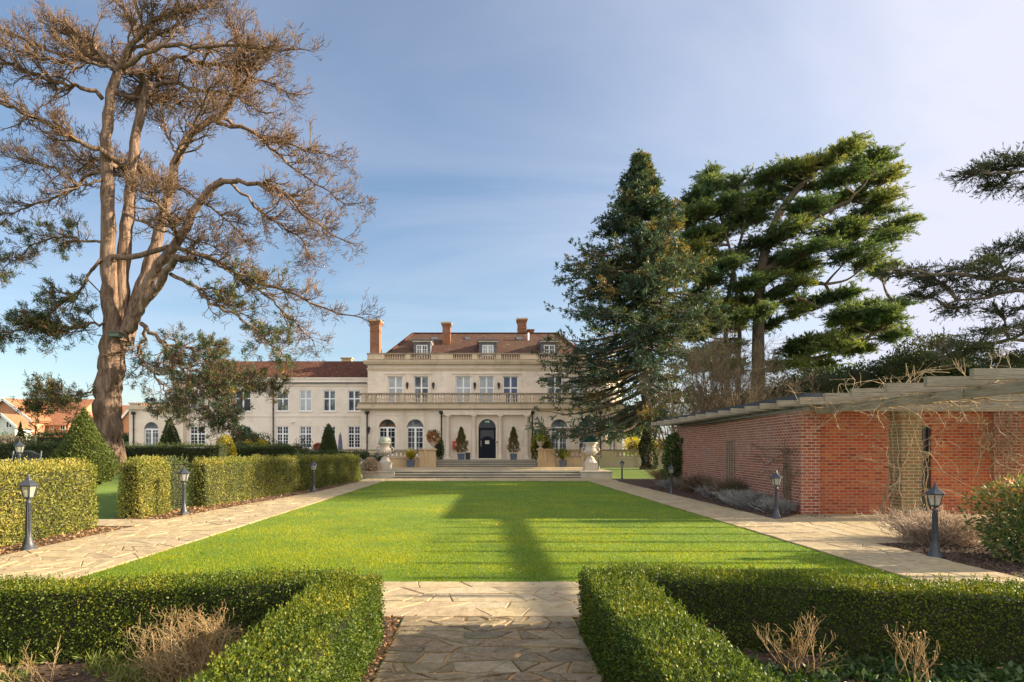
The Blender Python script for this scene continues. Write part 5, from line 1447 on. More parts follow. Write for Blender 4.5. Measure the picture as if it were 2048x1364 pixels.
# ================================================================== brick garden building and pergola
gb = thing("garden_building", "long low red brick garden building with flat felt roof and timber rafter tails", "building", (9, 17.5, 0))
zt_ = 2.80
c0, c1 = np.array((8.53, 17.5)), np.array((9.62, 32.3))
k = MB(); k.prism([tuple(c0), (9.05, 17.5), (9.05, 17.66), (9.2, 17.66), (9.2, 31), (16, 31), (16, 32.3), tuple(c1)], 2, -.05, zt_)
k.build("side_wall", M['wallbrick'], gb)
PF = Plane((0, 17.62), (1, 0))
k = MB(); wall(k, PF, 9.051, 13.75, -.05, zt_, [(11.2, 12.13, -.05, 2.40)], .2); k.build("front_wall", M['wallbrick2'], gb)
k = MB(); k.box(13.751, 14.45, 17.5, 17.9, -.05, zt_); k.build("brick_pier", M['wallbrick'], gb)
k = MB(); k.box(14.451, 18, 17.62, 17.9, -.05, zt_); k.build("front_wall", M['wallbrick2'], gb)
k = MB(); k.box(11.21, 12.12, 17.70, 17.76, 0, 2.39); kd = k.build("door", M['dark'], gb)
k = MB(); k.box(11.203, 11.27, 17.66, 17.70, 0, 2.397); k.box(12.06, 12.127, 17.66, 17.70, 0, 2.397); k.box(11.271, 12.059, 17.66, 17.70, 2.33, 2.397); k.build("door_frame", M['dark'], kd)
k = MB(); k.prism([(8.38, 16.95), (18, 16.95), (18, 32.8), (8.75, 32.8)], 2, 3.08, 3.225); k.build("roof", M['felt'], gb)
k = MB(); k.prism([(8.75, 17.45), (18, 17.45), (18, 32.5), (9.7, 32.5)], 2, zt_ + .001, 3.078); k.build("eaves", M['timber2'], gb)
SP = 1.152
for q_ in range(13):                                               # rafter tails over the side wall
    y = 17.43 + SP * q_; xw = 8.6 + (y - 17.5) * .0737
    k = MB(); k.box(7.88 + rng.uniform(-.03, .03) + q_ * .012, xw + .35, y - .03, y + .03, 2.91, 3.07); k.build("rafter_tail", M['timber'], gb)
k = MB(); k.bar((8.62, 17.3, 2.83), (9.55, 32.4, 2.83), .09, .09); k.build("wall_plate", M['timber2'], gb)
k = MB(); k.box(9.15, 9.3, 30.0, 30.18, 2.05, 2.3); k.lathe([(.05, 0), (.09, .1), (.1, .22), (.03, .26)], (9.28, 30.09, 2.02), 8); k.build("wall_lamp", M['dark'], gb)
yb_ = 28.9; xb_ = 8.53 + (yb_ - 17.5) * .0737; k = MB(); k.box(xb_ - .03, xb_ + .02, yb_ - .16, yb_ + .16, 1.22, 1.5); k.build("blue_notice", M['bluesign'], gb)

pg = thing("pergola", "weathered timber pergola on mossy brick pillars in front of the brick building", "pergola", (10.5, 13, 0))
def pillar(x, y, nm="pillar"):
    k = MB(); k.box(x, x + .5, y, y + .5, -.02, 2.70); k.box(x - .03, x + .53, y - .03, y + .53, 2.55, 2.62); k.build(nm, M['pillarbrick'], pg)
pillar(10.28, 16.0); pillar(10.5, 9.4); pillar(14.4, 16.0)
for q_ in range(8):
    y = 16.28 - SP * q_
    k = MB(); e = rng.uniform(-.03, .03); v0 = len(k.v)
    k.box(7.9 + e, 15.2, y - .05, y + .05, 2.88, 3.06); k.build("rafter", M['timber'], pg)
k = MB(); k.box(8.90, 9.02, 5.5, 17.44, 2.70, 2.878); k.build("long_beam", M['timber2'], pg)
k = MB(); k.box(9.021, 12.399, 16.18, 16.32, 2.702, 2.872); k.build("cross_beam", M['timber'], pg)
k = MB(); k.box(12.4, 15.2, 16.18, 16.32, 2.702, 2.872); k.build("cross_beam", M['timber'], pg)

# ---- climbers
def wander_path(p, d, L, k, curl, wob):
    pts = [np.array(p, float)]; d = np.array(d, float); d /= np.linalg.norm(d)
    for _ in range(k):
        pts.append(pts[-1] + d * L / k); d = d + np.array(curl) + rng.normal(size=3) * wob; d /= np.linalg.norm(d)
    return np.array(pts)
vn = thing("climbing_vine", "bare pale twisting vine climbing the mossy brick pillar", "climber", (10.5, 15.9, 0))
k = MB()
for q_ in range(9):                                               # main stems winding up the pillar
    a0 = rng.uniform(0, 6.28); tw_ = rng.uniform(-2.4, 2.4); t = np.linspace(0, 1, 16)
    ph = a0 + tw_ * t; rad = .36 + .05 * np.sin(t * 9 + q_) + .25 * (1 - t) ** 4
    pts = np.stack([10.53 + rad * np.cos(ph), 16.25 - .02 + rad * np.sin(ph), t * 2.85], 1) + rng.normal(size=(16, 3)) * .012
    k.tube(pts, np.linspace(.019, .009, 16) * rng.uniform(.5, 1.1), 6)
k.build("main_stem", M['vine'], vn)
k = MB()
tips = []
for q_ in range(46):
    z = rng.uniform(.5, 2.8); a = rng.uniform(2.2, 6.2)
    p = (10.53 + .36 * math.cos(a), 16.25 + .36 * math.sin(a), z)
    pts = wander_path(p, (math.cos(a) * .9, math.sin(a) * .6, rng.uniform(-.1, .9)), rng.uniform(.3, 1.3), 9, (0, 0, rng.uniform(-.12, .05)), .2)
    k.tube(pts, np.linspace(.010, .004, 10), 4); tips.append(pts)
P = np.stack(tips); C, Rr = spawn(P, np.full(P.shape[:2], .008), 4, .3, 1, (.12, .4), (.5, 1.2), 4, (0, 0, .1), (0, 0, 0), .2, (.8, .006)); k.tubes(C, Rr, 3)
k.build("side_shoots", M['vine'], vn)
vt = thing("climbing_vine", "tangle of bare vine stems trailing along the pergola beams and rafters", "climber", (11.5, 14, 2.7))
k = MB(); tips = []
for q_ in range(105):
    y = rng.uniform(8, 17.2); x = rng.choice([8.95, 8.95, rng.uniform(9.5, 15)]) + rng.normal() * .1
    if x > 9.4 and x < 12.2 and rng.random() < .5: y = 16.2
    pts = wander_path((x, y, rng.uniform(2.68, 3.05)), (rng.normal() * .8 + .3, rng.normal() * .5, rng.normal() * .3), rng.uniform(.6, 2.2), 12, (0, 0, rng.uniform(-.05, .02)), .26)
    pts[:, 2] = np.clip(pts[:, 2], 2.25, 3.45)
    k.tube(pts, np.linspace(.013, .004, 13) * rng.uniform(.6, 1.3), 4); tips.append(pts)
for a_, b_ in (((8.93, 17.3, 2.9), (8.96, 7.5, 2.92)), ((8.95, 16.2, 2.9), (15, 16.28, 2.9)), ((9.0, 12.8, 3.08), (14.8, 12.7, 3.1)), ((9.0, 10.4, 3.08), (14.8, 10.4, 3.1))):
    t = np.linspace(0, 1, 30)[:, None]; q__ = np.array(a_) * (1 - t) + np.array(b_) * t + np.cumsum(rng.normal(size=(30, 3)), 0) * .012; k.tube(q__, np.linspace(.016, .009, 30), 5)
P = np.stack(tips); C, Rr = spawn(P, np.full(P.shape[:2], .008), 5, .1, 1, (.15, .55), (.4, 1.3), 5, (0, 0, -.05), (0, 0, 0), .22, (.8, .006)); k.tubes(C, Rr, 3)
k.build("stems", M['vine'], vt)
vr = thing("climbing_vine", "thick bundle of bare vine stems hanging down the brick pier at the right edge", "climber", (13.6, 17.2, 0))
k = MB(); tips = []
for q_ in range(34):
    x = rng.uniform(13.1, 14.6)
    pts = wander_path((x, 17.3 - rng.uniform(0, .4), rng.uniform(1.6, 2.8)), (rng.normal() * .5, -rng.uniform(0, .4), -1), rng.uniform(.8, 2.2), 10, (0, 0, .05), .25)
    pts[:, 2] = np.maximum(pts[:, 2], .05); pts[:, 1] = np.minimum(pts[:, 1], 17.45)
    k.tube(pts, np.linspace(.016, .006, 11), 4); tips.append(pts)
P = np.stack(tips); C, Rr = spawn(P, np.full(P.shape[:2], .01), 6, .1, 1, (.2, .6), (.4, 1.3), 5, (0, 0, .1), (0, 0, 0), .22, (.8, .007)); C[..., 1] = np.minimum(C[..., 1], 17.47); k.tubes(C, Rr, 3); k.build("stems", M['vine'], vr)
def sidex(y): return 8.53 + (y - 17.5) * .0737
wc = thing("wall_climber", "leafless grey climber trained on the shaded brick wall near its corner", "climber", (8.5, 18.3, 0))
k = MB(); tips = []
for q_ in range(5):
    y = 18.2 + rng.normal() * .25; t = np.linspace(0, 1, 12)
    yy = y + np.cumsum(rng.normal(size=12)) * .06; zz2 = t * rng.uniform(1.5, 2.2)
    pts = np.stack([sidex(yy) - .05 - .03 * rng.random(12), yy, zz2], 1); k.tube(pts, np.linspace(.024, .01, 12), 5); tips.append(pts)
for q_ in range(7):
    y0, z0 = 18.3 + rng.normal() * .3, rng.uniform(.6, 2.0); yy = y0 + np.linspace(0, rng.choice([-.6, 2.6, 3.4]), 12); pts = np.stack([sidex(yy) - .05, yy, z0 + np.cumsum(rng.normal(size=12)) * .05], 1); k.tube(pts, np.linspace(.014, .005, 12), 4); tips.append(pts)
P = np.stack(tips); C, Rr = spawn(P, np.full(P.shape[:2], .008), 7, .2, 1, (.15, .5), (.4, 1.2), 4, (-.15, 0, .2), (0, 0, 0), .2, (.7, .006)); C[..., 0] = np.minimum(C[..., 0], sidex(C[..., 1]) - .02); k.tubes(C, Rr, 3); k.build("stems", M['dartwig'], wc)
tr_ = thing("trellis_panel", "narrow timber trellis fixed half way along the shaded brick wall", "trellis", (sidex(23.6), 23.6, 0))
k = MB()
for yy in (23.2, 23.5, 23.8, 24.1): k.bar((sidex(yy) - .03, yy, .1), (sidex(yy) - .03, yy, 2.05), .03, .03)
for zz2 in np.arange(.3, 2.1, .22): k.bar((sidex(23.15) - .055, 23.15, zz2), (sidex(24.15) - .055, 24.15, zz2), .03, .02)
k.build("lattice", M['timber'], tr_)
tr2 = thing("trellis_panel", "narrow timber trellis near the blue notice at the far end of wall", "trellis", (sidex(28), 28, 0))
k = MB()
for yy in (27.6, 27.9, 28.2, 28.5): k.bar((sidex(yy) - .03, yy, .1), (sidex(yy) - .03, yy, 2.05), .03, .03)
for zz2 in np.arange(.3, 2.1, .22): k.bar((sidex(27.5) - .055, 27.5, zz2), (sidex(28.6) - .055, 28.6, zz2), .03, .02)
k.build("lattice", M['timber'], tr2)
iv = thing("ivy_climber", "glossy green evergreen climber covering the far corner of the brick wall", "climber", (9.35, 31.5, 0))
k = MB(); 
for cz_, rr_, nn in ((.5, (.55, .8, .6), 1500), (1.2, (.55, .85, .7), 2200), (1.9, (.42, .7, .6), 1500)): bush_leaves(k, (9.1, 30.9, cz_), rr_, nn, .13, .08, (.05, .8), lumpy=.3)
k.build("foliage", M['laurel'], iv); k = MB(); core_blob(k, (9.15, 31, 1.1), (.5, .8, 1.25), .75); k.build("inner_stems", M['core'], iv)

# ---- tussocks of dead stems
def tussock(name, label, x, y, r, h_, n, mat, cat="shrub", group=None, z=0.0, leafy=0, wid=.005, flat=1.0):
    s_ = thing(name, label, cat, (x, y, z), group)
    d = rng.normal(size=(n, 3)) * .62 * flat; d[:, 2] = np.abs(rng.normal(size=n)) * .35 + .55
    d = unit(d); b = np.stack([x + rng.normal(size=n) * r * .28, y + rng.normal(size=n) * r * .28, np.full(n, z)], 1)
    L = rng.uniform(.55, 1.0, n) * h_ / np.maximum(d[:, 2], .45)
    c_ = rng.normal(size=(n, 3)) * .10
    P = np.stack([b + d * (L * t)[:, None] + c_ * (t * t * h_)[...] for t in np.linspace(0, 1, 5)], 1)
    k = MB(); k.tubes(P, np.linspace(wid, wid * .5, 5)[None].repeat(n, 0), 3, rng.random(n))
    C, Rr = spawn(P, np.full(P.shape[:2], wid), 5, .3, 1, (h_ * .15, h_ * .42), (.3, .9), 3, (0, 0, .15), (0, 0, 0), .15, (.8, wid * .75), shrink=.3)
    k.tubes(C, Rr, 3, rng.random(len(C)))
    k.build("stems", M[mat], s_)
    if leafy:
        idx = rng.integers(0, len(C), leafy); Q = C[idx, rng.integers(0, 3, leafy)]
        k = MB(); leaves(k, Q, unit(Q - np.array((x, y, z))) + rdir(leafy) * .7, rng.uniform(.03, .07, leafy), .014, rng.random(leafy)); k.build("foliage", M['lavpink'] if mat == 'lavpink' else M['lav'], s_)
    return s_
LV = "lavender clumps along the right path"
tussock("lavender_clump", "big dry pinkish lavender clump at the foot of the vine pillar, on the bed edge", 8.55, 12.2, .95, .55, 1100, 'lavpink', group=LV, leafy=3500, wid=.004)
tussock("lavender_clump", "grey lavender clump behind the lantern at the wall corner", 8.1, 17.9, .42, .36, 450, 'lav', group=LV, leafy=1400)
tussock("lavender_clump", "wide silver-grey lavender clump just beyond the corner lantern", 7.95, 19.3, .6, .46, 700, 'lav', group=LV, leafy=2400)
tussock("lavender_clump", "silver-grey lavender clump in the middle of the row by the wall", 8.15, 20.9, .5, .42, 550, 'lav', group=LV, leafy=1900)
tussock("lavender_clump", "farther grey lavender clump below the first trellis", 8.35, 23.4, .5, .40, 550, 'lav', group=LV, leafy=1900)
tussock("dry_shrub", "brown dead-stemmed shrub between lavender clumps under the wall", 8.5, 22.2, .5, .75, 420, 'dartwig', leafy=0, wid=.006)
tussock("dry_shrub", "dark brown dead-stemmed shrub left of the far trellis", 8.7, 26.5, .6, .7, 420, 'dartwig', leafy=0, wid=.007)
tussock("lavender_clump", "small blue-grey clump at the foot of the evergreen climber", 8.45, 29.2, .5, .4, 450, 'lav', group=LV, leafy=1500)
tussock("dry_shrub", "straw-coloured tuft of dead stems in the bed near the fir", 9.6, 34.5, .6, .8, 300, 'straw', wid=.008)
def twig_ball(name, label, x, y, r, h_, n, mat, wid):
    s_ = thing(name, label, "shrub", (x, y, 0))
    d = rng.normal(size=(n, 3)) * .75; d[:, 2] = np.abs(d[:, 2]) * .5 + .45; d = unit(d)
    b = np.stack([x + rng.normal(size=n) * r * .25, y + rng.normal(size=n) * r * .25, np.zeros(n)], 1)
    P = [b]
    for q_ in range(7):
        P.append(P[-1] + d * (h_ / 7) * rng.uniform(.7, 1.25, n)[:, None]); d = unit(d + rng.normal(size=(n, 3)) * .28 + np.array((0, 0, .04)))
    P = np.stack(P, 1); k = MB(); k.tubes(P, np.linspace(wid * 1.6, wid, 8)[None].repeat(n, 0), 4)
    A, ar = spawn(P, np.full(P.shape[:2], wid), 7, .2, 1, (h_ * .2, h_ * .5), (.5, 1.3), 6, (0, 0, .1), (0, 0, .03), .30, (.8, wid * .85), shrink=.3); A[..., 2] = np.maximum(A[..., 2], .01); k.tubes(A, ar, 3)
    B, br_ = spawn(A, ar, 3, .2, 1, (h_ * .08, h_ * .2), (.5, 1.3), 4, (0, 0, .15), (0, 0, .03), .3, (.8, wid * .7), shrink=.3); B[..., 2] = np.maximum(B[..., 2], .01); k.tubes(B, np.maximum(br_, .0013), 3)
    k.build("stems", M[mat], s_)
    m = 700; q_ = rng.integers(0, len(B), m); k = MB(); leaves(k, B[q_, -1], rdir(m), .016, .008, rng.random(m)); k.build("dead_leaves", M['litter'], s_)
twig_ball("dry_shrub", "fine dry golden-brown twiggy shrub in the left front bed", X(395, 4.85), 4.85, .42, .56, 85, 'straw', .0026)
tussock("dry_shrub", "low flattened patch of dead stems beside the left box hedge arm", -1.85, 4.2, .45, .20, 260, 'straw', wid=.003, flat=1.6)
RG = "pruned rose bushes in the right front bed"
def rose(label, x, y, h_, n):
    s_ = thing("pruned_rose", label, "rose bush", (x, y, 0), RG)
    d = rng.normal(size=(n, 3)) * .5; d[:, 2] = 1; d = unit(d)
    b = np.stack([x + rng.normal(size=n) * .05, y + rng.normal(size=n) * .05, np.zeros(n)], 1)
    P = [b]
    for q_ in range(6):
        P.append(P[-1] + d * (h_ / 6) * rng.uniform(.7, 1.2, n)[:, None]); d = unit(d + rng.normal(size=(n, 3)) * .16 + np.array((0, 0, .08)))
    P = np.stack(P, 1)
    k = MB(); k.tubes(P, np.linspace(.0048, .0028, 7)[None].repeat(n, 0), 5, rng.random(n))
    C, Rr = spawn(P, np.full(P.shape[:2], .0036), 4, .3, .95, (h_ * .2, h_ * .5), (.3, .9), 6, (0, 0, .35), (0, 0, .05), .18, (.8, .003), shrink=.2); k.tubes(C, Rr, 4)
    C2, R2 = spawn(C, Rr, 3, .2, .95, (.04, .13), (.3, 1.0), 4, (0, 0, .3), (0, 0, 0), .18, (.8, .0022), shrink=.2); k.tubes(C2, np.maximum(R2, .0014), 3)
    k.build("stems", M['straw'], s_)
    m = 60; q_ = rng.integers(0, len(C2), m); k = MB(); leaves(k, C2[q_, -1], rdir(m), .022, .012, rng.random(m)); k.build("dead_leaves", M['litter'], s_)
rose("pruned rose with spreading bare stems in the middle of the right bed", X(1590, 5.0), 5.0, .44, 12)
rose("smaller pruned rose with upright bare stems near the right edge", X(1830, 4.75), 4.75, .38, 9)
rose("low pruned rose stub between hedge corner and the first rose", X(1400, 5.45), 5.45, .24, 6)
tussock("straggly_shrub", "few long bare arching stems leaning across the left front bed", -3.2, 4.75, .3, .34, 12, 'straw', wid=.0035)

# ---- evergreen shrub at the right edge
ls = thing("laurel_shrub", "bushy glossy evergreen with red-tinted leaves at the right edge by lantern", "shrub", (9.0, 10.3, 0))
k = MB(); bush_leaves(k, (8.95, 10.4, .62), (1.05, .9, .62), 5200, .085, .034, (.25, .95), shell=.8, lumpy=.35); bush_leaves(k, (9.1, 10.5, .95), (.85, .7, .36), 2600, .08, .034, (.55, 1), shell=.7, lumpy=.35); bush_leaves(k, (8.35, 10.0, .38), (.62, .5, .40), 2000, .08, .034, (.1, .85), shell=.8)
k.build("foliage", M['laurel'], ls)
d = rng.normal(size=(40, 3)) * .6; d[:, 2] = 1; d = unit(d)
P = np.stack([np.array((9.1, 10.3, 0)) + d * t * 1.1 for t in np.linspace(0, 1, 5)], 1); k = MB(); k.tubes(P, np.linspace(.012, .004, 5)[None].repeat(40, 0), 4); k.build("stems", M['dartwig'], ls)

# ================================================================== neighbouring houses far left
def gable_house(name, label, x0, x1, y0, y1, zb, ze, zr, ridge, wallm, parts):
    h = thing(name, label, "house", ((x0 + x1) / 2, (y0 + y1) / 2, zb))
    k = MB()
    if ridge == 'x':
        ym = (y0 + y1) / 2
        k.prism([(y0, zb), (y1, zb), (y1, ze), (ym, zr), (y0, ze)], 0, x0, x1)
        rfv = [(x0 - .3, y0 - .4, ze - .25), (x1 + .3, y0 - .4, ze - .25), (x1 + .3, ym, zr + .12), (x0 - .3, ym, zr + .12), (x1 + .3, y1 + .4, ze - .25), (x0 - .3, y1 + .4, ze - .25)]
    else:
        xm = (x0 + x1) / 2
        k.prism([(x0, zb), (x1, zb), (x1, ze), (xm, zr), (x0, ze)], 1, y0, y1)
        rfv = [(x0 - .4, y1 + .3, ze - .25), (x0 - .4, y0 - .3, ze - .25), (xm, y0 - .3, zr + .12), (xm, y1 + .3, zr + .12), (x1 + .4, y0 - .3, ze - .25), (x1 + .4, y1 + .3, ze - .25)]
    k.build("wall", M[wallm], h)
    k = MB(); top = np.array(rfv); bot = top - (0, 0, .16)
    k.add(np.concatenate([top, bot]), [np.array([(0, 1, 2, 3), (3, 2, 4, 5), (6, 9, 8, 7), (9, 11, 10, 8), (0, 6, 7, 1), (1, 7, 8, 2), (2, 8, 10, 4), (4, 10, 11, 5), (5, 11, 9, 3), (3, 9, 6, 0)])])
    k.build("roof", M['newtile'], h)
    if ridge == 'y':
        k = MB()
        for a, b in (((x0 - .4, ze - .3), ((x0 + x1) / 2, zr + .06)), ((x1 + .4, ze - .3), ((x0 + x1) / 2, zr + .06))): k.bar((a[0], y0 - .34, a[1]), (b[0], y0 - .34, b[1]), .06, .28)
        k.build("bargeboard", M['white'], h)
    for (a, b, c, d) in parts:
        w_ = MB(); w_.box(a, b, y0 - .05, y0 - .002, c, d); wf = w_.build("window", M['white'], h)
        g = MB(); m_ = (a + b) / 2
        g.box(a + .1, m_ - .05, y0 - .065, y0 - .051, c + .1, d - .1); g.box(m_ + .05, b - .1, y0 - .065, y0 - .051, c + .1, d - .1); g.build("pane", M['glassdark'], wf)
    return h
Yh = 85
h1 = gable_house("brick_house", "new red brick house with orange tiled roof at the far left", X(-60, Yh), X(136, Yh), Yh, Yh + 11, .3, Z(846, Yh), Z(800, Yh + 5.5), 'x', 'newbrick', [(X(100, Yh), X(108, Yh), Z(860, Yh), Z(847, Yh)), (X(120, Yh), X(131, Yh), Z(860, Yh), Z(848, Yh)), (X(76, Yh), X(87, Yh), Z(860, Yh), Z(847, Yh))])
# front gable of the same house
k = MB(); xg0, xg1 = X(-55, 82), X(62, 82); xgm = X(11, 82)
k.prism([(xg0, .3), (xg1, .3), (xg1, Z(838, 82)), (xgm, Z(798, 82)), (xg0, Z(838, 82))], 1, 82, 87); k.build("gable_wing", M['newbrick'], h1)
k = MB(); tri = [((xg0 - .4, Z(841, 82)), (xgm, Z(796, 82))), ((xgm, Z(796, 82)), (xg1 + .4, Z(841, 82)))]
for (a, za), (b, zb2) in tri: k.add([(a, 81.6, za), (b, 81.6, zb2), (b, 90, zb2), (a, 90, za), (a, 81.6, za - .2), (b, 81.6, zb2 - .2), (b, 90, zb2 - .2), (a, 90, za - .2)], np.array([(0, 1, 2, 3), (7, 6, 5, 4), (0, 4, 5, 1), (3, 2, 6, 7)]))
k.build("gable_roof", M['newtile'], h1)
k = MB()
for (a, za), (b, zb2) in tri: k.bar((a, 81.5, za - .15), (b, 81.5, zb2 - .15), .08, .3)
k.build("bargeboard", M['white'], h1)
gable_house("brick_house", "small white dormer gable and low orange roof in front of the brick house", X(-20, 78), X(30, 78), 78, 81, .3, Z(850, 78), Z(829, 78), 'y', 'gable', [(X(12, 78), X(25, 78), Z(856, 78), Z(842, 78))])
gable_house("brick_house", "pale rendered gable house half hidden behind the big yew cone", X(131, 95), X(186, 95), 95, 104, .3, Z(840, 95), Z(811, 95), 'y', 'gable', [(X(150, 95), X(158, 95), Z(862, 95), Z(850, 95))])
gable_house("brick_house", "brick house with white verge showing just right of the pine trunk", X(242, 90), X(300, 90), 90, 100, .3, Z(843, 90), Z(806, 90), 'y', 'newbrick', [])
gable_house("brick_house", "orange roofed house behind the pine trunk", X(168, 100), X(236, 100), 100, 110, .3, Z(846, 100), Z(812, 105), 'x', 'newbrick', [])
# ================================================================== trees
def poly3(pts, Y0, dys, wob=.0):
    """a limb given by photo points; Y varies linearly from Y0+dys[0] to Y0+dys[1]"""
    n = len(pts); out_ = []
    for i_, (a, b) in enumerate(pts):
        t = i_ / max(1, n - 1); Y = Y0 + dys[0] * (1 - t) + dys[1] * t
        out_.append((X(a, Y), Y, Z(b, Y)))
    return np.array(out_)
def resample(P, k):
    d = np.concatenate([[0], np.cumsum(np.linalg.norm(P[1:] - P[:-1], axis=1))])
    # Catmull-Rom style smoothing through the points
    s_ = np.linspace(0, d[-1], k)
    Q = np.stack([np.interp(s_, d, P[:, c]) for c in range(3)], 1)
    for _ in range(2):
        Q[1:-1] = (Q[:-2] + 2 * Q[1:-1] + Q[2:]) / 4
    return Q

# ---------------------------------------------------------------- the old pine
rng = np.random.default_rng(3)
YP = 30.0
px0, pyy = X(214, YP), YP
pz = gz(px0, YP)
pine = thing("old_pine", "huge old pine with several bare reddish stems and dense leafless twigs, left of the house", "tree", (px0, YP, pz))
tk = MB()
def stem_(pts, dys, r0, r1, k=26, n=12):
    P = resample(poly3(pts, YP, dys), k)
    P[1:-1] += rng.normal(size=(k - 2, 3)) * .035
    r = np.linspace(r0, r1, k) * (1 + .07 * np.sin(np.arange(k) * 1.9 + r0 * 30))
    tk.tube(P, r, n)
    return P, r
c3 = lambda L: [(a / 2.728, b / 2.728) for a, b in L]
c4 = lambda L: [(a / 2.728, b / 2.728 + 460) for a, b in L]
base_py = PY + (H - pz + .25) * F / YP
stems = []
stems.append(stem_([(214, base_py), (213, 900), (216, 800), (224, 720), (234, 660)], (0, 0), .64, .54, 24, 18))
for a in np.arange(0, 6.28, .9):                                    # root flare
    tk.tube([(px0 + .95 * math.cos(a), YP + .95 * math.sin(a), pz - .15), (px0 + .68 * math.cos(a), YP + .68 * math.sin(a), pz + .35), (px0 + .6 * math.cos(a), YP + .6 * math.sin(a), pz + 1.5)], [.14, .22, .1], 8)
SA = stem_([(226, 700), (222, 620), (216, 540), (217, 460), (214, 380), (211, 290), (214, 230), (222, 175), (236, 145)], (-.1, -.7), .40, .19); stems.append(SA)
SB = stem_([(238, 690), (243, 600), (248, 500), (256, 420), (264, 330), (276, 250), (289, 190), (297, 165)], (.1, .9), .36, .18); stems.append(SB)
SC = stem_([(252, 690), (268, 620), (296, 545), (318, 470), (335, 390), (352, 320), (370, 275), (400, 247), (440, 236)], (.2, 1.2), .34, .14); stems.append(SC)
SD = stem_([(246, 680), (278, 600), (312, 535), (345, 500), (378, 450), (392, 410), (420, 378), (445, 362)], (-.2, -1.8), .30, .15); stems.append(SD)
stems.append(stem_([(258, 660), (285, 610), (318, 570), (336, 535), (352, 515), (392, 518)], (-.4, -2.2), .22, .12))
limbs = []                                                       # (points, dY, r0, r1)
def limb(pts, dys, r0, r1, n=8):
    k = 22
    P = resample(poly3(pts, YP, dys), k); P[2:-1] += rng.normal(size=(k - 3, 3)) * .06
    r = np.linspace(r0 * .68, r1 * .7, k); tk.tube(P, r, n); limbs.append((P, r))
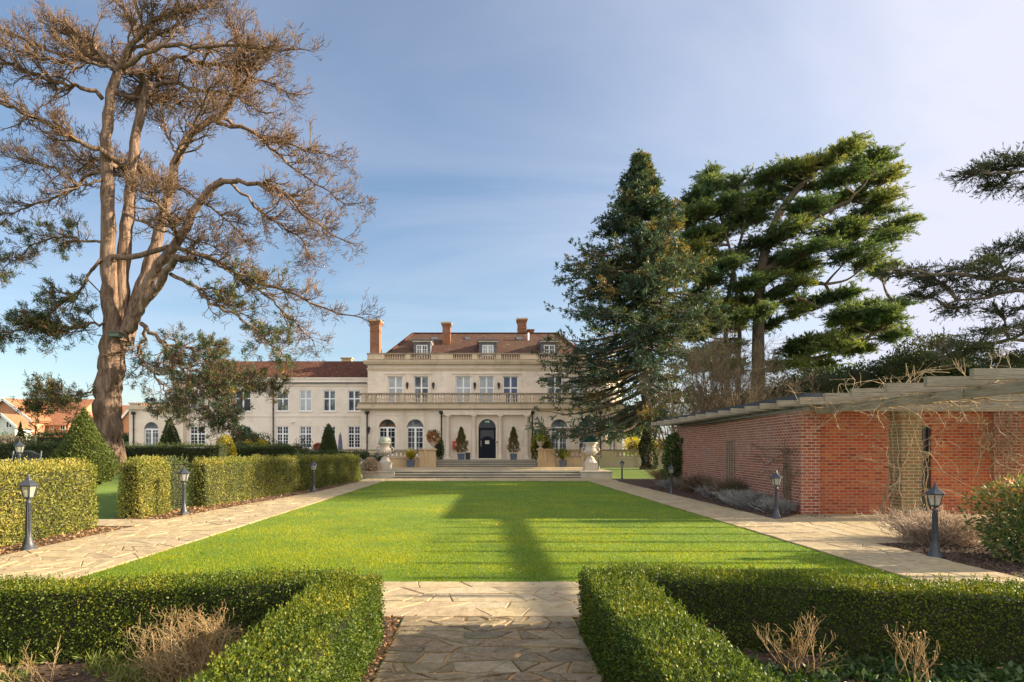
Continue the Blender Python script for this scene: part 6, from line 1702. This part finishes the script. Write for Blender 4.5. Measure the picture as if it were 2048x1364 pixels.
LB = [
 (c3([(560, 540), (540, 500), (450, 470), (250, 430), (120, 370), (0, 340), (-140, 330)]), (-.6, -2.2), .15, .06),
 (c3([(660, 400), (600, 330), (420, 310), (300, 290), (150, 220), (0, 150), (-150, 120)]), (-.6, 1.5), .15, .05),
 (c3([(660, 380), (690, 350), (760, 300), (870, 260), (1150, 240), (1400, 270), (1690, 275)]), (-.6, -2.5), .18, .03),
 (c3([(640, 400), (600, 360), (420, 330), (330, 340), (170, 300), (20, 240)]), (-.7, -3), .12, .04),
 (c3([(815, 450), (828, 350), (800, 230), (720, 120), (640, 20), (600, -120)]), (.9, 1.5), .15, .04),
 (c3([(860, 440), (875, 330), (950, 310), (1200, 350), (1400, 420), (1600, 520), (1710, 500)]), (.9, 3.2), .18, .03),
 (c3([(850, 470), (930, 430), (1060, 490), (1250, 510), (1420, 600), (1500, 640)]), (.8, -.8), .15, .04),
 (c3([(690, 350), (740, 250), (900, 180), (1050, 60), (1150, -80)]), (-.7, -2), .12, .03),
 (c3([(1150, 660), (1240, 640), (1400, 740), (1600, 800), (1760, 830), (1870, 880)]), (1.2, 3), .14, .03),
 (c3([(1180, 670), (1300, 690), (1460, 760), (1500, 850), (1700, 980), (1830, 1080), (1970, 1130)]), (1.2, -1), .14, .03),
 (c3([(1210, 990), (1300, 990), (1450, 990), (1560, 1060), (1660, 1180), (1780, 1260), (1930, 1330)]), (-1.8, -3.5), .16, .03),
 (c3([(1250, 990), (1330, 1060), (1430, 1160), (1560, 1250), (1680, 1330), (1700, 1420)]), (-1.8, -.3), .10, .03),
 (c3([(630, 870), (560, 830), (450, 790), (300, 700), (150, 620), (0, 560), (-130, 540)]), (-.5, -3.2), .19, .07),
 (c3([(600, 930), (480, 960), (380, 1050), (200, 1120), (0, 1180), (-80, 1190)]), (-.5, 1.5), .11, .03),
 (c3([(590, 960), (430, 1020), (280, 900), (100, 870), (-30, 820)]), (-.5, -2.5), .10, .03),
 (c3([(740, 950), (900, 980), (1000, 1040), (1130, 1120), (1290, 1240), (1360, 1340)]), (.4, -1.8), .12, .04),
 (c3([(740, 1000), (640, 950), (520, 920), (430, 850), (300, 760), (210, 700)]), (.3, 2.8), .11, .03),
 (c3([(960, 840), (900, 700), (860, 560), (850, 480)]), (1.0, 1.8), .07, .03),
 (c3([(720, 1170), (640, 1150), (820, 1230), (960, 1290), (1130, 1330), (1240, 1400)]), (.2, -2.4), .09, .03),
 (c4([(560, 145), (640, 150), (800, 140), (900, 100), (1000, 90), (1200, 190), (1450, 300), (1650, 380), (1850, 470), (1990, 480)]), (-.3, -2.2), .20, .03),
 (c4([(1040, 120), (1130, 150), (1280, 240), (1420, 330), (1560, 450), (1680, 560), (1720, 640)]), (-2.2, .5), .13, .03),
 (c4([(930, 240), (1030, 300), (1150, 400), (1330, 480), (1450, 600), (1550, 690)]), (-1.2, -3.4), .13, .04),
 (c4([(620, 150), (540, 180), (490, 200), (480, 280), (400, 360), (310, 410), (270, 490), (160, 530), (40, 555), (-40, 560)]), (-.4, -1.6), .12, .04),
 (c4([(620, 505), (560, 510), (450, 515), (340, 550), (275, 570)]), (-.3, -1.2), .09, .05),
 (c4([(770, 510), (870, 580), (940, 680), (1000, 800), (1150, 900), (1240, 1000), (1290, 1060)]), (-.4, -2.6), .15, .03),
 (c4([(790, 520), (800, 590), (750, 650), (780, 730), (850, 790), (900, 880), (930, 960)]), (-.4, .9), .12, .03),
 (c4([(940, 690), (1080, 780), (1200, 800), (1330, 850), (1450, 870)]), (-1.4, -.2), .08, .03),
 (c4([(530, 850), (420, 900), (300, 930), (215, 905)]), (-.5, -1.8), .07, .02),
 (c4([(590, 66), (530, 60), (430, 60), (330, 30), (180, 90), (90, 150), (30, 200)]), (-.4, 1.8), .10, .03),
 (c4([(1000, 800), (1080, 880), (1150, 940), (1220, 1010)]), (-2, -3.2), .06, .02),
 (c4([(860, 600), (960, 640), (1080, 660), (1200, 740)]), (.3, 2.0), .08, .03),
]
for pts, dys, r0, r1 in LB: limb(pts, dys, r0, r1)
# a few more high limbs running deep and toward the viewer so that the crown has volume
for q_ in range(5):
    st_, rr_ = stems[1 + q_ % 4]
    i_ = rng.integers(15, 25); a = rng.choice([-1, 1]) * rng.uniform(.6, 1.3)
    d = np.array((rng.normal() * .6, a * 1.2, rng.uniform(0, .35)))
    P = wander_path(st_[i_], d, rng.uniform(3, 5.5), 21, (0, 0, -.01), .07)
    r = np.linspace(rr_[i_] * .5, .03, 22); tk.tube(P, r, 6); limbs.append((P, r))
for q_ in range(7):                                               # leaders rising out of the picture
    st_, rr_ = stems[1 + q_ % 3]
    P = wander_path(st_[-1], (rng.normal() * .9, rng.normal() * .6, .75), rng.uniform(3, 5.5), 21, (rng.normal() * .03, 0, -.025), .08)
    r = np.linspace(.15, .03, 22); tk.tube(P, r, 6); limbs.append((P, r))
tk.build("trunk", M['pinebark'], pine)
LP_ = np.stack([p for p, r in limbs]); LR_ = np.stack([r for p, r in limbs])
long_ = np.linalg.norm(LP_[:, -1] - LP_[:, 0], axis=1)
w1 = MB()
B1, R1 = spawn(LP_, LR_, 32, .2, 1, (.9, 2.2), (.35, .95), 9, (0, 0, .02), (0, 0, .03), .17, (.55, .048), flat=.45, shrink=.45)
w1.tubes(B1, R1, 5)
B2, R2 = spawn(B1, R1, 8, .25, 1, (.4, .95), (.4, 1.0), 6, (0, 0, .06), (0, 0, .09), .2, (.62, .022), flat=.65, shrink=.35)
w1.tubes(B2, R2, 3)
R2 = np.maximum(R2, .011)
B3, R3 = spawn(B2, R2, 4, .2, 1, (.16, .38), (.4, 1.1), 4, (0, 0, .18), (0, 0, .16), .16, (.7, .012), flat=.9, shrink=.2)
R3 = np.maximum(R3, .0095); 
w1.tubes(B3, R3, 3)
w1.build("twigs", M['pinetwig'], pine)
# needles: only on the lower boughs
def in_zone(Q):
    px_ = PX + Q[:, 0] * F / Q[:, 1]; py__ = PY - (Q[:, 2] - H) * F / Q[:, 1]
    t = np.full(len(Q), .0)
    t = np.where((py__ > 520) & (px_ > 330) & (px_ < 585), .14, t)
    t = np.where((py__ > 640) & (px_ > 255) & (px_ < 560), .13, t)
    t = np.where((px_ < 200) & (py__ > 450), .12, t)
    t = np.where((px_ < 280) & (py__ > 440) & (py__ < 640), np.maximum(t, .14), t)
    t = np.where((px_ > 585), 0, t)
    t = np.where((py__ < 640) & (py__ > 520) & (px_ > 480), t * .4, t)
    return t
tip = B3[:, -1]; ok = rng.random(len(tip)) < in_zone(tip)
tip2 = B2[:, -1]; ok2 = rng.random(len(tip2)) < in_zone(tip2)
T = np.concatenate([tip[ok], B3[ok][:, 2], tip2[ok2]]); Dd = np.concatenate([tip[ok] - B3[ok][:, 1], tip[ok] - B3[ok][:, 1], tip2[ok2] - B2[ok2][:, 3]])
n_ = 18
Q = np.repeat(T, n_, 0) + rng.normal(size=(len(T) * n_, 3)) * .05
D = unit(np.repeat(unit(Dd), n_, 0) * .6 + rdir(len(Q)) * .9)
tn = np.clip(np.repeat(.40 + .24 * rng.normal(size=len(T)), n_) + .1 * rng.normal(size=len(Q)), 0, 1)
k = MB(); leaves(k, Q, D, rng.uniform(.10, .20, len(Q)), .030, tn); k.build("needles", M['pineleaf'], pine)
bb = thing("bird_box", "small green-grey box fixed to the front of the pine trunk", "box", (X(229, 29.2), 29.2, Z(669, 29.2)))
k = MB(); x, y, z = X(229, 29.2), 29.2, Z(669, 29.2); k.box(x - .2, x + .2, y - .1, y + .35, z - .09, z + .09); k.build("body", M['birdbox'], bb)
k = MB(); k.box(x - .23, x + .23, y - .16, y + .3, z + .091, z + .115); k.build("lid", M['lead'], bb)

# ---------------------------------------------------------------- conifers built of branch plates
def sprays(mb, P, Rr, per, L, W, tone, flat=.5, up=.05, spread=(.35, .9), t0=.15, nn=1):
    """needle sprays along branches"""
    n, kp, _ = P.shape
    Q = np.repeat(P, per, 0); m = len(Q); t = rng.uniform(t0, 1, m) * (kp - 1.001); i = t.astype(int); u = (t - i)[:, None]; a = np.arange(m)
    A, B = Q[a, i], Q[a, i + 1]; tan = unit(B - A)
    rd = rng.normal(size=(m, 3)); rd[:, 2] *= flat
    ang = rng.uniform(*spread, m)[:, None]
    D = unit(tan * np.cos(ang) + unit(rd) * np.sin(ang) + np.array((0, 0, up)))
    N = rng.normal(size=(m, 3)) * .6; N[:, 2] += 1
    tn = np.repeat(np.asarray(tone) * np.ones(n), per) + .13 * rng.normal(size=m)
    leaves(mb, A * (1 - u) + B * u, D, rng.uniform(L * .6, L * 1.3, m), W, np.clip(tn, 0, 1), N)

rng = np.random.default_rng(21)
YF = 44.0
fx = X(1296, YF); fz = gz(fx, YF)
fir = thing("fir_tree", "dark blue-green fir with an ivy-clad trunk standing before the right end of the house", "tree", (fx, YF, fz))
ftop = Z(308, YF)
tk = MB(); hh = ftop - fz
P = np.stack([fx + (X(1281, YF) - fx) * np.linspace(0, 1, 20), np.full(20, YF), fz + hh * np.linspace(-.01, .99, 20)], 1); P[2:-2, 0] += rng.normal(size=16) * .06
tk.tube(P, np.linspace(.34, .03, 20), 12); tk.build("trunk", M['cedarbark'], fir)
prof_py = np.array([310, 345, 400, 450, 500, 560, 620, 690, 740, 790, 830, 862])
profL = np.array([7, 17, 50, 98, 128, 165, 165, 190, 180, 232, 215, 170])          # reach left in photo px
profR = np.array([6, 17, 46, 78, 95, 125, 140, 150, 130, 115, 80, 55])
nb_ = 270
tz = np.concatenate([rng.random(nb_) ** .8, [.215, .20, .225, .185, .24, .25, .27, .165, .18, .2, .3]]) * .82 + .17
tz = np.clip(tz, .17, .995); tz = np.where((tz > .86) & (rng.random(len(tz)) < .62), tz * .7, tz); az = rng.uniform(0, 6.283, len(tz)); az[-11:] = rng.normal(size=11) * .35 + math.pi
tz = np.concatenate([tz, np.linspace(.80, .985, 30)]); az = np.concatenate([az, np.arange(30) * 2.4])
BP = []; BR = []
for t, a in zip(tz, az):
    z = fz + hh * t; py__ = PY - (z - H) * F / YF
    dr = 22 * (t < .7)
    pr = (np.interp(py__ + dr, prof_py, profL) if math.cos(a) < 0 else np.interp(py__ + dr, prof_py, profR)) * YF / F
    L = pr * (1.15 - .6 * rng.random() ** 1.8)
    c = np.array((fx + (X(1281, YF) - fx) * t, YF, z))
    d = np.array((math.cos(a), math.sin(a), -.12 + .75 * max(0, t - .78) * 4 - .18 * (1 - t)))
    s_ = np.linspace(0, 1, 8)
    Pb = c + np.outer(s_, unit(d)) * L + np.outer(-.10 * np.sin(s_ * 2.6) * L * (1 - t) + .10 * s_ ** 3 * L, (0, 0, 1))
    Pb[1:] += np.cumsum(rng.normal(size=(7, 3)) * .03 * L / 3, 0); BP.append(Pb); BR.append(np.linspace(.018 * L + .012, .008, 8))
BP = np.array(BP); BR = np.array(BR)
k = MB(); k.tubes(BP, BR, 5)
bt_ = np.clip(.36 + .28 * rng.normal(size=len(BP)) * .7 + .25 * (np.cos(az) > .1) * rng.random(len(BP)), .02, .98)  # right-hand boughs toned lighter, sunlight put into the colour
S1, q1 = spawn(BP, BR, 14, .08, 1, (.7, 1.9), (.4, 1.0), 5, (0, 0, -.10), (0, 0, .01), .10, (.5, .02), flat=.35, shrink=.55)
sc_ = np.clip(np.linalg.norm(BP[:, -1] - BP[:, 0], axis=1) / 4.5, .10, 1.1).repeat(14); S1 = S1[:, :1] + (S1 - S1[:, :1]) * sc_[:, None, None]
k.tubes(S1, q1, 3); k.build("branches", M['cedarbark'], fir)
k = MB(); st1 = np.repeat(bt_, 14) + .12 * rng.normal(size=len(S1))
S2, q2 = spawn(S1, q1, 5, .1, 1, (.25, .6), (.4, 1.0), 4, (0, 0, -.05), (0, 0, 0), .1, (.6, .01), flat=.5, shrink=.4)
st2 = np.repeat(st1, 5)
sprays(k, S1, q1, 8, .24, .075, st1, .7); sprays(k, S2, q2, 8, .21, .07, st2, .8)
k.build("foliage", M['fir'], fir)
iv2 = thing("trunk_ivy", "dark ivy wrapped round the lower trunk of the fir", "climber", (fx, YF - .3, fz))
n = 5000; t = rng.random(n); a = rng.uniform(0, 6.28, n); rr_ = (.40 + .10 * rng.random(n)) * (1 - .35 * t) * (1 + .3 * np.sin(t * 17 + a))
P = np.stack([fx + rr_ * np.cos(a), YF + rr_ * np.sin(a), fz + t * 5.2], 1); k = MB(); leaves(k, P, np.stack([np.cos(a), np.sin(a), -.4 + 0 * a], 1) + rdir(n) * .6, rng.uniform(.09, .17, n), .09, rng.uniform(0, .6, n)); k.build("foliage", M['yewdark'], iv2)

def plate_tree(name, label, Yt, trunk, limbs_, pads, matf, matb, L, W, per, nb, tone=(.2, .7), sun_tone=.25, trunk_r=(.8, .3), tilt=.0):
    """cedar: tapered trunk, limbs, and flat layered pads of sprays"""
    P = resample(poly3(trunk, Yt, (0, 0)), 24)
    t_ = thing(name, label, "tree", (P[0][0], P[0][1], P[0][2]))
    tk = MB(); tk.tube(P, np.linspace(*trunk_r, 24), 14)
    lp = []
    for pts, dys, r0, r1 in limbs_:
        q_ = resample(poly3(pts, Yt, dys), 16); q_[1:-1] += rng.normal(size=(14, 3)) * .06; tk.tube(q_, np.linspace(r0, r1, 16), 8); lp.append(q_)
    trunkpts = np.concatenate([P[8:]] + lp)
    fol = MB(); br = MB()
    for (a, b, rx, rz, dy, ry) in pads:
        Y = Yt + dy
        c = np.array((X(a, Y), Y, Z(b, Y))); R_ = np.array((rx * Y / F, ry, rz * Y / F))
        # limb from the nearest trunk point a little below, into the pad
        dd = np.linalg.norm((trunkpts - c) * np.array((1, 1, 1.3)), axis=1) + 2.0 * np.maximum(0, trunkpts[:, 2] - c[2] + .2)
        s0 = trunkpts[dd.argmin()]; e0 = c + np.array((0, 0, -.3 * R_[2]))
        m_ = (s0 + e0) / 2 + np.array((0, 0, -.06 * np.linalg.norm(e0 - s0))) + rng.normal(size=3) * .2
        q_ = resample(np.array([s0, m_, e0]), 10); r0 = .035 + .014 * np.linalg.norm(e0 - s0) + .02 * R_[0]; tk.tube(q_, np.linspace(r0, .03, 10), 6)
        # boughs of the pad spread out from its inner end
        out_ = unit(e0 - s0)
        n = int(nb * (.5 + .5 * R_[0] * R_[2] / 3.0)) + 6
        g = rdir(n) * (rng.random(n) ** .4)[:, None]; g[:, 2] *= .55
        endp = c + g * R_; endp[:, 2] += tilt * g[:, 0] * R_[0]
        st0 = q_[rng.integers(4, 10, n)] * .65 + (c + (endp - c) * .25) * .35
        s_ = np.linspace(0, 1, 6)[None, :, None]
        BPn = st0[:, None] * (1 - s_) + endp[:, None] * s_
        BPn[:, :, 2] += (.08 * np.sin(s_[..., 0] * math.pi) * np.linalg.norm(endp - st0, axis=1)[:, None])
        BPn[:, 1:] += np.cumsum(rng.normal(size=(n, 5, 3)) * .05, 1)
        BRn = np.linspace(.028, .008, 6)[None].repeat(n, 0); br.tubes(BPn, BRn, 4)
        tone_p = rng.uniform(*tone) + sun_tone * np.clip(g[:, 0] * .5 + g[:, 2] * .7, -.6, 1)  # tone rises towards the sun and the top: sunlight painted into the needles
        S1, q1 = spawn(BPn, BRn, 7, .15, 1, (.35, 1.1), (.4, 1.0), 4, (.0, 0, .03), (0, 0, .0), .10, (.6, .014), flat=.12, shrink=.4); br.tubes(S1, q1, 3)
        sprays(fol, S1, q1, per, L, W, np.repeat(np.clip(tone_p, 0, 1), 7), .35, .16); sprays(fol, BPn, BRn, per, L, W, np.clip(tone_p, 0, 1), .35, .16, t0=.35)
    tk.build("trunk", M[matb], t_); br.build("branches", M[matb], t_); fol.build("foliage", M[matf], t_)
    return t_
rng = np.random.default_rng(5)
YC = 52.0
pads = []
for a, b, rx, rz in [(1695, 306, 50, 18), (1640, 326, 62, 20), (1735, 322, 44, 20), (1590, 340, 45, 18), (1685, 350, 75, 24), (1770, 352, 42, 22), (1540, 352, 40, 16), (1470, 366, 55, 16), (1415, 372, 30, 16),
                     (1610, 372, 70, 26), (1770, 395, 45, 22), (1700, 395, 80, 24), (1530, 392, 60, 26), (1455, 408, 60, 26), (1620, 418, 80, 26), (1745, 430, 70, 22), (1800, 450, 42, 12), (1400, 425, 36, 24),
                     (1500, 440, 75, 28), (1580, 460, 70, 26), (1680, 462, 80, 22), (1770, 478, 50, 14), (1430, 470, 60, 28), (1520, 490, 65, 26), (1620, 500, 70, 20), (1705, 505, 55, 16), (1740, 520, 35, 12), (1395, 500, 40, 26),
                     (1460, 522, 55, 22), (1545, 528, 55, 18), (1600, 540, 40, 14), (1420, 560, 45, 24), (1490, 570, 40, 18), (1390, 600, 45, 30), (1440, 620, 45, 26), (1530, 560, 35, 14), (1405, 660, 50, 36), (1440, 700, 60, 30), (1475, 650, 30, 20), (1500, 610, 30, 16), (1540, 650, 25, 12), (1385, 400, 40, 22), (1365, 440, 40, 25), (1395, 470, 45, 25), (1375, 540, 40, 25), (1360, 490, 30, 22), (1420, 520, 40, 22), (1400, 730, 50, 30), (1460, 745, 50, 25)]:
    pads.append((a, b, rx, rz, rng.uniform(-3.5, 3.5), rng.uniform(2.0, 3.4)))
for a, b, rx, rz in [(1690, 590, 40, 14), (1725, 612, 60, 18), (1770, 640, 48, 18), (1690, 628, 50, 18), (1655, 600, 28, 10), (1735, 660, 65, 18), (1790, 672, 30, 12), (1670, 690, 70, 22), (1620, 680, 45, 16), (1590, 700, 45, 18), (1570, 730, 45, 20), (1640, 735, 55, 20), (1720, 700, 50, 18), (1600, 622, 25, 8), (1560, 590, 22, 8)]:
    pads.append((a, b, rx, rz, rng.uniform(-3, 1), rng.uniform(1.4, 2.2)))
plate_tree("cedar_tree", "tall spreading cedar with tilted layered foliage and a bare lower trunk behind the brick building", YC,
    [(1517, 912), (1517, 800), (1516, 700), (1517, 620), (1520, 560), (1530, 490), (1560, 420), (1600, 370), (1650, 320)],
    [([(1520, 600), (1560, 572), (1610, 566), (1650, 566), (1660, 585)], (0, -1), .26, .12), ([(1522, 650), (1550, 610), (1585, 592), (1640, 615)], (0, -2), .22, .08), ([(1560, 735), (1650, 710), (1720, 690), (1780, 640), (1800, 615)], (-1, -2), .26, .07), ([(1515, 720), (1560, 735), (1600, 728)], (0, -1), .26, .2),
     ([(1522, 545), (1580, 505), (1660, 480), (1720, 440), (1760, 400)], (0, 1), .30, .07), ([(1540, 470), (1620, 440), (1700, 400), (1740, 350)], (0, -2), .28, .07), ([(1516, 640), (1480, 580), (1440, 520), (1410, 470)], (0, 2), .22, .06), ([(1455, 912), (1452, 800), (1450, 700), (1455, 600), (1470, 520), (1490, 440)], (1, 1), .25, .10), ([(1472, 900), (1478, 760), (1480, 640), (1475, 560), (1440, 430)], (-1, 0), .22, .08), ([(1432, 640), (1425, 590), (1405, 560), (1360, 545)], (1, 0), .14, .05)],
    pads + [(a + rng.normal() * 22, b + rng.normal() * 14, rx * rng.uniform(.6, 1), rz * .8, rng.uniform(-3.5, 3.5), ry) for a, b, rx, rz, dy, ry in pads[::2] if a < 1760], 'cedar', 'cedarbark', .27, .055, 17, 58, (.34, .74), .30, (.62, .20), .10)
rng = np.random.default_rng(9)
YR = 30.0
pads = []
for a, b, rx, rz in [(1995, 335, 55, 16), (2040, 320, 50, 18), (1950, 345, 36, 7), (2060, 365, 50, 16), (1990, 372, 26, 6),
                     (1990, 505, 50, 16), (2040, 490, 50, 22), (1925, 535, 60, 12), (1990, 545, 90, 18), (1850, 548, 50, 8), (1790, 545, 36, 6), (1880, 565, 60, 12), (1960, 580, 80, 20), (2050, 570, 60, 26), (1850, 590, 40, 12), (1915, 615, 50, 12), (2010, 625, 60, 18), (2050, 660, 60, 22), (1985, 665, 45, 14), (2060, 720, 50, 22), (1960, 695, 50, 12), (1870, 690, 50, 10), (1920, 710, 50, 12), (2005, 725, 50, 16)]:
    pads.append((a, b, rx, rz, rng.uniform(-2.5, 2.5) if b > 400 else rng.uniform(-1.2, .2), rng.uniform(1.2, 2.0) if b > 400 else .9))
for q_ in range(58):                                             # the rest of its crown, out of the picture to the right
    a = rng.uniform(2200, 2620); b = rng.uniform(180, 700); pads.append((a, b, rng.uniform(70, 120), rng.uniform(25, 45), rng.uniform(-4.5, 9), rng.uniform(2.2, 3.6)))
plate_tree("cedar_tree", "dark cedar whose backlit boughs reach in from the right edge of the picture", YR, [(2290, 990), (2290, 700), (2285, 400), (2280, 100)],
    [([(2285, 560), (2150, 545), (2050, 560), (1950, 555), (1850, 545), (1760, 540)], (0, -1), .20, .03), ([(2285, 400), (2150, 360), (2050, 345), (1960, 345)], (0, -1), .18, .03), ([(2285, 640), (2150, 600), (2050, 575), (1930, 600), (1860, 625)], (0, 1), .17, .03), ([(2285, 700), (2150, 690), (2020, 680), (1880, 690)], (0, 0), .15, .03)],
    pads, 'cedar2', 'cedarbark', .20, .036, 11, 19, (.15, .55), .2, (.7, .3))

# ---------------------------------------------------------------- bare and background trees
def bare_tree(name, label, x, y, h_, n, mat, spread=.45, z=None, r=.05, l2=7, l3=5):
    z0 = gz(x, y) if z is None else z
    t_ = thing(name, label, "tree", (x, y, z0))
    d = rng.normal(size=(n, 3)) * spread; d[:, 2] = 1; d = unit(d)
    P = np.stack([np.array((x, y, z0)) + rng.normal(size=(n, 3)) * .12 + d * (h_ * t) for t in np.linspace(0, .85, 9)], 1); P[:, 1:] += np.cumsum(rng.normal(size=(n, 8, 3)) * h_ * .018, 1)
    Rr = np.linspace(r, r * .25, 9)[None].repeat(n, 0)
    k = MB(); k.tubes(P, Rr, 6); k.build("trunk", M[mat], t_)
    k = MB(); A, ar = spawn(P, Rr, l2, .15, 1, (h_ * .15, h_ * .38), (.3, .9), 6, (0, 0, .15), (0, 0, .02), .14, (.55, r * .5)); k.tubes(A, ar, 3)
    B, br_ = spawn(A, ar, l3, .2, 1, (h_ * .07, h_ * .18), (.3, .9), 5, (0, 0, .08), (0, 0, .02), .16, (.6, r * .25)); k.tubes(B, np.maximum(br_, .006), 3)
    C, cr = spawn(B, br_, 3, .2, 1, (h_ * .03, h_ * .09), (.3, .9), 3, (0, 0, .05), (0, 0, .02), .16, (.7, r * .15)); k.tubes(C, np.maximum(cr, .005), 3)
    k.build("twigs", M[mat], t_)
    return t_
bare_tree("bare_tree", "wide grey-brown bare twiggy tree rising behind the brick building's roof", X(1455, 35.5), 35.5, 8.0, 40, 'dartwig', .42, r=.055, l2=12, l3=8)
bare_tree("bare_tree", "smaller bare twiggy tree between the fir trunk and the brick building", X(1370, 38), 38, 6.6, 20, 'dartwig', .42, r=.05)
def dense_tree(name, label, lobes, n, L, W, mat, z0, cat="tree", group=None, tone=(.05, .75), trunk=True):
    c0_ = np.mean([l[0] for l in lobes], 0)
    t_ = thing(name, label, cat, (c0_[0], c0_[1], z0), group)
    k = MB(); kk = MB()
    vol = np.array([l[1][0] * l[1][2] + l[1][1] * l[1][2] for l in lobes]); vol /= vol.sum()
    for (c, rad), v in zip(lobes, vol):
        bush_leaves(k, c, rad, int(n * v), L, W, tone, .45, lumpy=.30, up=.25); core_blob(kk, c, rad, .62)
    k.build("crown", M[mat], t_); kk.build("inner_stems", M['core'], t_)
    if trunk:
        k = MB(); k.tube([(c0_[0], c0_[1], z0 - .1), (c0_[0], c0_[1], c0_[2])], [.2, .1], 8); k.build("trunk", M['cedarbark'], t_)
    return t_
def lobes_px(L, Y):
    return [(np.array((X(a, Y + d), Y + d, Z(b, Y + d))), np.array((rx * Y / F, ry, rz * Y / F))) for a, b, rx, rz, d, ry in L]
BT = "dark evergreens behind the brick building"
dense_tree("yew_tree", "dark rounded yew behind the pergola rafters, right of the cedar", lobes_px([(1850, 735, 75, 55, 0, 1.8), (1790, 745, 50, 40, .5, 1.4), (1915, 755, 50, 40, 0, 1.4)], 37), 13000, .16, .07, 'yewdark', .3, group=BT, tone=(.1, .9))
dense_tree("yew_tree", "low dark evergreen just above the flat felt roof", lobes_px([(1640, 770, 70, 38, 0, 1.6), (1715, 765, 60, 40, .4, 1.6), (1580, 785, 45, 32, 0, 1.4)], 38), 11000, .16, .07, 'yewdark', .3, group=BT, tone=(.0, .7))
dense_tree("yew_tree", "dark evergreen mass at the right edge above the beams", lobes_px([(1990, 760, 60, 45, 0, 1.8), (2070, 750, 60, 50, 0, 1.8)], 36), 9000, .16, .07, 'yewdark', .3, group=BT, tone=(.1, .8))
dense_tree("yew_tree", "dark evergreen undergrowth behind the bare twiggy tree", lobes_px([(1450, 812, 80, 34, 0, 2), (1530, 805, 50, 34, 0, 2)], 56), 9000, .2, .08, 'yewdark', .4, group=BT, tone=(.0, .6))
GB = "golden and green shrubs beyond the fir"
dense_tree("golden_hedge", "golden hedge glowing beyond the fir trunk at the end of the house", lobes_px([(1268, 893, 22, 18, 0, 1.2), (1300, 893, 22, 18, 0, 1.2), (1335, 893, 22, 20, 0, 1.2)], 60), 5000, .14, .08, 'yellowleaf', .9, "hedge", GB, (.0, .8), False)
dense_tree("background_tree", "mid green tree beyond the golden hedge right of the house", lobes_px([(1268, 865, 24, 26, 0, 1.5), (1290, 845, 22, 22, 0, 1.5)], 66), 4500, .18, .09, 'greenleaf', .9, "tree", GB, (.2, .9))
bare_tree("bare_tree", "pale bare tree seen between the fir trunk and brick wall", X(1345, 56), 56, 7, 14, 'dartwig', .4, r=.05, l2=6, l3=4)
# far left: hedgerow before the houses, lavender-pink bush and young pine
FL = "hedges and trees before the neighbouring houses"
for lb, a0, a1, tp, Y in (("clipped boundary hedge below the brick house at the far left", -60, 75, 873, 64), ("green boundary hedge between the young pine and big yew cone", 75, 200, 868, 62), ("boundary hedge right of the pine trunk", 225, 265, 875, 60)):
    hedge("boundary_hedge", lb, [(X(a0, Y), Y), (X(a1, Y), Y)], 1.5, Z(tp, Y) - .4, 7000, .16, .08, 'greenleaf', (.1, .7), group=FL, z=.4, rough=.12)
shrub("pink_bush", "pinkish-grey twiggy bush at the far left edge", (X(18, 38), 38, .75), (1.1, .8, .95), 3200, .12, .03, 'lavpink', group=FL, shell=.6, stems=16, cat="shrub", tone=(.1, .8))
yp_ = thing("young_pine", "slender young yellow-green pine in front of the brick house", "tree", (X(71, 44), 44, .75), FL)
x, y = X(71, 44), 44; zt = Z(824, 44); k = MB(); k.tube([(x, y, .7), (x + .03, y, 1.6), (x, y, zt)], [.09, .06, .015], 8); k.build("trunk", M['vine'], yp_)
k = MB(); BPn = []
for q_ in range(46):
    t = rng.uniform(.22, .97); a = rng.uniform(0, 6.28); L = (1 - t) * 1.15 + .18; c = np.array((x, y, .75 + (zt - .75) * t)); s_ = np.linspace(0, 1, 5)
    BPn.append(c + np.outer(s_ * L, (math.cos(a), math.sin(a), .35)) + np.outer(s_ ** 2 * L * .15, (0, 0, 1)))
BPn = np.array(BPn); k.tubes(BPn, np.linspace(.02, .006, 5)[None].repeat(46, 0), 4); k.build("branches", M['vine'], yp_)
k = MB(); sprays(k, BPn, None, 34, .16, .03, .75, 1, .2, t0=.4); k.build("needles", M['pineleaf'], yp_)
